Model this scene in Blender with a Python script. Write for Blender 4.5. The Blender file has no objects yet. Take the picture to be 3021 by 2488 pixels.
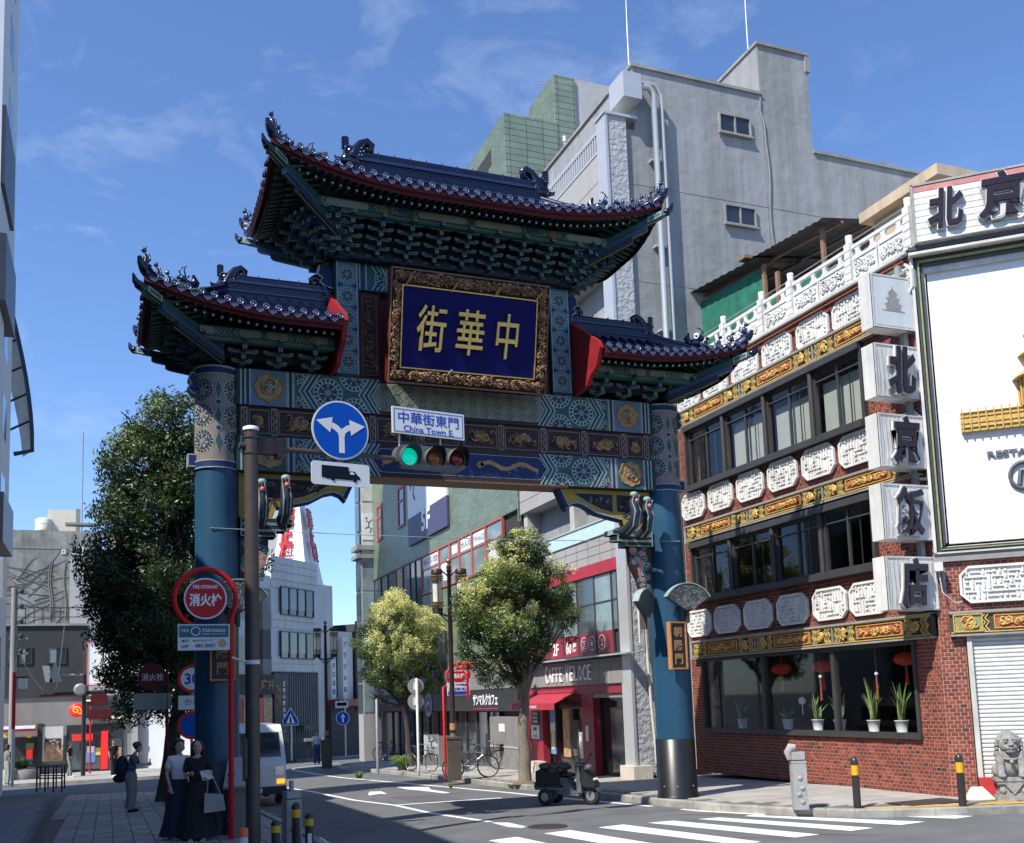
import bpy, math, random
from math import sin, cos, pi, radians, sqrt, hypot, atan2
from mathutils import Matrix, Vector, noise as mnoise
D = bpy.data; SC = bpy.context.scene; COL = SC.collection
# ---------------------------------------------------------------- camera
EYE = Vector((0, 0, 2.0)); F_PX = 2983.0; CX, CY = 1510.5, 1719.0
YAW, PITCH, ROLL = radians(21.87), radians(6.51), radians(-2.0)
_f0 = Vector((sin(YAW), cos(YAW), 0)); _r0 = Vector((cos(YAW), -sin(YAW), 0)); _u = Vector((0, 0, 1))
FWD = _f0*cos(PITCH) + _u*sin(PITCH); _up = _u*cos(PITCH) - _f0*sin(PITCH)
RGT = _r0*cos(ROLL) + _up*sin(ROLL); UPV = _up*cos(ROLL) - _r0*sin(ROLL)
cd = D.cameras.new('camera'); cam = D.objects.new('camera', cd); COL.objects.link(cam); SC.camera = cam
cd.sensor_width = 36; cd.lens = F_PX/3021*36; cd.shift_y = (CY-1244)/3021; cd.clip_start = .1; cd.clip_end = 3000
cam.matrix_world = Matrix((( RGT.x, UPV.x, -FWD.x, EYE.x), (RGT.y, UPV.y, -FWD.y, EYE.y), (RGT.z, UPV.z, -FWD.z, EYE.z), (0, 0, 0, 1)))
# ---------------------------------------------------------------- sky and sun
AZ, EL = radians(25), radians(50)              # sunlight travels towards +X turned 25 degrees to +Y
SUN_DIR = Vector((cos(EL)*cos(AZ), cos(EL)*sin(AZ), -sin(EL)))
w = D.worlds.new('World'); SC.world = w; w.use_nodes = True; nt = w.node_tree; nt.nodes.clear()
def N(nt, t, **k):
    n = nt.nodes.new(t)
    for a, b in k.items():
        if a.startswith('i_'): n.inputs[a[2:].replace('_', ' ')].default_value = b
        else: setattr(n, a, b)
    return n
out = N(nt, 'ShaderNodeOutputWorld'); bg = N(nt, 'ShaderNodeBackground', i_Strength=.10)
sky = N(nt, 'ShaderNodeTexSky', sky_type='NISHITA', sun_disc=False, sun_elevation=EL, air_density=1.0, dust_density=.25, ozone_density=2.6)
sky.sun_rotation = atan2(-SUN_DIR.x, -SUN_DIR.y)
tc = N(nt, 'ShaderNodeTexCoord'); mp = N(nt, 'ShaderNodeMapping'); mp.inputs['Rotation'].default_value = (0, radians(35), radians(-20)); mp.inputs['Scale'].default_value = (2.0, 2.0, 5.0)
n1 = N(nt, 'ShaderNodeTexNoise', i_Scale=2.6, i_Detail=10, i_Roughness=.66, i_Distortion=.5)
r1 = N(nt, 'ShaderNodeValToRGB'); r1.color_ramp.elements[0].position = .52; r1.color_ramp.elements[1].position = .92
n2 = N(nt, 'ShaderNodeTexNoise', i_Scale=1.1, i_Detail=2); r2 = N(nt, 'ShaderNodeValToRGB'); r2.color_ramp.elements[0].position = .44; r2.color_ramp.elements[1].position = .62
mu = N(nt, 'ShaderNodeMath', operation='MULTIPLY'); mu2 = N(nt, 'ShaderNodeMath', operation='MULTIPLY'); mu2.inputs[1].default_value = .42
mx = N(nt, 'ShaderNodeMixRGB'); mx.inputs[2].default_value = (7.2, 8.0, 9.2, 1)
tint = N(nt, 'ShaderNodeMixRGB', blend_type='MULTIPLY'); tint.inputs[0].default_value = 1; tint.inputs[2].default_value = (.93, 1.10, 1.38, 1)
L = nt.links.new
L(tc.outputs['Generated'], mp.inputs[0]); L(mp.outputs[0], n1.inputs[0]); L(tc.outputs['Generated'], n2.inputs[0]); L(n1.outputs[0], r1.inputs[0]); L(n2.outputs[0], r2.inputs[0])
L(r1.outputs[0], mu.inputs[0]); L(r2.outputs[0], mu.inputs[1]); L(mu.outputs[0], mu2.inputs[0]); L(mu2.outputs[0], mx.inputs[0]); L(sky.outputs[0], tint.inputs[1]); L(tint.outputs[0], mx.inputs[1]); L(mx.outputs[0], bg.inputs[0]); L(bg.outputs[0], out.inputs[0])
sd = D.lights.new('sun', 'SUN'); sd.energy = 4.4; sd.angle = radians(.53); sd.color = (1, .95, .87)
sun = D.objects.new('sun', sd); COL.objects.link(sun); sun.rotation_euler = SUN_DIR.to_track_quat('-Z', 'Y').to_euler()
vs = SC.view_settings; vs.view_transform = 'Standard'; vs.look = 'None'; vs.exposure = .65; vs.gamma = 1; vs.use_curve_mapping = False
SC.cycles.max_bounces = 6; SC.cycles.transparent_max_bounces = 12
random.seed(7); R = random.Random(11)
# ---------------------------------------------------------------- survey: sight lines met with real planes
K = 3021/2108
def ray(x, y): return FWD + RGT*((x-CX)/F_PX) - UPV*((y-CY)/F_PX)
def onY(x, y, Y): d = ray(x, y); return EYE + d*(Y/d.y)
def onX(x, y, X): d = ray(x, y); return EYE + d*(X/d.x)
SLOPE = .027
def gz(Y, dz=0): return dz - (SLOPE*(Y-17) if Y > 17 else 0)     # the street falls gently beyond the gate
def onG(x, y, dz=0):
    d = ray(x, y); p = EYE + d*((dz-2)/d.z)
    if p.y <= 17 and p.y > 0: return p
    return EYE + d*((dz-2+SLOPE*17)/(d.z+SLOPE*d.y))
# ---------------------------------------------------------------- materials
MATS = {}
def M(name, col, rough=.6, metal=0, var=.12, sc=3., bump=0., bsc=60., streak=0., emit=0., coat=0., spec=.5, grime=0., alpha=1.):
    if name in MATS: return MATS[name]
    m = D.materials.new(name); m.use_nodes = True; nt = m.node_tree; L = nt.links.new
    b = nt.nodes['Principled BSDF']; b.inputs['Roughness'].default_value = rough; b.inputs['Metallic'].default_value = metal
    b.inputs['Coat Weight'].default_value = coat; b.inputs['Specular IOR Level'].default_value = spec
    g = N(nt, 'ShaderNodeNewGeometry'); c = (*col, 1)
    if var > 0:
        no = N(nt, 'ShaderNodeTexNoise', i_Scale=sc, i_Detail=5, i_Roughness=.6); L(g.outputs['Position'], no.inputs['Vector'])
        mr = N(nt, 'ShaderNodeMapRange'); mr.inputs[1].default_value = .3; mr.inputs[2].default_value = .7; mr.inputs[3].default_value = 1-var; mr.inputs[4].default_value = 1+var
        L(no.outputs[0], mr.inputs[0]); mm = N(nt, 'ShaderNodeMixRGB', blend_type='MULTIPLY'); mm.inputs[0].default_value = 1; mm.inputs[1].default_value = c
        L(mr.outputs[0], mm.inputs[2]); src = mm.outputs[0]
        if streak > 0:
            mp = N(nt, 'ShaderNodeMapping'); mp.inputs['Scale'].default_value = (1, 1, .09); L(g.outputs['Position'], mp.inputs[0])
            s2 = N(nt, 'ShaderNodeTexNoise', i_Scale=2.6, i_Detail=6, i_Roughness=.7); L(mp.outputs[0], s2.inputs[0])
            cr = N(nt, 'ShaderNodeValToRGB'); cr.color_ramp.elements[0].position = .35; cr.color_ramp.elements[1].position = .6; v = 1-streak
            cr.color_ramp.elements[0].color = (v, v, v*.96, 1); L(s2.outputs[0], cr.inputs[0])
            m3 = N(nt, 'ShaderNodeMixRGB', blend_type='MULTIPLY'); m3.inputs[0].default_value = 1; L(src, m3.inputs[1]); L(cr.outputs[0], m3.inputs[2]); src = m3.outputs[0]
        if grime > 0:
            s3 = N(nt, 'ShaderNodeTexNoise', i_Scale=.8, i_Detail=8, i_Roughness=.75); L(g.outputs['Position'], s3.inputs[0])
            cr = N(nt, 'ShaderNodeValToRGB'); cr.color_ramp.elements[0].position = .38; cr.color_ramp.elements[1].position = .58; v = 1-grime
            cr.color_ramp.elements[0].color = (v, v, v, 1); L(s3.outputs[0], cr.inputs[0])
            m3 = N(nt, 'ShaderNodeMixRGB', blend_type='MULTIPLY'); m3.inputs[0].default_value = 1; L(src, m3.inputs[1]); L(cr.outputs[0], m3.inputs[2]); src = m3.outputs[0]
        L(src, b.inputs['Base Color'])
        if emit: L(src, b.inputs['Emission Color'])
    else:
        b.inputs['Base Color'].default_value = c; b.inputs['Emission Color'].default_value = c
    b.inputs['Emission Strength'].default_value = emit
    if bump > 0:
        nb = N(nt, 'ShaderNodeTexNoise', i_Scale=bsc, i_Detail=4); L(g.outputs['Position'], nb.inputs['Vector'])
        bp = N(nt, 'ShaderNodeBump', i_Strength=min(1, bump), i_Distance=.02*max(1, bump)); L(nb.outputs[0], bp.inputs['Height']); L(bp.outputs[0], b.inputs['Normal'])
    MATS[name] = m; return m
def Mglass(name, tint=(.55, .6, .6), refl=.14, rough=.03):
    m = D.materials.new(name); m.use_nodes = True; nt = m.node_tree; L = nt.links.new; nt.nodes.clear()
    o = N(nt, 'ShaderNodeOutputMaterial'); t = N(nt, 'ShaderNodeBsdfTransparent'); t.inputs[0].default_value = (*tint, 1)
    g = N(nt, 'ShaderNodeBsdfGlossy'); g.inputs['Roughness'].default_value = rough; g.inputs[0].default_value = (.9, .95, 1, 1)
    lf = N(nt, 'ShaderNodeLayerWeight'); lf.inputs[0].default_value = .5; lw = N(nt, 'ShaderNodeMath', operation='POWER'); L(lf.outputs['Facing'], lw.inputs[0]); lw.inputs[1].default_value = 3.2; ad = N(nt, 'ShaderNodeMath', operation='MULTIPLY_ADD'); ad.inputs[1].default_value = .7; ad.inputs[2].default_value = refl; ad.use_clamp = True
    mx = N(nt, 'ShaderNodeMixShader'); L(lw.outputs[0], ad.inputs[0]); L(ad.outputs[0], mx.inputs[0]); L(t.outputs[0], mx.inputs[1]); L(g.outputs[0], mx.inputs[2]); L(mx.outputs[0], o.inputs[0])
    MATS[name] = m; return m
def Mbrickshader(name, c1, c2, mort, sx, sy, axis='YZ', msize=.03, bump=.4, rough=.5, offset=.5, grime=0):
    """tile or block cladding too far off to pick the pieces apart: joints at true size on world coordinates"""
    m = D.materials.new(name); m.use_nodes = True; nt = m.node_tree; L = nt.links.new; b = nt.nodes['Principled BSDF']; b.inputs['Roughness'].default_value = rough
    g = N(nt, 'ShaderNodeNewGeometry'); sp = N(nt, 'ShaderNodeSeparateXYZ'); cb = N(nt, 'ShaderNodeCombineXYZ'); L(g.outputs['Position'], sp.inputs[0])
    if axis == 'SZ':
        ad = N(nt, 'ShaderNodeMath', operation='ADD'); L(sp.outputs['X'], ad.inputs[0]); L(sp.outputs['Y'], ad.inputs[1]); L(ad.outputs[0], cb.inputs['X'])
    else: L(sp.outputs[axis[0]], cb.inputs['X'])
    L(sp.outputs[axis[1]], cb.inputs['Y'])
    bt = N(nt, 'ShaderNodeTexBrick', offset=offset); L(cb.outputs[0], bt.inputs['Vector'])
    bt.inputs['Color1'].default_value = (*c1, 1); bt.inputs['Color2'].default_value = (*c2, 1); bt.inputs['Mortar'].default_value = (*mort, 1)
    bt.inputs['Scale'].default_value = 1; bt.inputs['Brick Width'].default_value = sx; bt.inputs['Row Height'].default_value = sy; bt.inputs['Mortar Size'].default_value = msize*min(sx, sy); bt.inputs['Mortar Smooth'].default_value = .1
    no = N(nt, 'ShaderNodeTexNoise', i_Scale=1.2, i_Detail=6, i_Roughness=.7); L(g.outputs['Position'], no.inputs['Vector']); mr = N(nt, 'ShaderNodeMapRange'); mr.inputs[1].default_value = .3; mr.inputs[2].default_value = .7; mr.inputs[3].default_value = .8-grime; mr.inputs[4].default_value = 1.15
    L(no.outputs[0], mr.inputs[0]); mm = N(nt, 'ShaderNodeMixRGB', blend_type='MULTIPLY'); mm.inputs[0].default_value = 1; L(bt.outputs['Color'], mm.inputs[1]); L(mr.outputs[0], mm.inputs[2]); L(mm.outputs[0], b.inputs['Base Color'])
    bp = N(nt, 'ShaderNodeBump', i_Strength=bump, i_Distance=.01); bp.invert = True; L(bt.outputs['Fac'], bp.inputs['Height']); L(bp.outputs[0], b.inputs['Normal'])
    MATS[name] = m; return m
# ---------------------------------------------------------------- mesh building
class MB:
    def __init__(s, M0=None): s.v = []; s.f = []; s.m = []; s.sm = []; s.mats = []; s.M = M0 or Matrix.Identity(4)
    def mi(s, mat):
        mat = MATS[mat] if isinstance(mat, str) else mat
        if mat not in s.mats: s.mats.append(mat)
        return s.mats.index(mat)
    def add(s, vs, fs, mat, smooth=False):
        o = len(s.v); i = s.mi(mat); T = s.M
        s.v += [tuple(T @ Vector(v)) for v in vs]
        s.f += [tuple(a+o for a in f) for f in fs]; s.m += [i]*len(fs); s.sm += [smooth]*len(fs)
    def box(s, x0, x1, y0, y1, z0, z1, mat):
        s.add([(x0,y0,z0),(x1,y0,z0),(x1,y1,z0),(x0,y1,z0),(x0,y0,z1),(x1,y0,z1),(x1,y1,z1),(x0,y1,z1)],
              [(0,3,2,1),(4,5,6,7),(0,1,5,4),(1,2,6,5),(2,3,7,6),(3,0,4,7)], mat)
    def cbox(s, c, sz, mat, rot=None):
        T = s.M; s.M = T @ Matrix.Translation(c) @ (rot or Matrix.Identity(4)); a, b, h = sz[0]/2, sz[1]/2, sz[2]/2
        s.box(-a, a, -b, b, -h, h, mat); s.M = T
    def tube(s, pts, r, mat, n=6, cap=True, smooth=True):
        pts = [Vector(p) for p in pts]; rs = r if isinstance(r, (list, tuple)) else [r]*len(pts); vs = []; fs = []; prev = None
        for i, p in enumerate(pts):
            d = (pts[min(i+1, len(pts)-1)] - pts[max(i-1, 0)])
            if d.length < 1e-9: d = Vector((0, 0, 1))
            d.normalize()
            if prev is None: a = d.orthogonal().normalized()
            else:
                a = prev - d*prev.dot(d); a = a.normalized() if a.length > 1e-6 else d.orthogonal().normalized()
            prev = a; b = d.cross(a)
            for k in range(n):
                t = 2*pi*k/n; vs.append(tuple(p + (a*cos(t) + b*sin(t))*rs[i]))
        for i in range(len(pts)-1):
            for k in range(n): fs.append((i*n+k, i*n+(k+1) % n, (i+1)*n+(k+1) % n, (i+1)*n+k))
        s.add(vs, fs, mat, smooth)
        if cap:
            s.add(vs[:n], [tuple(range(n-1, -1, -1))], mat); s.add(vs[-n:], [tuple(range(n))], mat)
    def cyl(s, x, y, z0, z1, r, mat, n=16, r2=None): s.tube([(x, y, z0), (x, y, z1)], [r, r if r2 is None else r2], mat, n)
    def lathe(s, prof, mat, c=(0, 0, 0), n=16, smooth=True, ax='Z'):
        vs = []; fs = []
        for r, z in prof:
            for k in range(n):
                t = 2*pi*k/n; a, b = r*cos(t), r*sin(t)
                vs.append((c[0]+a, c[1]+b, c[2]+z) if ax == 'Z' else (c[0]+a, c[1]+z, c[2]+b))
        for i in range(len(prof)-1):
            for k in range(n): fs.append((i*n+k, i*n+(k+1) % n, (i+1)*n+(k+1) % n, (i+1)*n+k))
        s.add(vs, fs, mat, smooth); s.add(vs[:n], [tuple(range(n-1, -1, -1))], mat); s.add(vs[-n:], [tuple(range(n))], mat)
    def ball(s, c, r, mat, n=8, sz=(1, 1, 1)):
        pr = [(max(1e-4, cos(t)), sin(t)) for t in [(-pi/2) + pi*i/(n//2+1) for i in range(n//2+2)]]
        T = s.M; s.M = T @ Matrix.Translation(c) @ Matrix.Diagonal((r*sz[0], r*sz[1], r*sz[2], 1)); s.lathe(pr, mat, n=n); s.M = T
    def prism(s, poly, y0, y1, mat, side=None):
        """poly in the X-Z plane (s, z), pushed along Y from y0 to y1"""
        n = len(poly); vs = [(p[0], y0, p[1]) for p in poly] + [(p[0], y1, p[1]) for p in poly]
        s.add(vs, [tuple(range(n)), tuple(range(2*n-1, n-1, -1))], mat); s.add(vs, [(i, i+n, (i+1) % n+n, (i+1) % n) for i in range(n)], side or mat)
    def hprism(s, poly, z0, z1, mat, side=None):
        n = len(poly); vs = [(p[0], p[1], z0) for p in poly] + [(p[0], p[1], z1) for p in poly]
        s.add(vs, [tuple(range(n-1, -1, -1)), tuple(range(n, 2*n))], mat); s.add(vs, [(i, (i+1) % n, (i+1) % n+n, i+n) for i in range(n)], side or mat)
    def frame(s, x0, x1, z0, z1, w, y0, y1, mat):
        s.box(x0, x1, y0, y1, z0, z0+w, mat); s.box(x0, x1, y0, y1, z1-w, z1, mat); s.box(x0, x0+w, y0, y1, z0+w, z1-w, mat); s.box(x1-w, x1, y0, y1, z0+w, z1-w, mat)
    def line(s, pts, w, y0, y1, mat, closed=False):
        """flat band of width w drawn along pts in the X-Z plane"""
        n = len(pts); q = []
        for i in range(n):
            a = pts[(i-1) % n] if (i or closed) else pts[0]; b = pts[(i+1) % n] if (i < n-1 or closed) else pts[-1]
            d = Vector((b[0]-a[0], b[1]-a[1])); d = d.normalized() if d.length > 0 else Vector((1, 0)); q.append((-d.y*w/2, d.x*w/2))
        for i in range(n if closed else n-1):
            j = (i+1) % n; A, B = pts[i], pts[j]; a, b = q[i], q[j]
            vs = [(A[0]-a[0], y0, A[1]-a[1]), (B[0]-b[0], y0, B[1]-b[1]), (B[0]+b[0], y0, B[1]+b[1]), (A[0]+a[0], y0, A[1]+a[1])]
            if y1 is None: s.add(vs, [(0, 1, 2, 3)], mat)
            else: s.add(vs + [(v[0], y1, v[2]) for v in vs], [(0,1,2,3),(7,6,5,4),(0,4,5,1),(2,6,7,3),(1,5,6,2),(3,7,4,0)], mat)
    def disc(s, x, z, r, y, mat, n=16, a0=0): s.add([(x+r*cos(a0+2*pi*k/n), y, z+r*sin(a0+2*pi*k/n)) for k in range(n)], [tuple(range(n))], mat)
    def text(s, st, x, z, wd, ht, y, dep, mat, off=0., keep=False, shear=0.):
        v, f = glyph(st, off, shear)
        xs = [p[0] for p in v]; ys = [p[1] for p in v]; bx, by = min(xs), min(ys); W, H = max(xs)-bx, max(ys)-by
        sx, sy = wd/W, (ht/H if ht else wd/W)
        s.add([(x+(p[0]-bx-W/2)*sx, y-p[2]*dep, z+(p[1]-by-H/2)*sy) for p in v], f, mat)
    def build(s, name, parent=None, mesh=None, **props):
        if mesh is None:
            mesh = D.meshes.new(name); mesh.from_pydata(s.v, [], s.f)
            for m in s.mats: mesh.materials.append(m)
            mesh.polygons.foreach_set('material_index', s.m); mesh.polygons.foreach_set('use_smooth', s.sm); mesh.update()
        o = D.objects.new(name, mesh); COL.objects.link(o)
        if parent is not None: attach(o, parent)
        for k, v in props.items(): o[k] = v
        return o
_gl = {}
def glyph(st, off=0., shear=0.):
    key = (st, off, shear)
    if key not in _gl:
        c = D.curves.new('t', 'FONT'); c.body = st; c.size = 1; c.extrude = .5; c.offset = off; c.shear = shear; c.resolution_u = 2
        o = D.objects.new('t', c); COL.objects.link(o); bpy.context.view_layer.update()
        m = D.meshes.new_from_object(o.evaluated_get(bpy.context.evaluated_depsgraph_get()))
        _gl[key] = ([tuple(p.co) for p in m.vertices], [tuple(p.vertices) for p in m.polygons]); D.objects.remove(o); D.curves.remove(c); D.meshes.remove(m)
    return _gl[key]
WM = {}
def attach(o, parent): o.parent = parent; o.matrix_parent_inverse = WM[parent.name].inverted() if parent.name in WM else Matrix.Identity(4)
def thing(name, label, cat, loc=(0, 0, 0), rz=0, group=None, kind=None):
    o = D.objects.new(name, None); COL.objects.link(o); o.location = loc; o.rotation_euler = (0, 0, rz); o.empty_display_size = .2
    o['label'] = label; o['category'] = cat
    if group: o['group'] = group
    WM[o.name] = Matrix.Translation(loc) @ Matrix.Rotation(rz, 4, 'Z'); return o
def tag(o, label, cat, group=None): 
    o['label'] = label; o['category'] = cat
    if group: o['group'] = group
    return o
def dup(root, loc, rz=0, label=None, sc=None):
    def cp(o, par):
        c = o.copy(); COL.objects.link(c)
        if par: c.parent = par
        for ch in [k for k in KIDS.get(o.name, [])]: cp(ch, c)
        return c
    if root.name not in KIDS or True:
        KIDS.clear()
        for o in D.objects:
            if o.parent: KIDS.setdefault(o.parent.name, []).append(o)
    r = cp(root, None); r.location = loc; r.rotation_euler = (0, 0, rz)
    if sc: r.scale = sc
    if label: r['label'] = label
    WM[r.name] = Matrix.Translation(loc) @ Matrix.Rotation(rz, 4, 'Z'); return r
KIDS = {}
def inst(mesh, name, parent, mat4, **props):
    """a part that shares its mesh; mat4 is its place in the world"""
    o = D.objects.new(name, mesh); COL.objects.link(o)
    if parent is not None: attach(o, parent)
    o.matrix_basis = mat4
    for k, v in props.items(): o[k] = v
    return o
class Fac:
    """a building face: s runs to the right along it, d into the wall, z up"""
    def __init__(s, x, y, deg): s.x, s.y, s.a = x, y, radians(deg); s.M = Matrix.Translation((x, y, 0)) @ Matrix.Rotation(s.a, 4, 'Z')
    def mb(s): return MB(s.M)
    def at(s, px, py):
        d = ray(px, py); n = Vector((-sin(s.a), cos(s.a), 0)); t = (Vector((s.x, s.y, 0))-EYE).dot(n)/d.dot(n); P = EYE + d*t
        return ((P.x-s.x)*cos(s.a) + (P.y-s.y)*sin(s.a), P.z)
    def w(s, a, d, z): return s.M @ Vector((a, d, z))
def T3(x, y, z): return Matrix.Translation((x, y, z))
def RZ(a): return Matrix.Rotation(a, 4, 'Z')
# ================================================================ materials
M('asphalt', (.135, .137, .140), .9, var=.16, sc=1.1, bump=.6, bsc=110, grime=.16)
M('asphalt_base', (.09, .09, .09), .9)
M('paint_white', (.72, .73, .72), .7, var=.08, sc=9, bump=.2, grime=.08)
M('joint', (.13, .125, .115), .95)
M('slab', (.40, .375, .34), .85, var=.12, sc=2.2, bump=.3, bsc=90, grime=.18)
M('slab2', (.35, .335, .31), .85, var=.12, sc=2.2, bump=.3, bsc=90, grime=.15)
M('block', (.27, .27, .28), .85, var=.15, sc=6, bump=.2, grime=.1)
M('block2', (.21, .215, .23), .85, var=.15, sc=6, bump=.2)
M('darkstrip', (.06, .06, .065), .8)
M('kerbstone', (.33, .32, .28), .9, var=.2, sc=4, bump=.6, bsc=40, grime=.35)
M('yellow_tactile', (.55, .33, .06), .8, var=.12, sc=8, grime=.15)
M('iron', (.06, .05, .045), .6, metal=.3, bump=.3)
M('dirt', (.16, .11, .07), .95, bump=1)
M('weed', (.10, .16, .03), .7)
# ================================================================ ground, street, pavements
def struct(o): o['kind'] = 'structure'; return o
def sheet(name, xs, ys, z, mat):
    mb = MB(); nx = len(xs)
    vs = [(x, y, gz(y, z)) for y in ys for x in xs]
    mb.add(vs, [(j*nx+i, j*nx+i+1, (j+1)*nx+i+1, (j+1)*nx+i) for j in range(len(ys)-1) for i in range(nx-1)], mat)
    return struct(mb.build(name))
sheet('ground', [-900, -60, 60, 900], [-300, 0, 17, 200], -.22, 'asphalt_base')
far_z = gz(200, -.22); mb = MB(); mb.add([(-900, 200, far_z), (900, 200, far_z), (900, 1500, far_z), (-900, 1500, far_z)], [(0, 1, 2, 3)], 'asphalt_base'); struct(mb.build('ground'))
sheet('road', [-40, 0, 60], [-20, 0, 17, 120], -.13, 'asphalt')
def poly_slab(name, poly, z0, z1, mat, side):
    """pavement of any outline; cut at y = 17 where the slope starts by giving points there"""
    mb = MB(); n = len(poly)
    mb.add([(x, y, gz(y, z1)) for x, y in poly], [tuple(range(n))], mat)
    mb.add([(x, y, gz(y, z0)) for x, y in poly] + [(x, y, gz(y, z1)) for x, y in poly], [(i, (i+1) % n, (i+1) % n+n, i+n) for i in range(n)], side)
    return struct(mb.build(name))
KR = [(30, 4.6), (13.9, 12.35), (12.4, 12.95), (11.3, 13.55), (10.75, 14.3), (10.1, 15.6), (9.8, 17)]
KR2 = [(9.8, 17), (9.8, 22), (9.85, 30), (9.9, 38), (9.7, 43), (9.8, 46.5), (10.6, 49), (12.6, 50.8), (16, 51.6), (45, 51.6)]
poly_slab('pavement', [(45, 17), (45, 4.6)] + KR, -.2, -.014, 'joint', 'kerbstone')
poly_slab('pavement', KR2 + [(45, 17)], -.2, -.014, 'joint', 'kerbstone')
KL = [(3.0, 17), (3.0, 14.6), (2.7, 13.6), (1.5, 12.8), (-12, 12.6)]
poly_slab('pavement', [(-12, 17)] + KL[::1][:0] + [(-12, 12.6), (1.5, 12.8), (2.7, 13.6), (3.0, 14.6), (3.0, 17)], -.2, -.014, 'joint', 'kerbstone')
poly_slab('pavement', [(-12, 17), (3.0, 17), (3.0, 30), (2.2, 33), (.4, 34), (-12, 34.3)], -.2, -.014, 'joint', 'kerbstone')
poly_slab('pavement', [(-14, 47), (2.6, 47), (4.4, 49), (4.6, 55), (4.6, 90), (-14, 90)], -.2, 0, 'slab2', 'kerbstone')
poly_slab('pavement', [(8.0, 64.5), (9, 62), (30, 60), (45, 60), (45, 100), (8, 100)], -.2, 0, 'slab', 'kerbstone')
def inside(x, y, P):
    c = False; n = len(P)
    for i in range(n):
        x1, y1 = P[i]; x2, y2 = P[(i+1) % n]
        if (y1 > y) != (y2 > y) and x < (x2-x1)*(y-y1)/(y2-y1)+x1: c = not c
    return c
def paving(name, P, x0, x1, y0, y1, sx, sy, mats, gap=.008, brk=True, rot=0, near=0, holes=()):
    """slabs laid one by one; each stands 14 mm over the dark joint bed"""
    mb = MB(); j = 0; y = y0
    while y < y1:
        x = x0 + (sx/2 if (j % 2 and brk) else 0)
        while x < x1:
            q = [(x+gap, y+gap), (x+sx-gap, y+gap), (x+sx-gap, y+sy-gap), (x+gap, y+sy-gap)]
            if rot: q = [(a*cos(rot)-b*sin(rot), a*sin(rot)+b*cos(rot)) for a, b in q]
            if all(inside(a, b, P) for a, b in q) and not any(inside(q[0][0], q[0][1], h) for h in holes):
                h = R.uniform(-.0015, .0015); t = [(a, b, gz(b, h)) for a, b in q]; u = [(a, b, gz(b, -.016)) for a, b in q]
                mb.add(u+t, [(4,5,6,7),(0,1,5,4),(1,2,6,5),(2,3,7,6),(3,0,4,7)], R.choice(mats))
            x += sx
        y += sy; j += 1
    o = mb.build(name); o['kind'] = 'stuff'; return o
PR = [(45, 4.6)] + KR[1:] + KR2[1:]
PRin = [(x+.16, y+.05) if x < 14 else (x, y-.2 if y > 45 else y+.25) for x, y in PR]
tact = [(11.6, 13.9), (13.3, 13.35), (14.4, 13.05), (20, 10.2), (20, 9.5), (14.2, 12.45), (12.4, 13.35), (11.5, 13.75)]
sl = paving('paving_slab', PRin, 9.9, 18, 11.5, 34, .6, .3, ['slab', 'slab', 'slab2'], holes=[tact]); sl['kind'] = 'stuff'
paving('paving_slab', PRin, 9.9, 16, 34, 51, .6, .6, ['slab', 'slab2'])
PL = [(-9, 12.9), (1.5, 12.95), (2.55, 13.75), (2.84, 14.6), (2.84, 30), (2.1, 32.8), (.4, 33.8), (-9, 34)]
paving('paving_slab', [(-.86, 12.9)] + PL[1:-1] + [(-1.33, 34)], -1.4, 3, 12.9, 34, .3, .3, ['slab2', 'block'], brk=False)
paving('paving_block', [(-9, 12.9), (-1.02, 12.9), (-1.5, 34), (-9, 34)], -9, -1, 12.9, 31, .22, .11, ['block', 'block2'], gap=.005)
mb = MB(); mb.add([(-1.0, 12.9, -.002), (-.88, 12.9, -.002), (-.95, 17, -.002), (-1.1, 17, -.002), (-1.5, 34, gz(34, -.002)), (-1.33, 34, gz(34, -.002))], [(0, 1, 2, 3), (3, 2, 5, 4)], 'darkstrip'); struct(mb.build('drain_strip'))
# kerb stones, each its own piece
def kerbs(P, name, side, ln=.6, top=.004, wid=.15):
    root = D.objects.new(name, None); COL.objects.link(root); root['kind'] = 'structure'; sh = []
    for a, b in zip(P[:-1], P[1:]):
        A, B = Vector(a), Vector(b); L_ = (B-A).length; k = max(1, round(L_/ln)); u = (B-A).normalized(); nn = Vector((u.y, -u.x))*side
        for i in range(k):
            p, q = A+u*(L_*i/k+.006)-nn*.008, A+u*(L_*(i+1)/k-.006)-nn*.008; t = top + R.uniform(-.003, .003); mb = MB()
            pts = [p, q, q+nn*wid, p+nn*wid]
            vs = [(v.x, v.y, gz(v.y, -.2)) for v in pts] + [(v.x, v.y, gz(v.y, t-.02)) for v in pts[:2]] + [(v.x, v.y, gz(v.y, t)) for v in (p+nn*.02, q+nn*.02, pts[2], pts[3])]
            mb.add(vs, [(0, 1, 5, 4), (4, 5, 7, 6), (6, 7, 8, 9), (0, 4, 6, 9, 3), (1, 2, 8, 7, 5)], 'kerbstone'); mb.build('kerb_stone', root)
kerbs(KR[1:], 'kerb', 1); kerbs(KR2[:-1], 'kerb', 1); kerbs([(1.5, 12.8), (2.7, 13.6), (3.0, 14.6), (3.0, 17), (3.0, 30)], 'kerb', -1)
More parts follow.
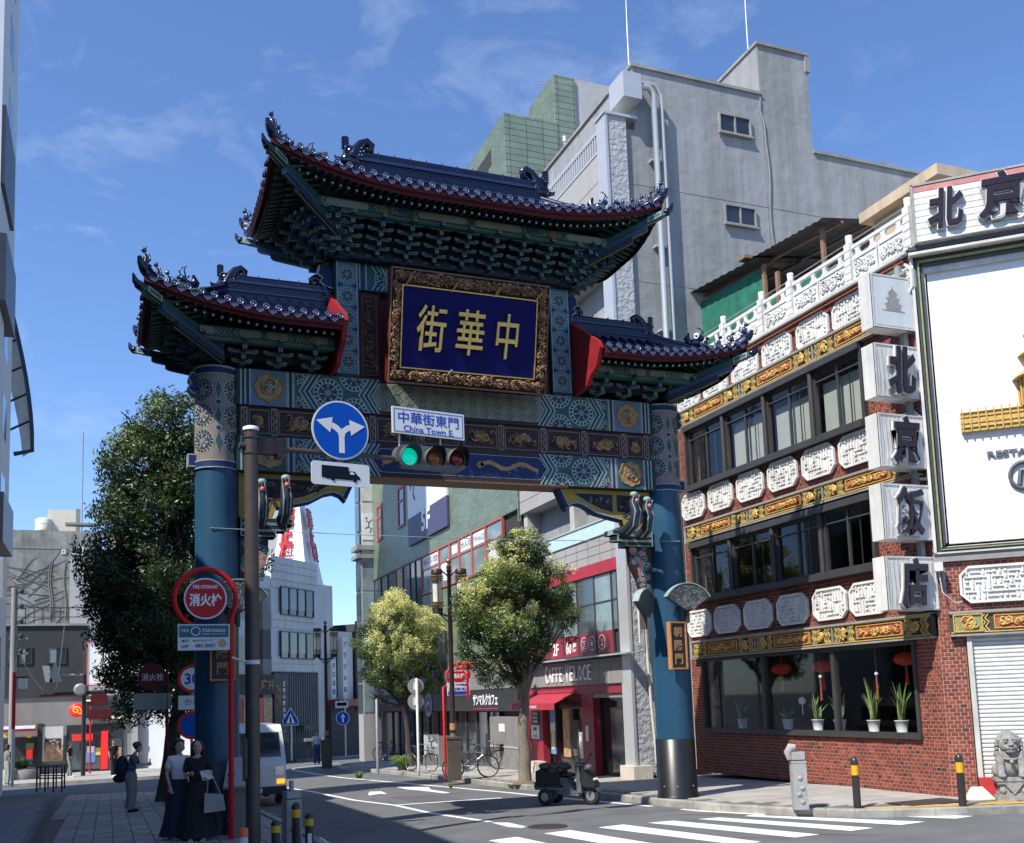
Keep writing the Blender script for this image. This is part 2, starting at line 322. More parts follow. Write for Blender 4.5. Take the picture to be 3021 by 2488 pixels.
# painted markings, 4 mm over the asphalt
def gp(px, py, dz=-.126): p = onG(px, py, dz); return (p.x, p.y, gz(p.y, dz))
def paint(name, polys, mat='paint_white', dz=-.126, px=True):
    mb = MB()
    for P in polys: mb.add([gp(*p, dz) if px else (p[0], p[1], gz(p[1], dz)) for p in P], [tuple(range(len(P)))], mat)
    return mb.build(name)
zebra = D.objects.new('crosswalk', None); COL.objects.link(zebra); zebra['kind'] = 'structure'
for P in [[(2196, 2408), (2214, 2404.5), (2729.7, 2424.4), (2657.6, 2434.2)], [(2057.9, 2416.8), (2122.4, 2411.9), (2577.8, 2442.7), (2511.6, 2451.7)],
          [(1911.8, 2427.8), (1985.8, 2421.3), (2418, 2462.2), (2344, 2471)], [(1763.8, 2441.5), (1837.8, 2432.7), (2246.7, 2483.6), (2180, 2493)],
          [(1604, 2459), (1682, 2449), (2060, 2510), (1985, 2525)], [(1440, 2480), (1525, 2469), (1860, 2540), (1780, 2550)], [(2659.6, 2409.6), (2745, 2404), (2873.8, 2407.7), (2819, 2415.5)]]:
    attach(paint('stripe', [P]), zebra)
def lane(name, pts, wd=.15, dz=-.126, closed=False):
    P = [Vector(gp(*p, dz)).xy for p in pts]; mb = MB(); n = len(P); q = []
    for i in range(n):
        d = (P[min(i+1, n-1)]-P[max(i-1, 0)]).normalized(); q.append(Vector((-d.y, d.x))*wd/2)
    for i in range(n-1):
        c = [P[i]-q[i], P[i+1]-q[i+1], P[i+1]+q[i+1], P[i]+q[i]]; mb.add([(v.x, v.y, gz(v.y, dz)) for v in c], [(0, 1, 2, 3)], 'paint_white')
    return struct(mb.build(name))
lane('lane_line', [(2259, 2403.5), (2069, 2393), (1900, 2377), (1765, 2364.4), (1614, 2351), (1500, 2338.6), (1350, 2325), (1193, 2311), (1015, 2295.4), (950, 2287), (890, 2277), (862, 2271.5), (868, 2267), (905, 2262.5), (1000, 2251)])
for a, b in [((798, 2317), (922, 2336)), ((922, 2336), (1045, 2361)), ((1045, 2361), (1166, 2376)), ((1166, 2376), (1270, 2399)), ((1270, 2399), (1447, 2425))]: lane('lane_line', [a, b], .13)
lane('stop_line', [(1172, 2375), (1480, 2354)], .2); lane('lane_line', [(762, 2410), (815, 2433)], .15)
struct(paint('road_arrow', [[(1168, 2322), (1265, 2323), (1272, 2330), (1330, 2339), (1310, 2341), (1245, 2333), (1200, 2329)]])); struct(paint('road_arrow', [[(1085, 2345), (1090, 2336), (1125, 2335), (1143, 2343), (1120, 2342), (1090, 2347)]]))
struct(paint('road_marking', [[(930, 2470), (948, 2471), (978, 2490), (955, 2500), (925, 2483)], [(1448, 2427), (1500, 2427), (1553, 2439), (1540, 2443), (1500, 2440)]]))
struct(paint('tactile_strip', [[(11.65, 13.72), (12.6, 13.35), (14.2, 12.75), (20, 9.9), (20, 9.6), (14.2, 12.5), (12.5, 13.12), (11.55, 13.5)], [(13.55, 13.05), (14.2, 13.12), (20, 10.9), (20, 10.55), (14.3, 12.85)]], 'yellow_tactile', .003, False))
mb = MB(); mb.add([gp(*p, -.127) for p in [(1995, 2404), (2090, 2406), (2235, 2407), (2180, 2401), (2050, 2400)]], [(0, 1, 2, 3, 4)], 'dirt'); struct(mb.build('rust_stain'))
M('tar', (.06, .06, .062), .85, var=.15, sc=5); M('patch', (.105, .106, .108), .9, var=.15, sc=2, bump=.5, bsc=90, grime=.1)
struct(paint('road_patch', [[(5.2, 10.2), (6.9, 10.6), (6.8, 13.4), (5.1, 13.0)], [(6.6, 18.5), (7.7, 18.6), (7.6, 25), (6.5, 25)]], 'patch', -.1285, False))
rk = random.Random(21)
for x, y, a, n in ((8.4, 12.2, .3, 12), (4.6, 16.5, 1.3, 14), (10.4, 11.6, 2.2, 10), (7.2, 16.2, .1, 12), (6.2, 21, 1.5, 16), (8.6, 26, 1.6, 14)):
    P_ = []
    for i in range(n): P_.append((x, y)); x += .28*cos(a); y += .28*sin(a); a += rk.uniform(-.45, .45)
    mb = MB()
    for p_, q_ in zip(P_[:-1], P_[1:]): w_ = rk.uniform(.008, .02); mb.add([(p_[0]-w_, p_[1], gz(p_[1], -.1278)), (p_[0]+w_, p_[1]+w_, gz(p_[1], -.1278)), (q_[0]+w_, q_[1]+w_, gz(q_[1], -.1278)), (q_[0]-w_, q_[1], gz(q_[1], -.1278))], [(0, 1, 2, 3)], 'tar')
    struct(mb.build('road_crack'))
def manhole(name, x, y, z, r, lab, sq=None):
    t = thing(name, lab, 'manhole', (x, y, z)); mb = MB(T3(x, y, z))
    if sq:
        mb.box(-sq[0], sq[0], -sq[1], sq[1], 0, .006, 'iron')
        for i in range(9): mb.box(-sq[0]+.03+i*sq[0]*2/9, -sq[0]+.05+i*sq[0]*2/9, -sq[1]+.03, sq[1]-.03, .006, .009, 'darkstrip')
    else:
        mb.lathe([(r, 0), (r, .006), (r*.86, .006), (r*.84, .002), (.01, .002)], 'iron', n=24)
        for i in range(5): mb.box(-r*.7, r*.7, -r*.6+i*r*.3-.01, -r*.6+i*r*.3+.01, .002, .006, 'iron')
    mb.build('cover', t)
p = onG(1615, 2439, -.126); manhole('manhole_cover', p.x, p.y, -.124, .33, 'round dark iron manhole cover in the road by the left end of the crossing')
p = onG(2735, 2367, 0); manhole('manhole_cover', p.x, p.y, .002, .3, 'dark rectangular iron manhole cover set in the pavement between the two black bollards', (.62, .32))
# ================================================================ the gate
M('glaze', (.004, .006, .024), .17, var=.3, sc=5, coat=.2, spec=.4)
M('glaze_mid', (.016, .025, .075), .2, var=.35, sc=9, coat=.3, spec=.5)  # lighter blue glaze for tile ends, ridge bands and beasts
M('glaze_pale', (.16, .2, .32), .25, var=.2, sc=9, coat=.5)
M('red_paint', (.26, .016, .02), .6, var=.12, spec=.25)
M('dark_red', (.085, .008, .012), .6, var=.15, spec=.3)
M('gate_blue', (.016, .075, .14), .42, var=.14, sc=1.2, coat=.05, grime=.18, streak=.14, spec=.4)
M('navy', (.014, .03, .10), .6, var=.15, spec=.25)
M('line_pale', (.26, .34, .32), .6, var=.2, sc=14, spec=.3)
M('teal', (.03, .09, .10), .6, var=.2, spec=.25)
M('sky_panel', (.085, .17, .24), .6, var=.15, spec=.25)
M('dgreen', (.008, .04, .032), .6, var=.15, spec=.25)
M('peach', (.22, .17, .155), .6, var=.2, sc=9, spec=.3)
M('cream_lattice', (.19, .20, .15), .6, var=.15, spec=.25)
M('gold', (.60, .40, .12), .32, metal=.7, var=.25, sc=25, bump=.2)
M('gold_paint', (.34, .20, .09), .6, var=.3, sc=18, spec=.3)
M('gold_dull', (.20, .10, .045), .65, metal=.1, var=.4, sc=22, bump=.4)
M('black_gloss', (.012, .014, .015), .35, var=.2, grime=.3)
M('carve_dark', (.03, .012, .012), .7)
M('plaque_blue', (.003, .003, .075), .6, var=.05, spec=.15)
M('br_blue', (.018, .05, .11), .5, var=.2); M('br_green', (.014, .065, .05), .5, var=.2); M('br_line', (.22, .25, .20), .55, var=.1); M('br_dark', (.012, .02, .03), .7)
M('yellow_paint', (.34, .23, .03), .6, var=.15); M('white_dot', (.66, .66, .6), .5); M('rafter_end', (.16, .085, .05), .55)
M('pink_cloud', (.48, .13, .10), .5); M('wood_frame', (.45, .20, .07), .45, var=.2, sc=12); M('panel_black', (.02, .016, .014), .5)
XC, YC = 5.95, 17.3
GM = T3(XC, YC, 0)
gate = thing('chinese_gate', 'tall blue and gold Chinese gate with three tiled roofs spanning the street', 'gate', (XC, YC, 0))
gmb = lambda: MB(GM)
def flatmap(y0): return lambda u, v, h: (u, y0-h, v)
def colmap(cx, cy, r): return lambda u, v, h: (cx+(r+h)*sin(u/r), cy-(r+h)*cos(u/r), v)
def fpoly(mb, mp, P, h, mat): mb.add([mp(u, v, h) for u, v in P], [tuple(range(len(P)))], mat)
def circ(u, v, r, n=20, a=0): return [(u+r*cos(a+2*pi*k/n), v+r*sin(a+2*pi*k/n)) for k in range(n)]
def wedge(u, v, r0, r1, a, da): return [(u+r0*cos(a-da*.7), v+r0*sin(a-da*.7)), (u+r1*cos(a-da), v+r1*sin(a-da)), (u+r1*cos(a+da), v+r1*sin(a+da)), (u+r0*cos(a+da*.7), v+r0*sin(a+da*.7))]
def rosette(mb, mp, u, v, r, a0=0, a1=2*pi, mid='navy'):
    full = a1-a0 > 6.2; h = .003
    def sector(rad, n=24): 
        q = [(u+rad*cos(a0+(a1-a0)*k/n), v+rad*sin(a0+(a1-a0)*k/n)) for k in range(n+(0 if full else 1))]
        return q if full else q+[(u, v)]
    fpoly(mb, mp, sector(r), h, 'line_pale'); n = 18
    for k in range(n):
        a = 2*pi*(k+.5)/n
        if a0 <= a <= a1 or full: fpoly(mb, mp, wedge(u, v, r*.70, r*.93, a, pi/n*.62), h*2, 'dgreen')
    fpoly(mb, mp, sector(r*.62), h*2, mid)
    for k in range(14):
        a = 2*pi*(k+.5)/14
        if a0 <= a <= a1 or full: fpoly(mb, mp, wedge(u, v, r*.30, r*.57, a, pi/14*.5), h*3, 'line_pale' if k % 2 else 'teal')
    fpoly(mb, mp, sector(r*.24), h*3, 'cream_lattice'); fpoly(mb, mp, sector(r*.10), h*4, 'pink_cloud')
# ---- columns
for s, side in ((-1, 'left'), (1, 'right')):
    cx = 4.29*s; mb = gmb(); mb.cyl(cx, 0, 1.1, 7.68, .355, 'gate_blue', 40, .345); col = mb.build('column', gate)
    mb = gmb(); mb.lathe([(.405, 0), (.40, .03), (.385, .05), (.38, 1.1), (.36, 1.115)], 'black_gloss', (cx, 0, 0), 40)
    for a in (200, 240, 290, 330): mb.ball((cx+.387*cos(radians(a)), .387*sin(radians(a)), .22), .014, 'line_pale', 6)
    mb.build('column_base', col)
    mb = gmb(); mp = colmap(cx, 0, .357); mb.cyl(cx, 0, 5.98, 7.62, .356, 'peach', 40)
    for i in range(4):
        u = (i-.5+(.0 if s < 0 else .0))*2*pi*.357/4; 
        for v in (7.28, 6.84, 6.40):
            rosette(mb, mp, u, v, .205)
        for v in (7.06, 6.62):
            for du in (-.28, .28): fpoly(mb, mp, circ(u+du, v, .055, 10), .004, 'line_pale'); fpoly(mb, mp, circ(u+du, v, .04, 10), .006, 'navy')
        for v in (7.28, 6.84, 6.4):
            P = [(u+.28, v+.17), (u+.33, v), (u+.28, v-.17), (u+.23, v)]; fpoly(mb, mp, [(a+(a-(u+.28))*.18, b+(b-v)*.18) for a, b in P], .003, 'line_pale'); fpoly(mb, mp, P, .005, 'teal')
    mb.build('rosette_band', col)
    for z, h, m, r in ((7.56, .10, 'navy', .372), (7.66, .03, 'line_pale', .378), (5.96, .10, 'navy', .372), (5.945, .018, 'line_pale', .378), (6.06, .018, 'line_pale', .378), (7.54, .018, 'line_pale', .378)): mb = gmb(); mb.cyl(cx, 0, z, z+h, r, m, 40); mb.build('capital_ring', col)
    # beam ends that pass through the column
    mb = gmb(); y = .12
    P = [(.34, 7.6), (.42, 7.6), (.46, 7.5), (.41, 7.42), (.47, 7.34), (.40, 7.26), (.34, 7.24)]
    mb.prism([(cx+s*a*1.0, b) for a, b in P], -y, y, 'navy'); mb.line([(cx+s*a, b) for a, b in P], .022, -y-.006, y+.006, 'line_pale')
    mb.build('beam_end', gate); mb = gmb(); mb.box(*sorted((cx+s*.3, cx+s*.47)), -y, y, 6.0, 6.2, 'navy'); mb.frame(*sorted((cx+s*.3, cx+s*.475)), 5.99, 6.21, .022, -y-.005, y+.005, 'line_pale')
    mb.build('beam_end', gate)
# ---- beams
def chevron(mb, mp, x, z0, z1, s, h=.004):
    zc = (z0+z1)/2; d = (z1-z0)/2
    for i, m in enumerate(('line_pale', 'navy', 'line_pale', 'teal', 'line_pale')):
        o = s*i*.042; P = [(x+o, z0), (x+o+s*d*.62, zc), (x+o, z1), (x+o+s*.034, z1), (x+o+s*(d*.62+.034), zc), (x+o+s*.034, z0)]; fpoly(mb, mp, P, h+i*.0008, m)
def scrolls(mb, mp, x0, x1, z0, z1, n, r, mats, rnd, t=.012, h=.012):
    """carved relief: curling strokes that stand proud of the panel"""
    for i in range(n):
        cx, cz = rnd.uniform(x0+r, x1-r), rnd.uniform(z0+r, z1-r); a = rnd.uniform(0, 6.28); k = rnd.choice((-1, 1)); rr = r*rnd.uniform(.5, 1); pts = []
        for j in range(7): q = a + k*j*.75; f = rr*(1-j*.13); pts.append((cx+f*cos(q), cz+f*sin(q)))
        mb.tube([mp(u, v, h*rnd.uniform(.4, 1.3)) for u, v in pts], [t*(.5+.6*sin(pi*(j+.6)/7)) for j in range(7)], rnd.choice(mats), 4, False, True)
def medallion(mb, mp, x, z, r, rnd):
    P = [(x+r*(1+.07*cos(8*a))*cos(a), z+r*(1+.07*cos(8*a))*sin(a)) for a in [2*pi*k/40 for k in range(40)]]
    fpoly(mb, mp, P, .004, 'gold_paint'); mb.tube([mp(u, v, .012) for u, v in P+[P[0]]], .012, 'gold_paint', 4, False)
    scrolls(mb, mp, x-r*.75, x+r*.75, z-r*.75, z+r*.75, 22, r*.42, ['gold_paint', 'gold_dull', 'line_pale'], rnd, .016, .015)
def dragon(mb, mp, x, z, w, s, mat='gold_paint'):
    pts = [(x+s*(-.5+t)*w, z+.055*sin(t*11)+.01) for t in [i/16 for i in range(17)]]
    mb.line([(mp(u, v, .008)[0], v) for u, v in pts], .075, mp(0, 0, .012)[1], mp(0, 0, 0)[1], mat)
    for i in range(3, 16, 2):
        u, v = pts[i]; mb.line([(u, v), (u+.05*s, v-.07), (u+.09*s, v-.06)], .014, mp(0, 0, .01)[1], mp(0, 0, 0)[1], mat); mb.line([(u, v), (u-.02*s, v+.05)], .02, mp(0, 0, .01)[1], mp(0, 0, 0)[1], mat)
    u, v = pts[0]
    for k in range(7): mb.line([(u, v), (u-s*.08*cos(k*.5-1.5), v+.07*sin(k*.5-1.5))], .018, mp(0, 0, .011)[1], mp(0, 0, 0)[1], mat)
    fpoly(mb, mp, circ(u+.03*s, v, .045, 10), .012, mat)
rg = random.Random(5)
def beam(name, z0, z1, yf, up):
    mb = gmb(); mb.box(-3.96, 3.96, -yf, yf, z0, z1, 'carve_dark'); bm = mb.build(name, gate); mp = flatmap(-yf)
    for side in (-1, 1):
        m2 = (lambda f: (lambda u, v, h: f(u*side, v, h)))(mp); mb = gmb()
        def rect(a, b, m, h=.003, c=z0+.01, d=z1-.01): fpoly(mb, m2, [(a, c), (b, c), (b, d), (a, d)], h, m)
        for a, b, m in ((3.93, 4.0, 'dgreen'), (3.90, 3.93, 'line_pale'), (3.86, 3.90, 'dgreen'), (3.83, 3.86, 'line_pale'), (3.78, 3.83, 'navy'), (3.755, 3.78, 'line_pale'), (3.73, 3.755, 'peach')): rect(a, b, m)
        rect(3.17, 3.73, 'sky_panel' if up else 'teal'); medallion(mb, m2, 3.45, (z0+z1)/2, .235, rg)
        for a, b, m in ((3.14, 3.17, 'peach'), (3.115, 3.14, 'line_pale'), (3.06, 3.115, 'navy' if not up else 'dgreen'), (3.035, 3.06, 'line_pale'), (3.01, 3.035, 'peach')): rect(a, b, m)
        rect(1.62, 3.01, 'teal', .002); zc = (z0+z1)/2; hr = (z1-z0)/2
        rosette(mb, m2, 2.44, zc, hr*.82, mid='navy')
        rosette(mb, m2, 1.98, z1-.015, hr*.78, pi, 2*pi); rosette(mb, m2, 1.98, z0+.015, hr*.78, 0, pi)
        rosette(mb, m2, 2.99, z1-.015, hr*.62, pi, 1.5*pi); rosette(mb, m2, 2.99, z0+.015, hr*.62, pi/2, pi)
        chevron(mb, m2, 2.56, z0+.01, z1-.01, 1); chevron(mb, m2, 1.52, z0+.01, z1-.01, 1)
        mb.build('painted_panel', bm)
    return bm, mp
b1, mp = beam('upper_beam', 7.07, 7.71, .26, True)
def cartouche(mb, mp, w, z0, z1, mat, rim='line_pale'):
    h = (z1-z0)/2; zc = (z0+z1)/2
    def shape(k): 
        P = [(-w+.16, z0), (w-.16, z0), (w-.1, z0+.06), (w-.07, zc-.09), (w, zc), (w-.07, zc+.09), (w-.1, z1-.06), (w-.16, z1), (-w+.16, z1), (-w+.1, z1-.06), (-w+.07, zc+.09), (-w, zc), (-w+.07, zc-.09), (-w+.1, z0+.06)]
        return [(x*(1-k*.012), zc+(z-zc)*(1-k*.05)) for x, z in P]
    fpoly(mb, mp, shape(0), .004, rim); fpoly(mb, mp, shape(1), .006, mat)
mb = gmb(); cartouche(mb, mp, 1.68, 7.14, 7.64, 'cream_lattice')
for i in range(13):
    for j in range(3):
        u, v = -1.44+i*.24, 7.22+j*.17
        for k in range(6): a = pi*k/3; fpoly(mb, mp, wedge(u, v, .015, .075, a, .16), .008, 'teal' if (i+j) % 2 else 'dgreen')
        mb.tube([mp(u+.105*cos(2*pi*k/6), v+.085*sin(2*pi*k/6), .009) for k in range(7)], .005, 'line_pale', 3, False)
mb.build('lattice_cartouche', b1)
b2, mp = beam('lower_beam', 5.94, 6.55, .26, False)
mb = gmb(); cartouche(mb, mp, 1.69, 6.03, 6.46, 'navy'); dragon(mb, mp, .92, 6.25, 1.15, 1); dragon(mb, mp, -.92, 6.25, 1.15, -1)
mb.ball(mp(0, 6.25, 0), .05, 'pink_cloud', 8); mb.build('dragon_cartouche', b2)
mb = gmb(); mb.box(-2.1, 2.1, -.262, .262, 5.925, 5.95, 'rafter_end'); mb.build('soffit_board', b2)
# ---- carved strip between the beams
mb = gmb(); mb.box(-3.95, 3.95, -.2, .2, 6.55, 7.07, 'carve_dark'); strip = mb.build('carved_frieze', gate); mp = flatmap(-.2)
posts = [0, .79, 1.645, 2.5, 3.36, 3.86]
for s in (-1, 1):
    for i, x in enumerate(posts[1:]):
        mb = gmb(); mb.box(s*x-.055, s*x+.055, -.225, -.19, 6.57, 7.05, 'peach'); mb.box(s*x-.035, s*x+.035, -.229, -.2, 6.6, 7.02, 'carve_dark')
        for k in range(6): mb.line([(s*x-.025+.05*(k % 2), 6.63+k*.065), (s*x+.025-.05*(k % 2), 6.695+k*.065)], .014, -.235, -.228, 'gold_paint')
        mb.build('frieze_post', strip)
cells = [(-.73, .73)] + [(posts[i]+.06, posts[i+1]-.06) for i in range(1, 5)]
cells = [(-.73, -.03), (.03, .73)] + [(a, b) for a, b in cells[1:]] + [(-b, -a) for a, b in cells[1:]]
for a, b in cells:
    mb = gmb(); mb.frame(a+.02, b-.02, 6.6, 7.02, .014, -.212, -.19, 'peach'); w_ = b-a
    scrolls(mb, mp, a+.04, b-.04, 6.63, 6.99, int(26*w_/.7)+8, .07, ['gold_dull', 'gold_paint', 'dgreen', 'gold_dull', 'navy'], rg, .014, .014)
    scrolls(mb, mp, a+w_*.22, b-w_*.22, 6.67, 6.95, int(22*w_/.7)+6, .09, ['gold_paint', 'gold_dull'], rg, .022, .025)
    mb.build('carved_panel', strip)
# ---- corbel wings, arm clusters and cloud boards beside the columns
for s in (-1, 1):
    P = [(3.94, 5.935), (1.95, 5.935), (2.12, 5.56), (2.22, 5.66), (2.34, 5.70), (2.5, 5.66), (2.75, 5.52), (3.0, 5.46), (3.3, 5.40), (3.38, 5.18), (3.94, 5.18)]
    mb = gmb(); mb.prism([(s*a, b) for a, b in P], -.09, .09, 'yellow_paint')
    for Q in ([(2.3, 5.86), (3.12, 5.86), (3.12, 5.50), (2.85, 5.56), (2.62, 5.66), (2.42, 5.77)], [(3.2, 5.86), (3.82, 5.86), (3.82, 5.3), (3.46, 5.3), (3.4, 5.5), (3.2, 5.52)]):
        mb.prism([(s*a, b) for a, b in Q], -.094, .094, 'carve_dark'); mb.line([(s*a, b) for a, b in Q], .012, -.099, -.09, 'line_pale', True)
    scrolls(mb, flatmap(-.092), *sorted((s*2.5, s*3.1)), 5.62, 5.86, 34, .06, ['gold_dull', 'dgreen', 'navy', 'line_pale'], rg, .01)
    scrolls(mb, flatmap(-.092), *sorted((s*3.22, s*3.8)), 5.34, 5.86, 34, .07, ['gold_dull', 'dgreen', 'navy', 'line_pale'], rg, .01)
    mb.line([(s*1.97, 5.92), (s*2.14, 5.56)], .07, -.105, .105, 'navy'); mb.line([(s*2.02, 5.92), (s*2.18, 5.6)], .02, -.108, .108, 'line_pale')
    mb.line([(s*a, b-.02) for a, b in P[2:9]], .03, -.1, .1, 'line_pale'); mb.line([(s*a, b-.05) for a, b in P[2:9]], .03, -.08, .08, 'navy')
    wing = mb.build('corbel_wing', gate)
    mb = gmb()                                       # arms that reach forward in curls
    for (x, y0, z0, k) in ((3.62, -.1, 5.25, 1.0), (3.25, -.1, 5.30, 1.35)):
        x *= s; pts = [(x, y0+.15, z0-.16), (x, y0-.2*k, z0-.20), (x, y0-.42*k, z0-.1), (x, y0-.5*k, z0+.1), (x, y0-.42*k, z0+.3), (x+s*.02, y0-.46*k, z0+.42)]
        mb.tube(pts, [.09, .11, .115, .10, .085, .06], 'br_dark', 8)
        for o in (-.055, 0, .055): mb.tube([(px+o, py-.075, pz+(-.06 if i < 3 else 0)) for i, (px, py, pz) in enumerate(pts)], .018, ('line_pale', 'sky_panel', 'line_pale')[int(o > 0)+int(o >= 0)], 4)
        mb.ball((x, y0-.46*k, z0+.44), .085, 'line_pale', 8, (1, .8, .7)); mb.ball((x, y0-.54*k, z0+.30), .05, 'pink_cloud', 6)
    for i, (a, b, z, h) in enumerate(((3.05, 3.92, 5.06, .1), (3.16, 3.92, 4.95, .1), (3.34, 3.92, 4.84, .1))):
        mb.box(*sorted((s*a, s*b)), -.17, .17, z, z+h, 'br_dark'); mb.frame(*sorted((s*(a-.005), s*b)), z, z+h, .016, -.178, .178, 'line_pale')
    mb.build('arm_cluster', wing)
    mb = gmb(); P = [(3.93, 4.84), (3.45, 4.84), (3.47, 4.5), (3.62, 4.2), (3.68, 3.98), (3.93, 3.98)]; mb.prism([(s*a, b) for a, b in P], -.08, .08, 'carve_dark')
    for i in range(22):
        u, v = 3.5+rg.random()*.4, 3.98+.04+i*.038
        if u < 3.47+max(0, (4.6-v))*.38: u += .15
        m = ('pink_cloud', 'dgreen', 'navy', 'pink_cloud', 'teal')[i % 5]
        for r_, mm in ((.085, m), (.058, 'line_pale'), (.048, m), (.022, 'line_pale')): fpoly(mb, flatmap(-.08), circ(s*min(u, 3.86), v, r_, 12), .003+(.085-r_)*.15+i*.0003, mm)
    mb.build('cloud_board', wing)
    mb = gmb(); mb.tube([(s*4.1, -.1, 4.93), (s*4.42, -.36, 4.93)], .01, 'line_pale', 5); mb.build('wire_anchor', gate)
# ---- upper posts, plaque bay
for s in (-1, 1):
    mb = gmb(); mb.box(s*2.07-.21, s*2.07+.21, -.26, .26, 7.71, 9.85, 'dgreen'); post = mb.build('upper_post', gate); mp = flatmap(-.26)
    mb = gmb(); fpoly(mb, mp, [(s*2.07-.18, 7.78), (s*2.07+.18, 7.78), (s*2.07+.18, 9.8), (s*2.07-.18, 9.8)], .002, 'sky_panel')
    for i in range(5): rosette(mb, mp, s*2.07, 7.99+i*.4, .165)
    for i in range(4):
        for d in (-1, 1): fpoly(mb, mp, [(s*2.07+d*.18, 8.19+i*.4+.05), (s*2.07+d*.18, 8.19+i*.4-.05), (s*2.07+d*.06, 8.19+i*.4)], .004, 'navy')
    mb.line([(s*2.07-.18, 7.77), (s*2.07-.18, 9.81), (s*2.07+.18, 9.81), (s*2.07+.18, 7.77)], .02, -.268, -.26, 'line_pale', True); mb.build('rosette_band', post)
    mb = gmb(); P = [(2.28, 9.78), (2.52, 9.78), (2.55, 9.62), (2.47, 9.55), (2.52, 9.47), (2.4, 9.4), (2.28, 9.38)]
    mb.prism([(s*a, b) for a, b in P], -.08, .08, 'navy'); mb.line([(s*a, b) for a, b in P[1:]], .025, -.086, .086, 'line_pale'); mb.build('cloud_bracket', post)
    # slim carved tablet in its red frame
    mb = gmb(); mb.box(*sorted((s*1.45, s*1.88)), -.14, .14, 7.71, 9.36, 'dark_red'); tb = mb.build('side_tablet', gate)
    mb = gmb(); a, b = sorted((s*1.52, s*1.80)); mb.box(a, b, -.155, -.13, 7.8, 9.27, 'carve_dark'); mb.frame(a, b, 7.8, 9.27, .014, -.17, -.14, 'gold_dull')
    scrolls(mb, flatmap(-.155), a+.01, b-.01, 7.82, 9.25, 80, .055, ['gold_dull', 'gold_dull', 'carve_dark'], rg, .012)
    for k in range(4): mb.line([(a+.05, 7.86+k*.1), (b-.05, 7.86+k*.1), (b-.05, 7.91+k*.1)], .012, -.18, -.165, 'gold_dull')
    mb.build('carved_panel', tb)
mb = gmb(); mb.box(-1.86, 1.86, -.2, .2, 9.36, 9.86, 'teal'); lt = mb.build('lintel', gate); mp = flatmap(-.2); mb = gmb()
for s in (-1, 1):
    m2 = (lambda s: (lambda u, v, h: mp(u*s, v, h)))(s); chevron(mb, m2, 1.62, 9.38, 9.84, -1); rosette(mb, m2, 1.36, 9.60, .2); rosette(mb, m2, .9, 9.84, .2, pi, 2*pi); chevron(mb, m2, 1.05, 9.38, 9.84, -1)
for i in range(14): mb.tube([mp(-.8+i*.12, 9.62+.03*cos(i*2), .006), mp(-.74+i*.12, 9.7, .006), mp(-.68+i*.12, 9.62, .006)], .008, 'line_pale', 3, False)
for a in (1.83, 1.77, 1.71): 
    for s in (-1, 1): mb.line([(s*a, 9.37), (s*a, 9.85)], .025, -.21, -.2, 'line_pale' if a != 1.77 else 'navy')
mb.build('painted_panel', lt)
mb = gmb(); mb.box(-1.5, 1.5, -.05, .1, 7.71, 9.36, 'dark_red'); mb.build('bay_board', gate)
# plaque leans forward: bottom at y = -0.72, top at -1.12
pt = math.atan2(.40, 1.91); PM = GM @ T3(0, -.70, 7.54) @ Matrix.Rotation(pt, 4, 'X')
plaque = thing('plaque', 'x', 'x', (XC, YC, 7.5)); COL.objects.unlink(plaque); D.objects.remove(plaque)
mb = MB(PM); H = 1.96; W2 = 1.50; mb.box(-W2, W2, 0, .16, 0, H, 'dark_red'); pq = mb.build('name_plaque', gate)
mb = MB(PM); mb.box(-1.27, 1.24, -.03, .01, .27, 1.66, 'plaque_blue'); mb.frame(-1.29, 1.26, .25, 1.68, .02, -.05, .0, 'gold'); mb.build('blue_board', pq)
mp = flatmap(0)
mb = MB(PM)
for a, b, c_, d_ in ((-1.47, 1.47, 1.70, 1.93), (-1.47, 1.47, .03, .24), (-1.47, -1.30, .2, 1.75), (1.27, 1.47, .2, 1.75)):
    mb.box(a, b, -.012, .01, c_, d_, 'carve_dark'); ar = (b-a)*(d_-c_)
    scrolls(mb, mp, a-.02, b+.02, c_-.015, d_+.015, int(ar*420), .085, ['gold_dull', 'gold_dull', 'gold_paint', 'carve_dark'], rg, .021, .05)
    scrolls(mb, mp, a, b, c_, d_, int(ar*160), .05, ['gold_paint', 'gold_dull'], rg, .014, .085)
for p in ([(-1.48, .0), (1.48, .0), (1.48, 1.95), (-1.48, 1.95)],): mb.line(p, .03, -.05, 0, 'gold_dull', True)
mb.build('carved_frame', pq)
for x, ch in ((-.74, '街'), (-.02, '華'), (.68, '中')):
    mb = MB(PM); mb.text(ch, x, .97, (.54 if ch != '中' else .44), .80, -.055, .06, 'gold', .006, shear=.1); mb.build('gilded_character', pq)
for x in (-1.2, -.35, .45, 1.25): mb = MB(PM); mb.tube([(x-.04, -.02, 1.66), (x+.04, -.16, 1.80)], .02, 'gold', 6); mb.build('hook', pq)
for x in (-.4,): mb = MB(PM); mb.tube([(x, -.02, .2), (x+.04, -.12, .28)], .02, 'line_pale', 6); mb.build('hook', pq)
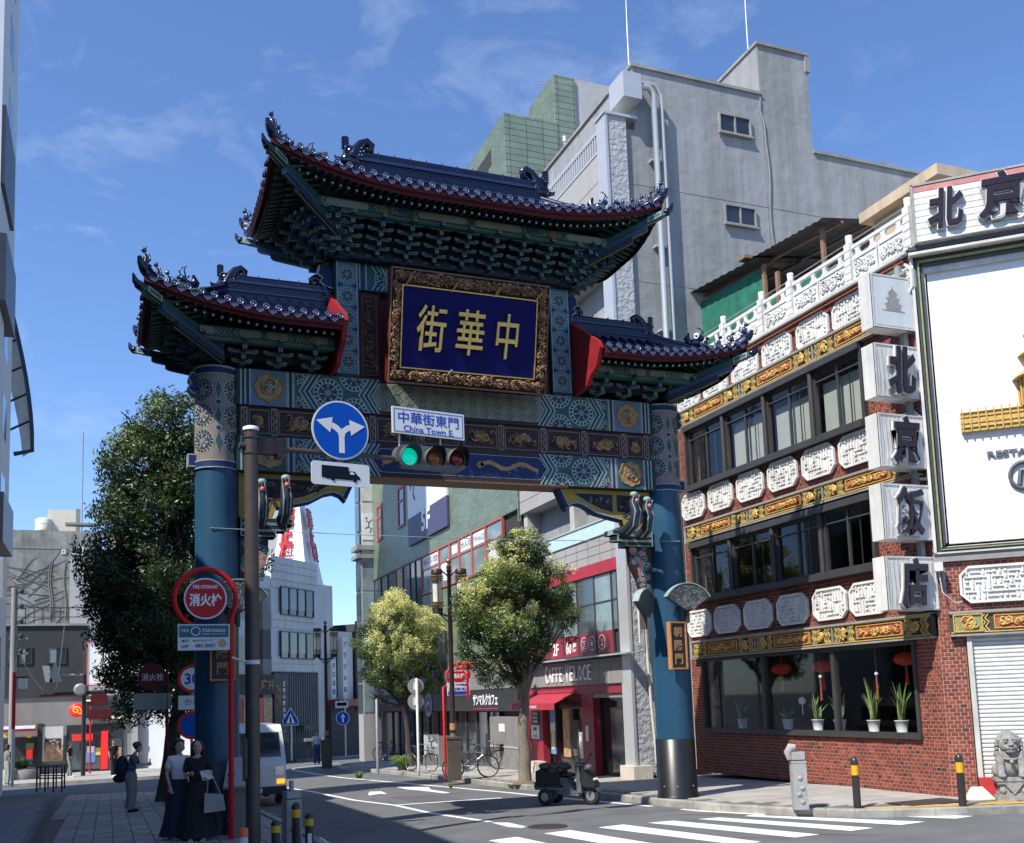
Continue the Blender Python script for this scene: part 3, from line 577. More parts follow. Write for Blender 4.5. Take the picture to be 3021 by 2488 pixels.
# ---- bracket sets
def bracket_mesh(tiers, step=.165, rise=.168, hw=.25):
    mb = MB(); mb.M = Matrix.Diagonal((1, 1, rise/.168, 1)); rise = .168
    for k in range(tiers):
        y, z = -step*k, rise*k; body = 'br_blue' if k % 2 else 'br_green'
        mb.cbox((0, y, z+.03), (.10, .10, .06), 'br_green' if k % 2 else 'br_blue')
        a = hw*(.62 if k == 0 else .92); P = [(-a, .135), (-a, .10), (-a+.06, .06), (a-.06, .06), (a, .10), (a, .135)]
        mb.prism([(p, z+q) for p, q in P], y-.035, y+.035, body)
        mb.line([(P[0][0]+.008, z+P[0][1]), (P[1][0]+.01, z+P[1][1]), (P[2][0], z+P[2][1]+.008), (P[3][0], z+P[3][1]+.008), (P[4][0]-.01, z+P[4][1]), (P[5][0]-.008, z+P[5][1])], .013, y-.042, None, 'br_line')
        mb.line([(-a, z+.13), (a, z+.13)], .012, y-.042, None, 'br_line')
        for sx in (-1, 1):
            mb.cbox((sx*(a-.035), y, z+.158), (.075, .08, .045), 'br_green'); mb.box(sx*(a-.035)-.04, sx*(a-.035)+.04, y-.043, y-.04, z+.15, z+.162, 'br_line')
        mb.box(-.03, .03, y-step-.07, y+.1, z+.07, z+.15, body); yy = y-step-.072
        mb.box(-.032, .032, yy, yy+.003, z+.068, z+.152, 'br_line'); mb.box(-.018, .018, yy-.002, yy, z+.085, z+.135, 'br_dark')
    me = mb.build('bracket_set'); m = me.data; D.objects.remove(me); return m
BR5, BR3 = bracket_mesh(5, .15, .108), bracket_mesh(3, .19, .108, .27)
def setb(mesh, x, y, z, a, sc=1.0): inst(mesh, 'bracket_set', gate, T3(XC+x, YC+y, z) @ RZ(radians(a)) @ Matrix.Scale(sc, 4))
for i in range(9):
    x = -2.12 + i*.53; setb(BR5, x, -.36, 9.84, 0); setb(BR5, -x, .36, 9.84, 180)
for s in (-1, 1):
    for y in (-.28, .28): setb(BR5, s*2.24, y, 9.84, 90*s)
    setb(BR5, s*2.2, -.34, 9.84, 45*s, 1.15); setb(BR5, s*2.2, .34, 9.84, 180-45*s, 1.15)
    for a in (12, 24, 36, 54, 66, 78): setb(BR5, s*2.24, -.36, 9.82+.02*(a % 3), a*s, 1.1); setb(BR5, s*2.24, .36, 9.84, 180-a*s, 1.1)
    for y in (-.5, 0, .5): setb(BR5, s*2.38, y, 9.84, 90*s, 1.0)
    for x in (2.75, 3.33, 3.91): setb(BR3, s*x, -.34, 7.72, 0); setb(BR3, s*x, .34, 7.72, 180)
    for y in (-.22, .22): setb(BR3, s*4.5, y, 7.76, 90*s)
    for a in (15, 45, 72): setb(BR3, s*4.42, -.30, 7.76, a*s, 1.05); setb(BR3, s*4.42, .30, 7.76, 180-a*s, 1.05)
mb = gmb(); mb.hprism([(-2.2, -.42), (2.2, -.42), (2.2, .42), (-2.2, .42)], 9.85, 9.9, 'br_dark'); mb.box(-2.15, 2.15, -.40, .40, 9.88, 10.6, 'br_dark')
for s in (-1, 1): mb.box(*sorted((s*2.3, s*4.42)), -.25, .25, 8.02, 8.5, 'br_dark')
mb.build('bracket_core', gate)
# ---- roofs
FIG = None
def small_beast():
    mb = MB(); mb.ball((0, 0, .07), .038, 'glaze_mid', 8, (.8, 1.1, 1.6)); mb.ball((0, -.03, .155), .03, 'glaze_mid', 8, (.9, 1.2, 1)); mb.ball((0, -.06, .15), .014, 'glaze_mid', 6)
    for s in (-1, 1): mb.tube([(s*.018, -.02, .08), (s*.022, -.045, 0)], .011, 'glaze_mid', 5); mb.tube([(s*.012, -.02, .175), (s*.02, -.015, .205)], [.010, .004], 'glaze_mid', 4)
    mb.tube([(0, .03, .04), (0, .07, .08), (0, .055, .15)], [.014, .012, .006], 'glaze_mid', 5); mb.cbox((0, 0, .0), (.06, .12, .02), 'glaze')
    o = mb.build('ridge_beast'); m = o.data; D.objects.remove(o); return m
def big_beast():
    mb = MB(); mb.ball((0, -.02, .10), .09, 'glaze_mid', 10, (.8, 1.5, 1.1)); mb.ball((0, -.15, .17), .06, 'glaze_mid', 8, (.9, 1.3, 1)); mb.tube([(0, .05, .08), (0, .14, .22), (0, .08, .33)], [.08, .07, .02], 'glaze', 6)
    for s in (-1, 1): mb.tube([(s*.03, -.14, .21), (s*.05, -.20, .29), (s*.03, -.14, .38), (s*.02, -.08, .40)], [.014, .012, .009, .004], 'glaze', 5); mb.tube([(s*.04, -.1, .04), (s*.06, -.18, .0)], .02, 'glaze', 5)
    for k in range(6): mb.ball((.05*cos(k), -.1+.06*sin(k*1.7), .1+.03*k), .025, 'glaze_mid', 5)
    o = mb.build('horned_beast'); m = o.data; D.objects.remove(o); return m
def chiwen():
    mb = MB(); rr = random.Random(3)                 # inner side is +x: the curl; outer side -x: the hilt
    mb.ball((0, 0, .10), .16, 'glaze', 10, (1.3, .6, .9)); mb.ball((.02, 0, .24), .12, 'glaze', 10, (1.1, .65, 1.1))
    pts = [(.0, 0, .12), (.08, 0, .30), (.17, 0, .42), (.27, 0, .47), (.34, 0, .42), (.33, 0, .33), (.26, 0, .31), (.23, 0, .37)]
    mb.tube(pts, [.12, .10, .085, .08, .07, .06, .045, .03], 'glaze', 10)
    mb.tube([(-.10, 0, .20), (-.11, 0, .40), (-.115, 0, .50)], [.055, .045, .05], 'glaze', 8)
    for k in range(5): mb.cbox((-.115, 0, .30+k*.045), (.12, .09, .012), 'glaze_mid')
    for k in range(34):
        a = rr.random()*6.28; mb.ball((-.14+rr.random()*.3, (.085 if k % 2 else -.085), .02+rr.random()*.30), .014+rr.random()*.016, 'glaze_mid', 5)
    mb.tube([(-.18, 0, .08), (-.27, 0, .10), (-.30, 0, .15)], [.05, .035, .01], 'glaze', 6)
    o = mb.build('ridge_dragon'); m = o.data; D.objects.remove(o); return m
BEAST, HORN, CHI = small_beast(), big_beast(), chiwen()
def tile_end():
    mb = MB(); mb.lathe([(.055, 0), (.058, -.012), (.046, -.014), (.044, -.006), (.002, -.008)], 'glaze_mid', n=10, ax='Y'); mb.ball((0, -.008, 0), .02, 'glaze_pale', 6, (1, .5, 1))
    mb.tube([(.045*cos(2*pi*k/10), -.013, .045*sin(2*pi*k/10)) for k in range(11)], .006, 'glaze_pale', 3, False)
    mb.tube([(0, .05, .05), (0, .045, .10)], [.012, .004], 'glaze_mid', 5); o = mb.build('tile_end'); m = o.data; D.objects.remove(o); return m
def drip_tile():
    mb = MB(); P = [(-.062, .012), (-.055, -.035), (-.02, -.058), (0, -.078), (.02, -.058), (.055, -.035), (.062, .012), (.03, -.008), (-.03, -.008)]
    mb.prism(P, -.008, .006, 'glaze_mid'); mb.line(P[:7], .009, -.011, None, 'glaze_pale'); mb.line([(-.03, -.02), (0, -.05), (.03, -.02)], .007, -.011, None, 'glaze_pale'); o = mb.build('drip_tile'); m = o.data; D.objects.remove(o); return m
TE, DT = tile_end(), drip_tile()
def rafter(sq):
    mb = MB()
    if sq: mb.box(-.03, .03, 0, .5, -.03, .03, 'br_green'); mb.box(-.031, .031, -.004, 0, -.031, .031, 'br_line'); mb.box(-.024, .024, -.007, -.004, -.024, .024, 'rafter_end')
    else: mb.tube([(0, 0, 0), (0, .6, .0)], .032, 'br_green', 8); mb.disc(0, 0, .030, -.003, 'br_blue', 8); mb.disc(0, 0, .019, -.006, 'white_dot', 8)
    o = mb.build('rafter'); m = o.data; D.objects.remove(o); return m
RS, RR_ = rafter(True), rafter(False)
def roof(Lr, Le, De, zr, ze, lift, xs, s, x_in, beasts):
    """s = 0: roof with two hips; s = +-1: one hip on that side, the other end against a post at x_in"""
    def zf(x, y):
        ax = abs(x) if s == 0 else x*s; t = max(abs(y)/De, (ax-Lr)/(Le-Lr), 0); t = min(t, 1.03)
        z = zr-(zr-ze)*(1-(max(0, 1-t))**1.45); a = max(0, (ax-xs)/(Le-xs)); b = max(0, (abs(y)/De-.25)/.75); return z + lift*a**2.1*b**2
    x0 = -Le if s == 0 else (x_in if s > 0 else -Le); x1 = Le if s >= 0 else -x_in
    root = None
    # deck
    nx, ny = 56, 24; mb = gmb(); g = lambda i, n, a, b: a+(b-a)*i/n
    X = [g(i, nx, x0, x1) for i in range(nx+1)]; Y = [g(j, ny, -De, De) for j in range(ny+1)]
    for dz, m in ((0, 'glaze'), (-.07, 'br_dark')):
        vs = [(x, y, zf(x, y)+dz) for y in Y for x in X]; mb.add(vs, [(j*(nx+1)+i, j*(nx+1)+i+1, (j+1)*(nx+1)+i+1, (j+1)*(nx+1)+i) for j in range(ny) for i in range(nx)], m, True)
    ring = [(x, -De) for x in X] + [(x1, y) for y in Y[1:]] + [(x, De) for x in X[::-1][1:]] + [(x0, y) for y in Y[::-1][1:-1]]
    n = len(ring); vs = [(x, y, zf(x, y)) for x, y in ring] + [(x, y, zf(x, y)-.12) for x, y in ring]; mb.add(vs, [(i, (i+1) % n, (i+1) % n+n, i+n) for i in range(n)], 'dark_red')
    root = mb.build('tiled_roof', gate)
    mb = gmb()                                        # fascia set in behind the tile lip
    inn = lambda x, y, k: (x*(1-k/max(abs(x1), abs(x0))) if (s == 0 or abs(x) > abs(x_in)+.01) else x, y*(1-k/De))
    vs = []; 
    for x, y in ring: a, b = inn(x, y, .03); vs.append((a, b, zf(x, y)-.02)); 
    for x, y in ring: a, b = inn(x, y, .10); vs.append((a, b, zf(x, y)-.17))
    mb.add(vs, [(i, (i+1) % n, (i+1) % n+n, i+n) for i in range(n)], 'dark_red'); mb.build('eave_board', root)
    W = lambda x, y, z: Vector((XC+x, YC+y, z))
    sp = .205; k0 = int((x1-x0)/sp); sp = (x1-x0-.1)/k0
    def row(pts, ang):
        mb = gmb(); mb.tube([(a, b, c+.02) for a, b, c in pts], .052, 'glaze', 7, True); r_ = mb.build('cover_tile_row', root)
        e = pts[-1]; inst(TE, 'tile_end', r_, T3(XC, YC, 0) @ T3(e[0], e[1], e[2]+.02) @ RZ(ang))
    for i in range(k0+1):
        x = x0+.05+i*sp; ax = abs(x) if s == 0 else x*s; y0 = De*max(0, (ax-Lr)/(Le-Lr))
        for sy in (-1, 1):
            if De-y0 > .12: row([(x, sy*(y0+(De+.03-y0)*j/7), zf(x, y0+(De+.0-y0)*j/7)) for j in range(8)], 0 if sy < 0 else pi)
            if i < k0: xm = x+sp/2; inst(DT, 'drip_tile', root, T3(XC+xm, YC+sy*(De+.02), zf(xm, De)-.015) @ RZ(0 if sy < 0 else pi))
    ends = [-1, 1] if s == 0 else [s]
    for e in ends:
        ky = int(2*De/sp); spy = (2*De-.1)/ky
        for j in range(ky+1):
            y = -De+.05+j*spy; xx = Lr+(Le-Lr)*abs(y)/De
            if Le-xx > .12: row([(e*(xx+(Le+.03-xx)*q/7), y, zf(e*(xx+(Le-xx)*q/7), y)) for q in range(8)], e*pi/2)
            if j < ky: inst(DT, 'drip_tile', root, T3(XC+e*(Le+.02), YC+y+spy/2, zf(e*Le, y+spy/2)-.015) @ RZ(e*pi/2))
    # rafters under the eave
    def eave(px, py, ang, nrm):
        z = zf(px, py)
        for mesh, ins, dz, nm in ((RS, .13, -.115, 'square_rafter'), (RR_, .36, -.155, 'round_rafter')):
            tilt = .30; inst(mesh, nm, root, T3(XC+px-nrm[0]*ins, YC+py-nrm[1]*ins, z+dz) @ RZ(ang) @ Matrix.Rotation(tilt, 4, 'X'))
    rs = .135; kk = int((x1-x0-.2)/rs)
    for i in range(kk+1): eave(x0+.1+i*(x1-x0-.2)/kk, -De, 0, (0, -1))
    kk = int(2*De/rs)-1
    for e in ends:
        for j in range(kk): eave(e*Le, -De+.15+j*(2*De-.3)/(kk-1), e*pi/2, (e, 0))
    # painted purlins
    y = De-.60; xe = Le-.70; xi = -xe if s == 0 else (x_in if s > 0 else -xe); xo = xe if s >= 0 else -x_in; zp = ze-.15
    mb = gmb()
    for sy in (-1, 1): mb.box(xi, xo, *sorted((sy*y, sy*(y-.12))), zp-.14, zp+.02, 'br_green'); mb.box(xi, xo, *sorted((sy*(y-.05), sy*(y-.17))), zp-.20, zp-.14, 'br_green'); mb.box(xi, xo, *sorted((sy*(y-.046), sy*(y-.06))), zp-.15, zp-.14, 'br_line')
    for e in ends: mb.box(*sorted((e*xe, e*(xe-.12))), -y, y, zp-.14, zp+.02, 'br_green')
    pl = mb.build('eave_purlin', root); mb = gmb(); mp_ = flatmap(-y); c = (xi+xo)/2; hw = (xo-xi)/2
    for a, b, m in ((.02, .34, 'cream_lattice'), (.40, .48, 'br_blue'), (.52, .58, 'gold_dull'), (.64, .90, 'cream_lattice')):
        for d in ((-1, 1)):
            P = [(c+d*hw*a, zp-.06), (c+d*(hw*a+.05), zp-.12), (c+d*(hw*b-.05), zp-.12), (c+d*hw*b, zp-.06), (c+d*(hw*b-.05), zp), (c+d*(hw*a+.05), zp)]
            fpoly(mb, mp_, P, .003, m); mb.line(P[2:5], .012, -y-.006, None, 'br_line'); q = c+d*(hw*b+.06); mb.line([(q-d*.04, zp-.12), (q+d*.01, zp-.06), (q-d*.04, zp)], .014, -y-.006, None, 'br_line')
    mb.build('painted_panel', pl)
    # ridge
    ra, rb = (-Lr, Lr) if s == 0 else ((x_in-.05, Lr) if s > 0 else (-Lr, -x_in+.05)); mb = gmb()
    hh = .46 if s == 0 else .34
    for wd, a, b, m in ((.20, -.10, .06, 'glaze'), (.14, .06, hh*.65, 'glaze'), (.19, hh*.65, hh*.78, 'glaze_mid'), (.10, hh*.78, hh, 'glaze')): mb.box(ra-.05, rb+.05, -wd/2, wd/2, zr+a, zr+b, m)
    mb.tube([(ra, 0, zr+hh), (rb, 0, zr+hh)], .055, 'glaze', 8); mb.tube([(ra, -.10, zr+.06), (rb, -.10, zr+.06)], .022, 'glaze_mid', 6); kj = int((rb-ra)/.3)
    for j in range(kj): mb.cbox((ra+(j+.5)*(rb-ra)/kj, 0, zr+hh), (.012, .125, .125), 'glaze_mid')
    mb.build('main_ridge', root)
    for e, xp in ((-1, ra), (1, rb)):
        inst(CHI, 'ridge_dragon', root, T3(XC+xp+e*.02, YC, zr+hh-.26) @ (RZ(0) if e < 0 else RZ(pi)) @ Matrix.Scale(1.08 if s == 0 else .9, 4))
    # hips
    for e in ends:
        for sy in (-1, 1):
            hp = lambda t: Vector((e*(Lr+(Le-Lr)*t), sy*De*t, zf(e*(Lr+(Le-Lr)*t), De*t)))
            pts = [hp(i/12) for i in range(13)]; mb = gmb()
            mb.tube([p+Vector((0, 0, .04)) for p in pts], .075, 'glaze', 7); mb.tube([p+Vector((0, 0, .13 if i > 5 else .17)) for i, p in enumerate(pts)], [.06]*13, 'glaze', 7)
            mb.tube([p+Vector((0, 0, .08)) for p in pts], .088, 'glaze_mid', 4); d = (pts[-1]-pts[-2]).normalized(); tp = pts[-1]
            mb.tube([tp+Vector((0, 0, .08)), tp+d*.08+Vector((0, 0, .10)), tp+d*.12+Vector((0, 0, .17))], [.09, .06, .03], 'glaze', 7); hipo = mb.build('hip_ridge', root)
            aa = atan2(sy*De, e*(Le-Lr))+pi/2
            inst(HORN, 'horned_beast', hipo, T3(XC, YC, .14) @ Matrix.Translation(hp(.48)) @ RZ(aa))
            for k in range(beasts): inst(BEAST, 'ridge_beast', hipo, T3(XC, YC, .17) @ Matrix.Translation(hp(.60+.38*k/(beasts-1))) @ RZ(aa) @ Matrix.Scale(1.15 if k < beasts-1 else 1.35, 4))
            # corner beam with its dragon-head tip
            c0 = Vector((e*(Le-1.25), sy*(De-.95), ze-.36)); c1 = tp+Vector((0, 0, -.26)); dd = (c1-c0).normalized(); mb = gmb(); sd = Vector((-dd.y, dd.x, 0)).normalized()
            def cbeam(a, b, w_, h_, m):
                for o0, mm, ww, hh2 in ((0, m, w_, h_), (.0, 'br_line', w_*.0+.02, .012), ):
                    q = []
                    for P_ in (a, b):
                        for u_, v_ in ((-1, -1), (1, -1), (1, 1), (-1, 1)): q.append(P_+sd*u_*ww/2+Vector((0, 0, v_*hh2/2 - (h_/2 if mm == 'br_line' else 0))))
                    mb.add(q, [(0,3,2,1),(4,5,6,7),(0,1,5,4),(1,2,6,5),(2,3,7,6),(3,0,4,7)], mm)
            cbeam(c0, c1+dd*.10, .11, .10, 'br_green'); cbeam(c0+Vector((0, 0, -.12)), c1-dd*.32+Vector((0, 0, -.11)), .12, .10, 'br_blue'); cbeam(c0+Vector((0, 0, -.22)), c1-dd*.62+Vector((0, 0, -.20)), .13, .10, 'br_dark')
            t2 = c1+dd*.08; mb.ball(t2, .085, 'glaze', 8, (1, 1, .8)); mb.tube([t2, t2+dd*.09+Vector((0, 0, .03)), t2+dd*.13+Vector((0, 0, .12))], [.075, .05, .015], 'glaze', 6)
            for sgn in (-1, 1):
                A = c1-dd*.30+sd*sgn*.079; Bq = c1-dd*.02+sd*sgn*.079
                mb.add([A+Vector((0, 0, -.05)), Bq+Vector((0, 0, -.05)), Bq+Vector((0, 0, .05)), A+Vector((0, 0, .05))], [(0, 1, 2, 3)], 'line_pale'); A += sd*sgn*.003+dd*.03; Bq += sd*sgn*.003-dd*.03
                mb.add([A+Vector((0, 0, -.03)), Bq+Vector((0, 0, -.03)), Bq+Vector((0, 0, .03)), A+Vector((0, 0, .03))], [(0, 1, 2, 3)], 'br_green')
            mb.build('corner_beam', root)
roof(1.86, 3.60, 1.72, 11.60, 10.68, .46, 1.0, 0, None, 6)
roof(4.10, 5.50, 1.45, 9.06, 8.31, .38, 3.1, 1, 2.42, 4)
roof(4.10, 5.50, 1.45, 9.06, 8.31, .38, 3.1, -1, 2.42, 4)
for s in (-1, 1):                                     # red end boards of the side roofs
    mb = MB(GM @ T3(s*2.36, 0, 0) @ RZ(pi/2)); mb.prism([(a*1, b) for a, b in ((-1.40, 8.30), (-1.32, 8.45), (-.2, 9.2), (.2, 9.2), (1.32, 8.45), (1.40, 8.30), (1.22, 8.0), (.95, 7.9), (.8, 7.76), (.5, 7.72), (-.5, 7.72), (-.8, 7.76), (-.95, 7.9), (-1.22, 8.0))], -.04, .04, 'red_paint'); mb.build('end_board', gate)
# ---- name plates and fan lamps on the columns
for s, x0 in ((1, 4.19), (-1, -4.24)):
    Mx = GM @ T3(x0, -.45, 2.89) @ RZ(radians(8 if s > 0 else -4)); mb = MB(Mx)
    mb.box(-.185, .185, -.02, .06, -.44, .44, 'panel_black'); mb.frame(-.20, .20, -.455, .455, .028, -.045, .06, 'wood_frame'); mb.box(-.04, .04, .05, .2, -.3, .3, 'iron'); nb = mb.build('name_plate', gate)
    for ch, z in (('朝', .26), ('陽', 0), ('門', -.26)): mb = MB(Mx); mb.text(ch, 0, z, .19, .20, -.022, .012, 'gold_paint', .018); mb.build('character', nb)
M('fan_grey', (.055, .06, .055), .5, var=.2); M('fan_speck', (.30, .31, .28), .5)
def fan(x, y, z, rz, r1=.56, r0=.06, dark=False):
    Mx = GM @ T3(x, y, z) @ RZ(radians(rz)); mb = MB(Mx); a0, a1 = radians(32), radians(148); n = 18
    arc = lambda r_: [(r_*cos(a0+(a1-a0)*k/n), r_*sin(a0+(a1-a0)*k/n)) for k in range(n+1)]
    P = arc(r1) + arc(r0)[::-1]; mb.prism(P, -.05, .05, 'fan_grey'); mb.line(arc(r1+.008), .02, -.065, .065, 'line_pale')
    if not dark:
        rf = random.Random(9)
        for k in range(150):
            a = rf.uniform(a0+.04, a1-.04); q = rf.uniform(r0+.05, r1-.03); b = rf.random()*3; l_ = .012+rf.random()*.014
            c0 = (q*cos(a), q*sin(a)); mb.line([(c0[0]-l_*cos(b), c0[1]-l_*sin(b)), (c0[0]+l_*cos(b), c0[1]+l_*sin(b))], .011, -.054, None, 'fan_speck')
    mb.box(-.03, .03, .0, .12, -.2, .1, 'iron'); f = mb.build('fan_lamp', gate); return f
fan(4.42, -.52, 3.52, 0); fan(3.62, -.30, 3.42, 38, dark=True); fan(-4.0, -.5, 3.50, 8)
mb = gmb(); mb.tube([(-4.42+8.84*i/12, -.36, 4.93-.06*sin(pi*i/12)) for i in range(13)], .008, 'line_pale', 4); mb.build('span_wire', gate)
# ================================================================ brick restaurant on the right
M('brick', (.21, .045, .028), .7, var=.22, sc=7, grime=.2); M('brick_b', (.16, .036, .026), .7, var=.22, sc=7, grime=.2); M('brick_c', (.27, .065, .038), .7, var=.2, sc=7); M('brick_d', (.05, .028, .026), .7, var=.2)
M('mortar', (.42, .25, .19), .95, var=.12, sc=5); M('stucco', (.70, .70, .68), .9, var=.05, sc=.8, bump=1.6, bsc=5); M('white_stone', (.74, .73, .70), .8, var=.08, sc=6, grime=.2, streak=.12)
M('frame_dark', (.045, .043, .042), .45, var=.15); M('frame_grey', (.30, .29, .27), .6, var=.15, grime=.25); M('gold_relief', (.56, .36, .10), .5, metal=.15, var=.25, sc=20); M('relief_red', (.36, .10, .04), .6, var=.3, sc=18)
M('relief_green', (.24, .27, .12), .6, var=.2, sc=12); M('relief_dark', (.05, .045, .03), .7); M('blind', (.50, .50, .43), .8, var=.05); M('inside', (.035, .035, .035), .9); M('inside_wall', (.10, .085, .065), .9)
M('white_frame', (.62, .61, .58), .6, var=.1, grime=.2, streak=.15); M('sign_white', (.72, .72, .69), .5, var=.08, sc=3, streak=.25, grime=.1); M('sign_face', (.62, .66, .66), .35, var=.06, streak=.12); M('sign_black', (.025, .015, .018), .3, var=.3, sc=16)
M('sign_maroon', (.018, .008, .01), .25, var=.4, sc=14); M('pvc', (.62, .61, .57), .5, var=.1, grime=.15); M('plant', (.12, .20, .045), .5, var=.3, sc=14); M('plant_pale', (.34, .38, .14), .5, var=.3, sc=14); M('pot_white', (.8, .8, .78), .4, var=.03)
M('lantern', (.45, .04, .03), .6, emit=.05); M('shutter', (.66, .66, .65), .4, var=.06, streak=.1); M('red_base', (.42, .03, .04), .5); M('stone_lion', (.30, .30, .28), .85, var=.25, sc=14, bump=1, bsc=60, grime=.3); M('net_green', (.012, .13, .085), .8, var=.35, sc=3)
M('tin', (.07, .06, .055), .6, metal=.3, var=.3, streak=.3); M('timber', (.22, .13, .08), .8, var=.2); M('beige', (.55, .43, .30), .8, var=.1, streak=.25); M('ink', (.10, .11, .13), .6)
Mglass('glass_clear', (.80, .83, .83), .03); Mglass('glass_dark', (.22, .24, .24), .10)
FB = Fac(13.85, 14.02, -90)        # street face: s grows towards the camera, so s = 14.02 - Y
FC = Fac(13.85, 14.02, -42)        # corner face
Sy = lambda Y: 14.02-Y
rest = thing('brick_restaurant', 'three storey red brick Chinese restaurant with gold bands and white fretwork panels', 'restaurant', (15, 17, 0))
RX1 = 8.6                           # length of corner face
mb = MB(); c2 = FC.w(RX1, 0, 0)
mb.hprism([(13.88, 22.4), (13.88, 14.03), (c2.x+.02, c2.y+.03), (c2.x+8, c2.y+2), (26, 22.4)], 9.6, 10.0, 'white_frame'); mb.build('roof', rest)
mb = MB(); mb.hprism([(14.5, 22.35), (14.5, 14.6), (c2.x, c2.y+1), (26, 18), (26, 22.35)], 2.95, 3.05, 'inside_wall'); mb.build('floor', rest); mb = MB(); mb.hprism([(14.5, 22.35), (14.5, 14.6), (c2.x, c2.y+1), (26, 18), (26, 22.35)], 5.9, 6.0, 'inside_wall'); mb.build('floor', rest)
mb = MB(); mb.box(17.5, 17.6, 14.8, 22.3, 0, 9.6, 'inside'); mb.box(13.9, 26, 22.3, 22.4, 0, 10, 'inside_wall'); mb.build('inner_wall', rest)
win = [(7.2, 8.66), (4.34, 5.62)]; wY = (15.42, 21.95)
def wallrects(): # solid brick areas of the street face in (s0, s1, z0, z1)
    a, b = Sy(22.4), 0; w0, w1 = Sy(wY[1]), Sy(wY[0]); g0, g1 = Sy(21.85), Sy(14.64)
    out = [(a, b, .0, 1.05), (a, g0, 1.05, 2.74), (g1, b, 1.05, 2.74), (a, b, 2.74, 2.84), (a, b, 3.24, 4.34), (a, w0, 4.34, 5.62), (w1, b, 4.34, 5.62), (a, b, 5.62, 5.82), (a, b, 6.18, 7.2), (a, w0, 7.2, 8.66), (w1, b, 7.2, 8.66), (a, b, 8.66, 8.80), (a, b, 9.2, 9.98)]
    return out
cut = [(Sy(20.7), Sy(14.6))]
BW, BH, G = .122, .0705, .0145
near = []; far = MB(FB.M); allb = []
def bricks(fac, rects, collect):
    for s0, s1, z0, z1 in rects:
        n = max(1, round((z1-z0)/BH)); h = (z1-z0)/n
        for j in range(n):
            zz = z0+j*h; off = (BW/2 if (round(zz/BH) % 2) else 0); x = s0-off
            while x < s1-1e-4:
                a, b = max(x, s0), min(x+BW, s1)
                if b-a > .02: collect.append((fac, a+G/2, b-G/2, zz+G/2, zz+h-G/2))
                x += BW
st = []; rects = wallrects(); bricks(FB, [r for r in rects if not (r[2] == 0)], st)
g0, g1 = Sy(21.85), Sy(14.64); bricks(FB, [(Sy(22.4), 0, 0, .93)], st)
x = g0
while x < g1: st.append((FB, x+.005, min(x+.07, g1)-.005, .935, 1.045)); x += .07
bricks(FB, [(Sy(22.4), g0, .93, 1.05), (g1, 0, .93, 1.05)], st)
cr = [(0, .42, 0, 2.82), (0, RX1, 3.24, 4.2), (0, .22, 4.2, 10.0)]
bricks(FC, cr+[(0, .25, 2.82, 3.24)], st); cr = cr + [(0, RX1, 2.82, 3.24)]
mb = FB.mb()
for s0, s1, z0, z1 in rects: mb.box(s0, s1, .006, .30, z0, z1, 'mortar')
mb.build('wall', rest); wallC = FC.mb()
for s0, s1, z0, z1 in cr: wallC.box(s0, s1, .006, .30, z0, z1, 'mortar')
wallC.build('wall', rest)
# the 300 bricks that show largest are pieces of their own, the rest one body
def size(b): P = b[0].w((b[1]+b[2])/2, 0, b[3]); d = (P-EYE).length; dd = (P-EYE).normalized(); nrm = Vector((-sin(b[0].a), cos(b[0].a), 0)); return (b[2]-b[1])*(b[4]-b[3])*abs(dd.dot(nrm))/d**2 * (1 if (P.z < 2.8 or P.x > 14) else .1)
st.sort(key=size, reverse=True); bm = ['brick', 'brick', 'brick_b', 'brick_b', 'brick_c', 'brick_d']; bmesh_cache = {}
rb = random.Random(4)
for b in st[:300]:
    m = rb.choices(bm, (5, 5, 4, 3, 3, 1.3))[0]; key = (round(b[2]-b[1], 3), round(b[4]-b[3], 3), m)
    if key not in bmesh_cache:
        q = MB(); w_, h_ = b[2]-b[1], b[4]-b[3]; q.add([(-w_/2, .006, -h_/2), (w_/2, .006, -h_/2), (w_/2, .006, h_/2), (-w_/2, .006, h_/2), (-w_/2+.002, 0, -h_/2+.002), (w_/2-.002, 0, -h_/2+.002), (w_/2-.002, 0, h_/2-.002), (-w_/2+.002, 0, h_/2-.002)], [(4, 5, 6, 7), (0, 1, 5, 4), (1, 2, 6, 5), (2, 3, 7, 6), (3, 0, 4, 7)], m)
        o = q.build('brick'); bmesh_cache[key] = o.data; D.objects.remove(o)
    inst(bmesh_cache[key], 'brick', rest, b[0].M @ T3((b[1]+b[2])/2, rb.uniform(-.002, .001), (b[3]+b[4])/2))
mb = MB()
for b in st[300:]:
    mb.M = b[0].M; o = rb.uniform(-.002, .001); mb.add([(b[1], .007, b[3]), (b[2], .007, b[3]), (b[2], .007, b[4]), (b[1], .007, b[4]), (b[1], o, b[3]), (b[2], o, b[3]), (b[2], o, b[4]), (b[1], o, b[4])], [(4, 5, 6, 7), (0, 1, 5, 4), (1, 2, 6, 5), (2, 3, 7, 6), (3, 0, 4, 7)], rb.choices(bm, (5, 5, 4, 3, 3, 1.3))[0])
mb.build('bricks', rest, kind='stuff')
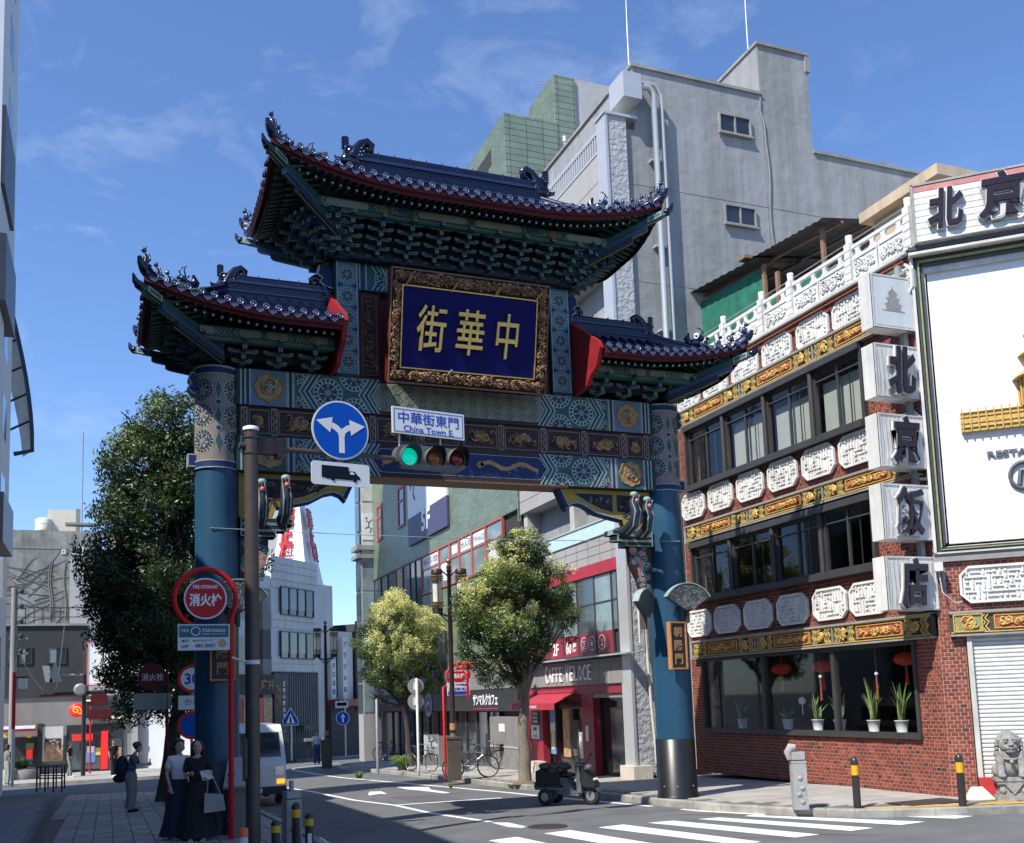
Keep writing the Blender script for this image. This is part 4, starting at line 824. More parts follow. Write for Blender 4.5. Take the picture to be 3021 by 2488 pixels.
# white fretwork panels
def oval(w_, h_, seed, k=.14):
    mb = MB(); r_ = random.Random(seed); a, b = w_/2, h_/2
    P = [(-a, -b+k*.6), (-a+k*.35, -b+k*.6), (-a+k, -b), (a-k, -b), (a-k*.35, -b+k*.6), (a, -b+k*.6), (a, b-k*.6), (a-k*.35, b-k*.6), (a-k, b), (-a+k, b), (-a+k*.35, b-k*.6), (-a, b-k*.6)]
    P = [(-a, -b+k), (-a+k, -b), (a-k, -b), (a, -b+k), (a, b-k), (a-k, b), (-a+k, b), (-a, b-k)]
    mb.prism(P, -.05, .02, 'white_stone'); mb.line(P, .045, -.09, -.04, 'white_stone', True)
    g = .085; nx, nz = int((w_-.1)/g), int((h_-.1)/g)
    for i in range(nx):                               # meandering fret
        for j in range(nz):
            x, z = -a+.06+(i+.5)*(w_-.12)/nx, -b+.05+(j+.5)*(h_-.1)/nz
            if abs(x)+abs(z) > a+b-k*1.35: continue
            q = r_.random(); t = .028
            if q < .42: mb.box(x-g*.5, x+g*.5, -.085, -.045, z-t/2, z+t/2, 'white_stone')
            elif q < .84: mb.box(x-t/2, x+t/2, -.087, -.045, z-g*.5, z+g*.5, 'white_stone')
            elif q < .93: mb.ball((x, -.06, z), .034, 'white_stone', 6)
    o = mb.build('fretwork_panel'); m = o.data; D.objects.remove(o); return m
OV = [oval(1.0, .62, i) for i in (1, 2, 3)]
for zc, Ys in ((9.49, (21.73, 20.49, 19.25, 18.02, 16.78, 15.6, 14.4)), (6.70, (21.79, 20.56, 19.33, 18.11, 16.89, 15.7, 14.5)), (3.70, (21.82, 20.59, 19.34, 18.08, 16.84, 15.7, 14.5))):
    for i, Y in enumerate(Ys): inst(OV[i % 3], 'fretwork_panel', rest, FB.M @ T3(Sy(Y), 0, zc))
BIG = oval(1.2, .62, 9)
for s in (1.02, 2.6, 4.2): inst(BIG, 'fretwork_panel', rest, FC.M @ T3(s, 0, 3.72))
# gold bands
def band(fac, s0, s1, z0, z1, seed, unit=3.1, flip=1):
    mb = MB(fac.M); mb.box(s0, s1, -.10, .0, z0-.02, z1+.02, 'relief_dark'); mb.box(s0, s1, -.15, 0, z1-.01, z1+.035, 'frame_grey'); mb.box(s0, s1, -.14, 0, z0-.05, z0-.015, 'frame_grey'); root = mb.build('gold_band', rest); r_ = random.Random(seed)
    n = max(1, round((s1-s0)/unit)); u = (s1-s0)/n; mp = flatmap(-.10); f = fac.M
    for i in range(n):
        a, b = s0+i*u+.02, s0+(i+1)*u-.02; mb = MB(f); zc, h = (z0+z1)/2, (z1-z0)/2-.03
        mb.line([(a, z1-.02), (b, z1-.02)], .022, -.125, -.10, 'gold_relief'); mb.line([(a, z0+.015), (b, z0+.015)], .022, -.125, -.10, 'gold_relief')
        def chev(x, d, m):
            mb.line([(x, zc-h), (x+d*.06, zc-h*.5), (x, zc), (x+d*.06, zc+h*.5), (x, zc+h)], .026, -.125, -.10, m)
        for k, o in enumerate((.05, .11, .17)): chev(a+o, 1, ('gold_relief', 'relief_green', 'gold_relief')[k]); chev(b-o, -1, ('gold_relief', 'relief_green', 'gold_relief')[k])
        c0, c1 = a+.30, b-.30
        for x in (a+.34, b-.34): scrolls(mb, mp, x-.13, x+.13, zc-h, zc+h, 16, .08, ['gold_relief'], r_, .026, .04)
        for k, o in enumerate((.50, .56, .62)): chev(a+o, -1, ('relief_green', 'gold_relief', 'gold_relief')[k]); chev(b-o, 1, ('relief_green', 'gold_relief', 'gold_relief')[k])
        mb.box(a+.72, b-.72, -.108, -.10, zc-h*.72, zc+h*.72, 'relief_red'); mb.frame(a+.70, b-.70, zc-h*.82, zc+h*.82, .016, -.128, -.10, 'gold_relief')
        scrolls(mb, mp, a+.73, b-.73, zc-h*.7, zc+h*.7, int((b-a-1.4)*55), .07, ['gold_relief', 'gold_relief', 'relief_red'], r_, .02, .03); mb.build('relief_panel', root)
        if i: mb = MB(f); mb.box(a-.035, a-.005, -.13, -.08, z0, z1, 'frame_grey'); mb.build('divider', root)
for z0, z1, sd_ in ((8.83, 9.19, 1), (5.84, 6.17, 2), (2.86, 3.23, 3)): band(FB, Sy(22.12), Sy(14.08), z0, z1, sd_, 2.7)
band(FC, .18, 6, 2.86, 3.22, 4, 2.9)
mb = MB(FC.M); mb.box(.24, .72, -.118, -.1, 2.88, 3.2, 'relief_green'); mb.frame(.24, .72, 2.88, 3.2, .02, -.15, -.1, 'gold_relief'); mb.tube([(.48+.12*cos(a)*(1+.08*cos(a*6)), -.13, 3.04+.12*sin(a)*(1+.08*cos(a*6))) for a in [2*pi*k/24 for k in range(25)]], .012, 'gold_relief', 4, False); scrolls(mb, flatmap(-.12), .38, .58, 2.94, 3.14, 16, .05, ['relief_red'], rb, .012); mb.build('medallion', rest)
# upper windows
for z0, z1 in win:
    a, b = Sy(wY[1]), Sy(wY[0]); mb = FB.mb(); mb.box(a-.04, b+.04, -.16, .06, z1-.02, z1+.12, 'frame_dark'); mb.box(a-.05, b+.05, -.20, .10, z0-.14, z0, 'frame_dark')
    mb.box(a-.06, a, -.1, .2, z0, z1, 'frame_dark'); mb.box(b, b+.06, -.1, .2, z0, z1, 'frame_dark'); band_ = mb.build('window_band', rest)
    ms = [a, Sy(20.27), Sy(18.6), Sy(16.95), b]
    for i in range(4):
        p, q = ms[i], ms[i+1]; mb = FB.mb(); mb.frame(p+.05, q-.05, z0, z1-.02, .05, -.03, .05, 'frame_dark'); mb.box((p+q)/2-.025, (p+q)/2+.025, -.02, .04, z0+.05, z1-.07, 'frame_dark')
        mb.box((p+q)/2+.3, (p+q)/2+.32, .03, .05, z0+.05, z1-.07, 'frame_dark'); mb.box(p+.1, q-.1, -.025, .02, z1-.28, z1-.25, 'frame_dark'); wn = mb.build('window', rest)
        mb = FB.mb(); mb.add([(p+.1, .02, z0+.05), (q-.1, .02, z0+.05), (q-.1, .02, z1-.07), (p+.1, .02, z1-.07)], [(0, 1, 2, 3)], 'glass_clear'); mb.build('pane', wn)
        if i: mb = FB.mb(); mb.tube([(p, -.08, z0), (p, -.08, z1)], .055, 'frame_dark', 10); mb.box(p-.05, p+.05, -.04, .1, z0, z1, 'frame_dark'); mb.build('mullion', band_)
        if z0 > 6 and i: mb = FB.mb(); mb.box(p+.12, q-.12, .16, .18, z0+.02, z1-(.38 if i == 2 else .3), 'blind'); mb.build('blind', wn)
        if z0 < 6:
            mb = FB.mb(); x_ = p+.6+.2*i; mb.tube([(x_, .5, z1), (x_, .5, z0+.2)], .012, 'relief_red', 5); mb.ball((x_, .5, z1-.5), .05, 'lantern', 8); mb.build('hanging_ornament', wn)
# ground window
a, b = Sy(21.85), Sy(14.64); mb = FB.mb(); mb.frame(a-.03, b+.03, 1.03, 2.80, .07, -.05, .12, 'frame_dark'); mb.box(a-.05, b+.05, -.08, .5, .99, 1.055, 'frame_dark')
gw = mb.build('shop_window', rest)
for x in (Sy(19.36), Sy(16.95)): mb = FB.mb(); mb.box(x-.05, x+.05, -.02, .10, 1.1, 2.73, 'frame_dark'); mb.build('mullion', gw)
for p, q in ((a, Sy(19.36)), (Sy(19.36), Sy(16.95)), (Sy(16.95), b)):
    mb = FB.mb(); mb.add([(p+.05, .03, 1.1), (q-.05, .03, 1.1), (q-.05, .03, 2.73), (p+.05, .03, 2.73)], [(0, 1, 2, 3)], 'glass_clear'); mb.build('pane', gw)
mb = FB.mb(); mb.box(a, b, .1, 3.5, .0, .06, 'inside'); mb.box(a, b, 2.2, 2.25, 0, 1.0, 'inside_wall'); mb.build('interior_floor', rest)
# tables with cloths behind the glass
for Y in (20.6, 18.9, 17.6, 15.9): mb = FB.mb(); mb.box(Sy(Y)-.4, Sy(Y)+.4, 1.0, 1.8, .74, .78, 'blind'); mb.box(Sy(Y)-.4, Sy(Y)+.4, 1.0, 1.02, .45, .74, 'blind'); mb.box(Sy(Y)-.04, Sy(Y)+.04, 1.36, 1.44, 0, .74, 'inside_wall'); tag(mb.build('dining_table'), 'dining table with pale cloth behind the restaurant window, %s' % {20.6: 'farthest to the left', 18.9: 'second from the left', 17.6: 'third from the left', 15.9: 'nearest the brick corner'}[Y], 'table', 'tables behind the restaurant window')
plants = [(20.72, .50, 'dim snake plant in white pot at far left end of restaurant sill'), (18.97, .32, 'small dim snake plant in a white pot by the left window post'), (17.93, .62, 'bushy pale green snake plant in white pot, third from left on sill'), (17.22, .55, 'snake plant in white pot just left of the right window post'), (16.22, .88, 'tall spiky snake plant in white pot just right of right window post'), (15.45, .82, 'tallest forked snake plant in a white pot at the sill right end')]
for Y, h, lab in plants:
    base = FB.w(Sy(Y), .30, 1.055); t = thing('potted_plant', lab, 'plant', base, 0, 'snake plants in white pots on the restaurant sill'); mb = MB(Matrix.Translation(base)); mb.lathe([(.10, 0), (.10, .02), (.092, .025), (.125, .24), (.135, .245), (.135, .26), (.115, .26), (.11, .2)], 'pot_white', n=16); mb.build('pot', t); rp = random.Random(Y)
    mb = MB(Matrix.Translation(base))
    for k in range(17):
        a_, l_ = rp.random()*6.28, h*rp.uniform(.45, 1.0); lean = rp.uniform(.02, .24); wv = rp.uniform(-.04, .04); n = 5; w0 = .028; ps = []
        for i in range(n+1): q = i/n; ps.append(Vector((.04*cos(a_)+lean*q*q*cos(a_)+wv*sin(q*4), .04*sin(a_)+lean*q*q*sin(a_), .24+l_*q)))
        sd2 = Vector((-sin(a_+.6), cos(a_+.6), 0)); vs = []
        for i, p in enumerate(ps): ww = w0*(1-.85*(i/n)**2); vs += [p-sd2*ww, p+sd2*ww]
        mb.add(vs, [(2*i, 2*i+1, 2*i+3, 2*i+2) for i in range(n)], 'plant' if k % 3 else 'plant_pale')
    mb.build('leaves', t)
lan = [(19.75, 2.45, .0), (18.28, 2.45, .1), (15.75, 2.5, .2)]
for (Y, z, _), lab in zip(lan, ('dim red silk lantern hanging inside the left pane of the restaurant window', 'red silk lantern hanging inside the middle pane of the restaurant window', 'large red silk lantern hanging inside the right pane of the restaurant window')):
    P = FB.w(Sy(Y), .8, z); t = thing('red_lantern', lab, 'lantern', P, 0, 'red lanterns inside the restaurant window'); mb = MB(Matrix.Translation(P)); mb.lathe([(.07, -.13), (.20, -.08), (.24, 0), (.20, .08), (.07, .13)], 'lantern', n=16); mb.build('shade', t)
    mb = MB(Matrix.Translation(P)); mb.tube([(0, 0, .13), (0, 0, .3)], .008, 'relief_red', 4); mb.tube([(0, 0, -.13), (0, 0, -.30)], .03, 'relief_red', 6); mb.tube([(0, 0, -.3), (0, 0, -.52)], [.035, .045], 'lantern', 6); mb.build('tassel', t)
for Y, z, m, lab in ((18.35, 1.72, 'pot_white', 'white pompom ornament hanging in the restaurant window'), (17.15, 1.95, 'pink_cloud', 'pink pompom ornament hanging beside the right window post')):
    P = FB.w(Sy(Y), .25, z); mb = MB(Matrix.Translation(P)); mb.ball((0, 0, 0), .085, m, 10); mb.tube([(0, 0, .08), (0, 0, .9)], .005, 'relief_red', 4); mb.tube([(0, 0, -.08), (0, 0, -.3)], .012, m, 5); tag(mb.build('pompom'), lab, 'ornament')
for Y, lab in ((17.65, 'red tassel strip hanging left of the right window post'), (15.95, 'red and white tassel strip hanging between the two tall snake plants')): P = FB.w(Sy(Y), .22, 0); mb = MB(Matrix.Translation(P)); mb.tube([(0, 0, 2.7), (0, 0, 2.25)], .005, 'gold', 4); mb.ball((0, 0, 2.22), .04, 'pot_white', 8); mb.tube([(0, 0, 2.18), (0, 0, 1.72)], [.02, .028], 'relief_red', 6); tag(mb.build('tassel'), lab, 'ornament')
# parapet balustrade
mb = FB.mb(); mb.box(Sy(22.4), .05, -.12, .2, 9.98, 10.04, 'white_frame'); mb.tube([(Sy(22.4), -.16, 9.93), (0, -.16, 9.93)], .03, 'frame_grey', 6); mb.tube([(Sy(22.4), -.14, 9.84), (0, -.14, 9.84)], .018, 'relief_red', 6); mb.build('cornice', rest)
bal = thing('balustrade', 'white carved stone balustrade along the roof edge of the brick restaurant', 'balustrade', FB.w(-4, 0, 10.04)); pys = [22.3, 21.25, 20.05, 18.5, 17.43, 15.53, 13.9]
def relief(w_, h_, seed):
    mb = MB(); mb.box(-w_/2, w_/2, -.03, .03, 0, h_, 'white_stone'); mb.frame(-w_/2, w_/2, 0, h_, .03, -.05, .03, 'white_stone'); r_ = random.Random(seed); scrolls(mb, flatmap(-.03), -w_/2+.04, w_/2-.04, .05, h_-.04, int(w_*70), .07, ['white_stone'], r_, .02, .02); o = mb.build('carved_panel'); m = o.data; D.objects.remove(o); return m
for i, Y in enumerate(pys):
    mb = FB.mb(); x = Sy(Y); mb.box(x-.08, x+.08, -.10, .06, 10.04, 10.86, 'white_stone'); mb.lathe([(.07, 0), (.085, .02), (.06, .04), (.075, .12), (.07, .18), (.02, .2)], 'white_stone', (x, -.02, 10.86), 10)
    for k in range(5): mb.box(x-.085, x+.085, -.108, -.09, 10.1+k*.15, 10.16+k*.15, 'white_stone')
    mb.build('post', bal)
    if i: 
        x0 = Sy(pys[i-1])+.09; x1 = x-.09; hw_ = (x1-x0)/2; nP = 1 if x1-x0 < 1.3 else 2
        mb = FB.mb(); mb.box(x0, x1, -.06, .02, 10.72, 10.79, 'white_stone'); mb.box(x0, x1, -.05, .01, 10.50, 10.55, 'white_stone'); mb.tube([(x0, -.02, 10.90), (x1, -.02, 10.90)], .012, 'frame_grey', 5); mb.build('rail', bal)
        for k in range(nP):
            c = x0+(k+.5)*(x1-x0)/nP; inst(relief((x1-x0)/nP-.03, .45, i*3+k), 'carved_panel', bal, FB.M @ T3(c, -.02, 10.05))
            for d in (-.32, .32): mb = FB.mb(); q = c+d*(x1-x0)/nP*.0+d*.9*(x1-x0)/nP; mb.prism([(q-.12, 10.55), (q-.05, 10.60), (q-.05, 10.68), (q-.12, 10.72), (q+.12, 10.72), (q+.05, 10.68), (q+.05, 10.60), (q+.12, 10.55)], -.05, .0, 'white_stone'); mb.build('cloud_support', bal)
# drain pipe at the far end
mb = MB(); mb.tube([(13.70, 22.62, 9.9), (13.70, 22.62, .1)], .055, 'pvc', 8); mb.tube([(13.64, 22.40, 9.4), (13.64, 22.40, 2.8)], .035, 'pvc', 8)
for z in (8, 6, 4.3, 2.8): mb.box(13.62, 13.9, 22.55, 22.69, z, z+.03, 'frame_grey')
mb.build('drain_pipe', rest)
# corner face: framed stucco panel, shutter, sign fascia
fz = FC.mb(); fz.box(.30, RX1, .10, .25, 4.5, 9.66, 'stucco'); fz.build('stucco_panel', rest)
mb = FC.mb()
for i, (o, m, w_, d) in enumerate(((.0, 'white_frame', .05, -.12), (.06, 'frame_dark', .05, -.06), (.12, 'relief_green', .03, -.09), (.16, 'frame_dark', .05, -.02), (.215, 'white_frame', .03, .04))):
    mb.box(.02+o, .02+o+w_, d, .22, 4.30+o, 9.95-o*1.2, m); mb.box(.02+o, RX1, d, .22, 9.95-o*1.2-w_, 9.95-o*1.2, m); mb.box(.02+o, RX1, d, .22, 4.30+o*.6, 4.30+o*.6+w_*.6, m)
mb.box(.0, RX1, -.08, .2, 4.16, 4.31, 'frame_grey')
mb.build('panel_frame', rest)
mb = FC.mb(); mb.box(.0, RX1, -.20, .1, 9.98, 10.06, 'frame_dark'); mb.box(.0, RX1, -.24, .1, 9.88, 9.93, 'white_frame'); mb.box(.14, RX1, -.26, -.16, 10.08, 11.16, 'sign_white'); fas = mb.build('roof_sign', rest)
for i in range(9): mb = FC.mb(); mb.box(.15, RX1, -.285, -.26, 10.09+i*.119, 10.09+i*.119+.108, 'sign_white' if i < 8 else 'red_fade') if 'red_fade' in MATS else None; (M('red_fade', (.50, .20, .19), .6, var=.25, sc=2, grime=.2), mb.box(.15, RX1, -.285, -.26, 10.09+i*.119, 10.09+i*.119+.108, 'sign_white' if i < 8 else 'red_fade')) if not mb.v else None; mb.build('sign_board', fas)
mb = FC.mb(); mb.box(.12, .16, -.30, .1, 10.06, 11.2, 'frame_grey'); mb.box(.12, RX1, -.30, -.16, 11.16, 11.2, 'frame_grey'); mb.build('sign_frame', fas)
def brush(fac, ch, x, z, w_, h_, y, parent, shear=.12):
    mb = fac.mb(); mb.text(ch, x, z, w_*1.07, h_*1.06, y, .05, 'white_frame', .062, shear=shear); o = mb.build('character_rim', parent); mb = fac.mb(); mb.text(ch, x, z, w_, h_, y-.05, .03, 'sign_maroon', .034, shear=shear); mb.build('character', parent)
brush(FC, '北', .68, 10.62, .62, .74, -.34, fas); brush(FC, '京', 1.62, 10.68, .80, .86, -.34, fas); brush(FC, '飯', 2.7, 10.6, .7, .8, -.34, fas); brush(FC, '店', 3.7, 10.6, .7, .8, -.34, fas)
# gilded temple relief and lettering on the stucco
mb = FC.mb(); cx = 2.18
mb.box(.66, 3.7, -.02, .10, 6.65, 6.73, 'gold_relief'); mb.box(.66, 3.7, -.0, .10, 6.5, 6.86, 'gold_relief')
for k in range(23): mb.box(.68+k*.13, .70+k*.13, -.04, 0, 6.5, 6.92, 'gold_relief')
for z in (6.57, 6.76, 6.84): mb.box(.66, 3.7, -.03, 0, z, z+.015, 'gold_relief')
for z, w0, w1, h in ((6.86, .5, .5, .5), (7.36, .62, .50, .12), (7.48, .38, .38, .3), (7.78, .50, .36, .12), (7.9, .28, .28, .26), (8.16, .38, .24, .12), (8.28, .18, .06, .3)):
    mb.lathe([(w0, 0), (w1, h)], 'gold_relief', (cx, .10, z), 28)
for k in range(12): a_ = pi+pi*k/11; mb.tube([(cx+.52*cos(a_), .10+.52*sin(a_), 6.86), (cx+.52*cos(a_), .10+.52*sin(a_), 7.36)], .02, 'gold_relief', 5)
mb.build('temple_relief', rest); mb = FC.mb(); mb.text('RESTAURANT', 1.76, 6.06, 1.42, .105, .07, .03, 'ink', .02); mb.build('lettering', rest)
mb = FC.mb(); mb.tube([(1.62+.24*cos(a_), .06, 5.62+.24*sin(a_)) for a_ in [.6+5*k/20 for k in range(21)]], .035, 'ink', 5); mb.tube([(1.52, .06, 5.45), (1.56, .06, 5.70), (1.66, .06, 5.72), (1.70, .06, 5.62)], .04, 'ink', 5); mb.build('emblem', rest)
# lamp arm at the right of the stucco corner is the meter box by the sign column
mb = FC.mb(); mb.box(.0, .14, -.30, -.12, 3.98, 4.14, 'pvc'); mb.tube([(.07, -.2, 3.98), (.1, -.22, 3.6), (.3, -.15, 3.4), (.42, -.05, 3.42)], .012, 'pvc', 5); mb.build('junction_box', rest)
# shutter
sh = FC.mb(); sh.box(.44, .52, -.06, .2, .02, 2.84, 'white_frame'); sh.build('shutter_guide', rest); mb = FC.mb(); mb.box(.52, RX1, .04, .1, .0, 2.84, 'shutter'); shut = mb.build('shutter', rest)
slm = None
for i in range(34):
    z = .32+i*.0745
    if slm is None:
        q = MB(); q.prism([(0, 0)], 0, 1, 'shutter') if 0 else None; L_ = RX1-.52; q.add([(0, .04, .002), (L_, .04, .002), (0, .012, .02), (L_, .012, .02), (0, .012, .058), (L_, .012, .058), (0, .035, .070), (L_, .035, .070)], [(0, 1, 3, 2), (2, 3, 5, 4), (4, 5, 7, 6)], 'shutter'); o = q.build('slat'); slm = o.data; D.objects.remove(o)
    inst(slm, 'slat', shut, FC.M @ T3(.52, 0, z))
mb = FC.mb(); mb.box(.44, RX1, -.14, .06, .04, .34, 'red_base'); mb.box(.55, RX1, -.30, .0, .04, .14, 'red_base'); mb.build('red_plinth', rest)
# projecting box signs on a steel post: four characters and a picture box
sc_ = thing('sign_column', 'tall projecting column of five white box signs on the restaurant corner', 'sign', FB.w(.0, -.3, 6.5))
FS = Fac(12.83, 14.0, 0)
def boxsign(pxl, pxr, ch, i):
    Fq = FS; (a, z1), (b, _) = Fq.at(pxl[0]*K, pxl[1]*K), Fq.at(pxr[0]*K, pxr[1]*K); z0 = Fq.at(pxl[0]*K+8, pxl[2]*K)[1]; mb = MB(Fq.M); w_ = b-a
    mb.box(a, b, -.02, .30, z0, z1, 'sign_white'); mb.frame(a, b, z0, z1, .03, -.035, .0, 'white_frame'); bx = mb.build('sign_box', sc_)
    if ch:
        mb = MB(Fq.M)
        for k in range(11): mb.tube([(a+.04+k*(w_-.08)/11, -.04, z0+.05), (a+.055+k*(w_-.08)/11, -.045, z0+.42), (a+.04+k*(w_-.08)/11, -.04, z1-.05)], .004, 'white_frame', 3)
        mb.build('neon_tube', bx); brush(Fq, ch, a+w_*.47, (z0+z1)/2, .64, .88, -.08, bx)
    else:
        mb = MB(Fq.M); mb.box(a+.05, b-.05, -.03, -.02, z0+.05, z1-.05, 'sign_face'); c = (a+b)/2; zb = (z0+z1)/2-.2
        for dz, w0, w1, h in ((.02, .26, .26, .02), (.04, .17, .17, .10), (.14, .21, .17, .03), (.17, .13, .13, .08), (.25, .17, .13, .03), (.28, .09, .09, .07), (.35, .12, .03, .09), (.44, .015, .003, .07)): mb.prism([(c-w0, zb+dz), (c+w0, zb+dz), (c+w1, zb+dz+h), (c-w1, zb+dz+h)], -.034, -.03, 'frame_grey')
        mb.build('picture', bx)
boxsign((1789, 563, 672), (1873, 573), None, 0)
for i, (t, bt, ch) in enumerate(((706, 815, '北'), (850, 960, '京'), (995, 1110, '飯'), (1145, 1256, '店'))): boxsign((1796+i*8, t, bt), (1893+i*10, t), ch, i)
mb = MB(FS.M); q = .86; mb.box(q-.02, q+.08, .10, .2, 3.35, 9.8, 'frame_grey'); mb.box(q+.24, q+.30, -.1, .0, 3.6, 9.9, 'frame_grey'); mb.build('post', sc_)
for k in range(11): mb = MB(FS.M); mb.box(q+.0, q+.30, .0, .1, 4.0+k*.56, 4.05+k*.56, 'frame_grey'); mb.build('rung', sc_)
# guardian lion
def lion(P, rz):
    t = thing('guardian_lion', 'grey carved stone guardian lion sitting in front of the white shutter', 'statue', P, rz); Mx = Matrix.Translation(P) @ RZ(rz); mb = MB(Mx)
    mb.box(-.25, .25, -.2, .2, 0, .05, 'stone_lion'); mb.lathe([(.30, .05), (.33, .09), (.27, .16), (.24, .22), (.30, .30), (.33, .34), (.33, .38), (.02, .38)], 'stone_lion', n=4) if 0 else None
    for z0, z1, w_ in ((0, .07, .27), (.07, .12, .24), (.12, .27, .21), (.27, .32, .25), (.32, .38, .27)): mb.box(-w_, w_, -w_*.8, w_*.8, z0, z1, 'stone_lion')
    mb.prism([(-.16, .30), (.16, .30), (0, .10)], -.215, -.17, 'stone_lion')
    for s in (-1, 1): mb.ball((s*.17, -.17, .16), .06, 'stone_lion', 8)
    mb.build('pedestal', t); mb = MB(Mx)
    mb.ball((0, .03, .60), .19, 'stone_lion', 12, (.95, .9, 1.25)); mb.ball((0, -.05, .74), .15, 'stone_lion', 10, (1.15, .8, .9))
    for s in (-1, 1):
        mb.tube([(s*.15, -.06, .74), (s*.17, -.11, .58), (s*.16, -.13, .44), (s*.16, -.17, .40)], [.085, .07, .06, .075], 'stone_lion', 8); mb.ball((s*.16, -.19, .41), .07, 'stone_lion', 8, (1, 1.2, .6)); mb.ball((s*.21, .05, .48), .12, 'stone_lion', 8, (.7, 1, 1)); mb.ball((s*.18, -.02, .76), .07, 'stone_lion', 6)
    mb.ball((0, -.19, .64), .035, 'stone_lion', 8); mb.tube([(.13*cos(a), -.06-.13*abs(sin(a))*.9, .72-.04*sin(a)) for a in [pi*k/8 for k in range(9)]], .018, 'stone_lion', 5)
    mb.build('body', t); mb = MB(Mx); mb.ball((0, -.06, .93), .17, 'stone_lion', 12, (1, .9, 1)); mb.ball((0, -.19, .88), .10, 'stone_lion', 10, (1.15, .7, .6)); mb.ball((0, -.25, .93), .035, 'stone_lion', 8, (1.4, 1, .8)); mb.ball((0, -.18, .82), .08, 'stone_lion', 8, (1.1, .8, .5))
    for s in (-1, 1): mb.ball((s*.07, -.2, .985), .028, 'stone_lion', 8); mb.ball((s*.07, -.2, 1.02), .04, 'stone_lion', 8, (1.2, .7, .5)); mb.ball((s*.15, -.06, 1.0), .045, 'stone_lion', 6)
    mb.build('head', t); mb = MB(Mx); rr = random.Random(2)
    for k in range(46):
        a = pi*(k % 16)/15; q = k//16; mb.ball(((.185-.03*q)*cos(a)*1.05, -.02+.07*q-.03, .92+(.17-.01*q)*sin(a)+(.03*q)), .036, 'stone_lion', 6)
    for k in range(10):
        for s in (-1, 1): mb.ball((s*(.185+.01*(k % 2)), -.05+.03*(k % 3), .92-.022*k), .034, 'stone_lion', 6)
    mb.build('mane', t)
lq = FC.w(.92, -.42, 0); lion(Vector((lq.x, lq.y, .0)), radians(-38))
cpnt = FC.w(.42, -.30, 0); t = thing('traffic_stone', 'low cream painted stone block on the pavement beside the guardian lion', 'block', (cpnt.x, cpnt.y, 0)); mb = MB(T3(cpnt.x, cpnt.y, 0) @ RZ(radians(-42))); M('cream_stone', (.62, .56, .47), .7, grime=.15)
mb.add([(-.24, -.14, 0), (.24, -.14, 0), (.24, .14, 0), (-.24, .14, 0), (-.13, -.06, .2), (.06, -.06, .2), (.06, .06, .2), (-.13, .06, .2)], [(4, 5, 6, 7), (0, 1, 5, 4), (1, 2, 6, 5), (2, 3, 7, 6), (3, 0, 4, 7)], 'cream_stone'); mb.build('block', t)
# ---- rooftop shed with netting
shd = thing('rooftop_shed', 'rooftop shed of rusty roofing and green netting above the brick restaurant', 'shed', (15.2, 20, 10)); 
def quadp(name, P, mat, par, th=.03):
    mb = MB(); a = Vector(P[1])-Vector(P[0]); b = Vector(P[3])-Vector(P[0]); n_ = a.cross(b).normalized()*th; mb.add([tuple(p) for p in P]+[tuple(Vector(p)+n_) for p in P], [(0, 1, 2, 3), (7, 6, 5, 4), (0, 4, 5, 1), (1, 5, 6, 2), (2, 6, 7, 3), (3, 7, 4, 0)], mat); return mb.build(name, par)
SX = 15.3
def on(px, py): return onX(px*K, py*K, SX)
e0, e1, e2, e3 = on(1415, 618), on(1570, 530), on(1565, 528), on(1710, 455)
for nm, p, q in (('shed_roof', on(1413, 620), on(1578, 534)), ('shed_roof', on(1566, 536), on(1720, 452))):
    mb = MB(); nr = 22; f = lambda t: Vector(p)+(Vector(q)-Vector(p))*t; vs = []
    for k in range(nr+1): A = f(k/nr); zz = .03*(k % 2); vs += [(A.x-.3, A.y, A.z+zz), (A.x+2.6, A.y, A.z+.35+zz)]
    mb.add(vs, [(2*k, 2*k+1, 2*k+3, 2*k+2) for k in range(nr)], 'tin'); mb.build(nm, shd)
    for k in range(3): mb = MB(); A, B = f(0), f(1); mb.tube([(A.x+.2+k*.9, A.y, A.z-.03+k*.12), (B.x+.2+k*.9, B.y, B.z-.03+k*.12)], .04, 'timber', 4); mb.build('rafter', shd)
for px, t_, b_ in ((1428, 622, 650), (1572, 545, 620), (1692, 470, 560), (1600, 560, 620)): P = on(px, t_); mb = MB(); mb.box(SX-.04, SX+.04, P.y-.05, P.y+.05, 10, P.z, 'timber'); mb.build('post', shd)
for a_, b_ in ((1430, 1568), (1576, 1690)): A, B = on(a_, 640), on(b_, 560); zt = min(A.z, B.z)+.15; quadp('netting', [(SX+.05, A.y, 10), (SX+.05, B.y, 10), (SX+.05, B.y, on(b_, 548).z), (SX+.05, A.y, on(a_, 628).z)], 'net_green', shd, .02)
quadp('netting', [(SX+.02, on(1432, 640).y, 10), (17.4, on(1432, 640).y, 10), (17.4, on(1432, 640).y, on(1432, 628).z), (SX+.02, on(1432, 640).y, on(1432, 628).z)], 'net_green', shd, .02)
mb = MB(); p = on(1545, 540); mb.box(SX-.35, SX+1.2, p.y-.25, p.y+.05, p.z-.02, p.z+.06, 'timber'); mb.build('beam', shd)
# beige penthouse behind the sign fascia
pent = thing('rooftop_hut', 'rust streaked beige rooftop hut behind the balustrade and roof sign', 'hut', (15.6, 14.9, 10)); PX_ = 15.0
mb = MB(); a_, b_ = onX(1797*K, 440*K, PX_), onX(1925*K, 365*K, PX_); mb.box(PX_, PX_+3.5, b_.y-.1, a_.y, 10, b_.z-.12, 'beige'); mb.build('wall', pent); mb = MB(); mb.box(PX_-.25, PX_+3.7, b_.y-.3, a_.y+.15, b_.z-.12, b_.z+.1, 'beige'); mb.build('roof', pent)
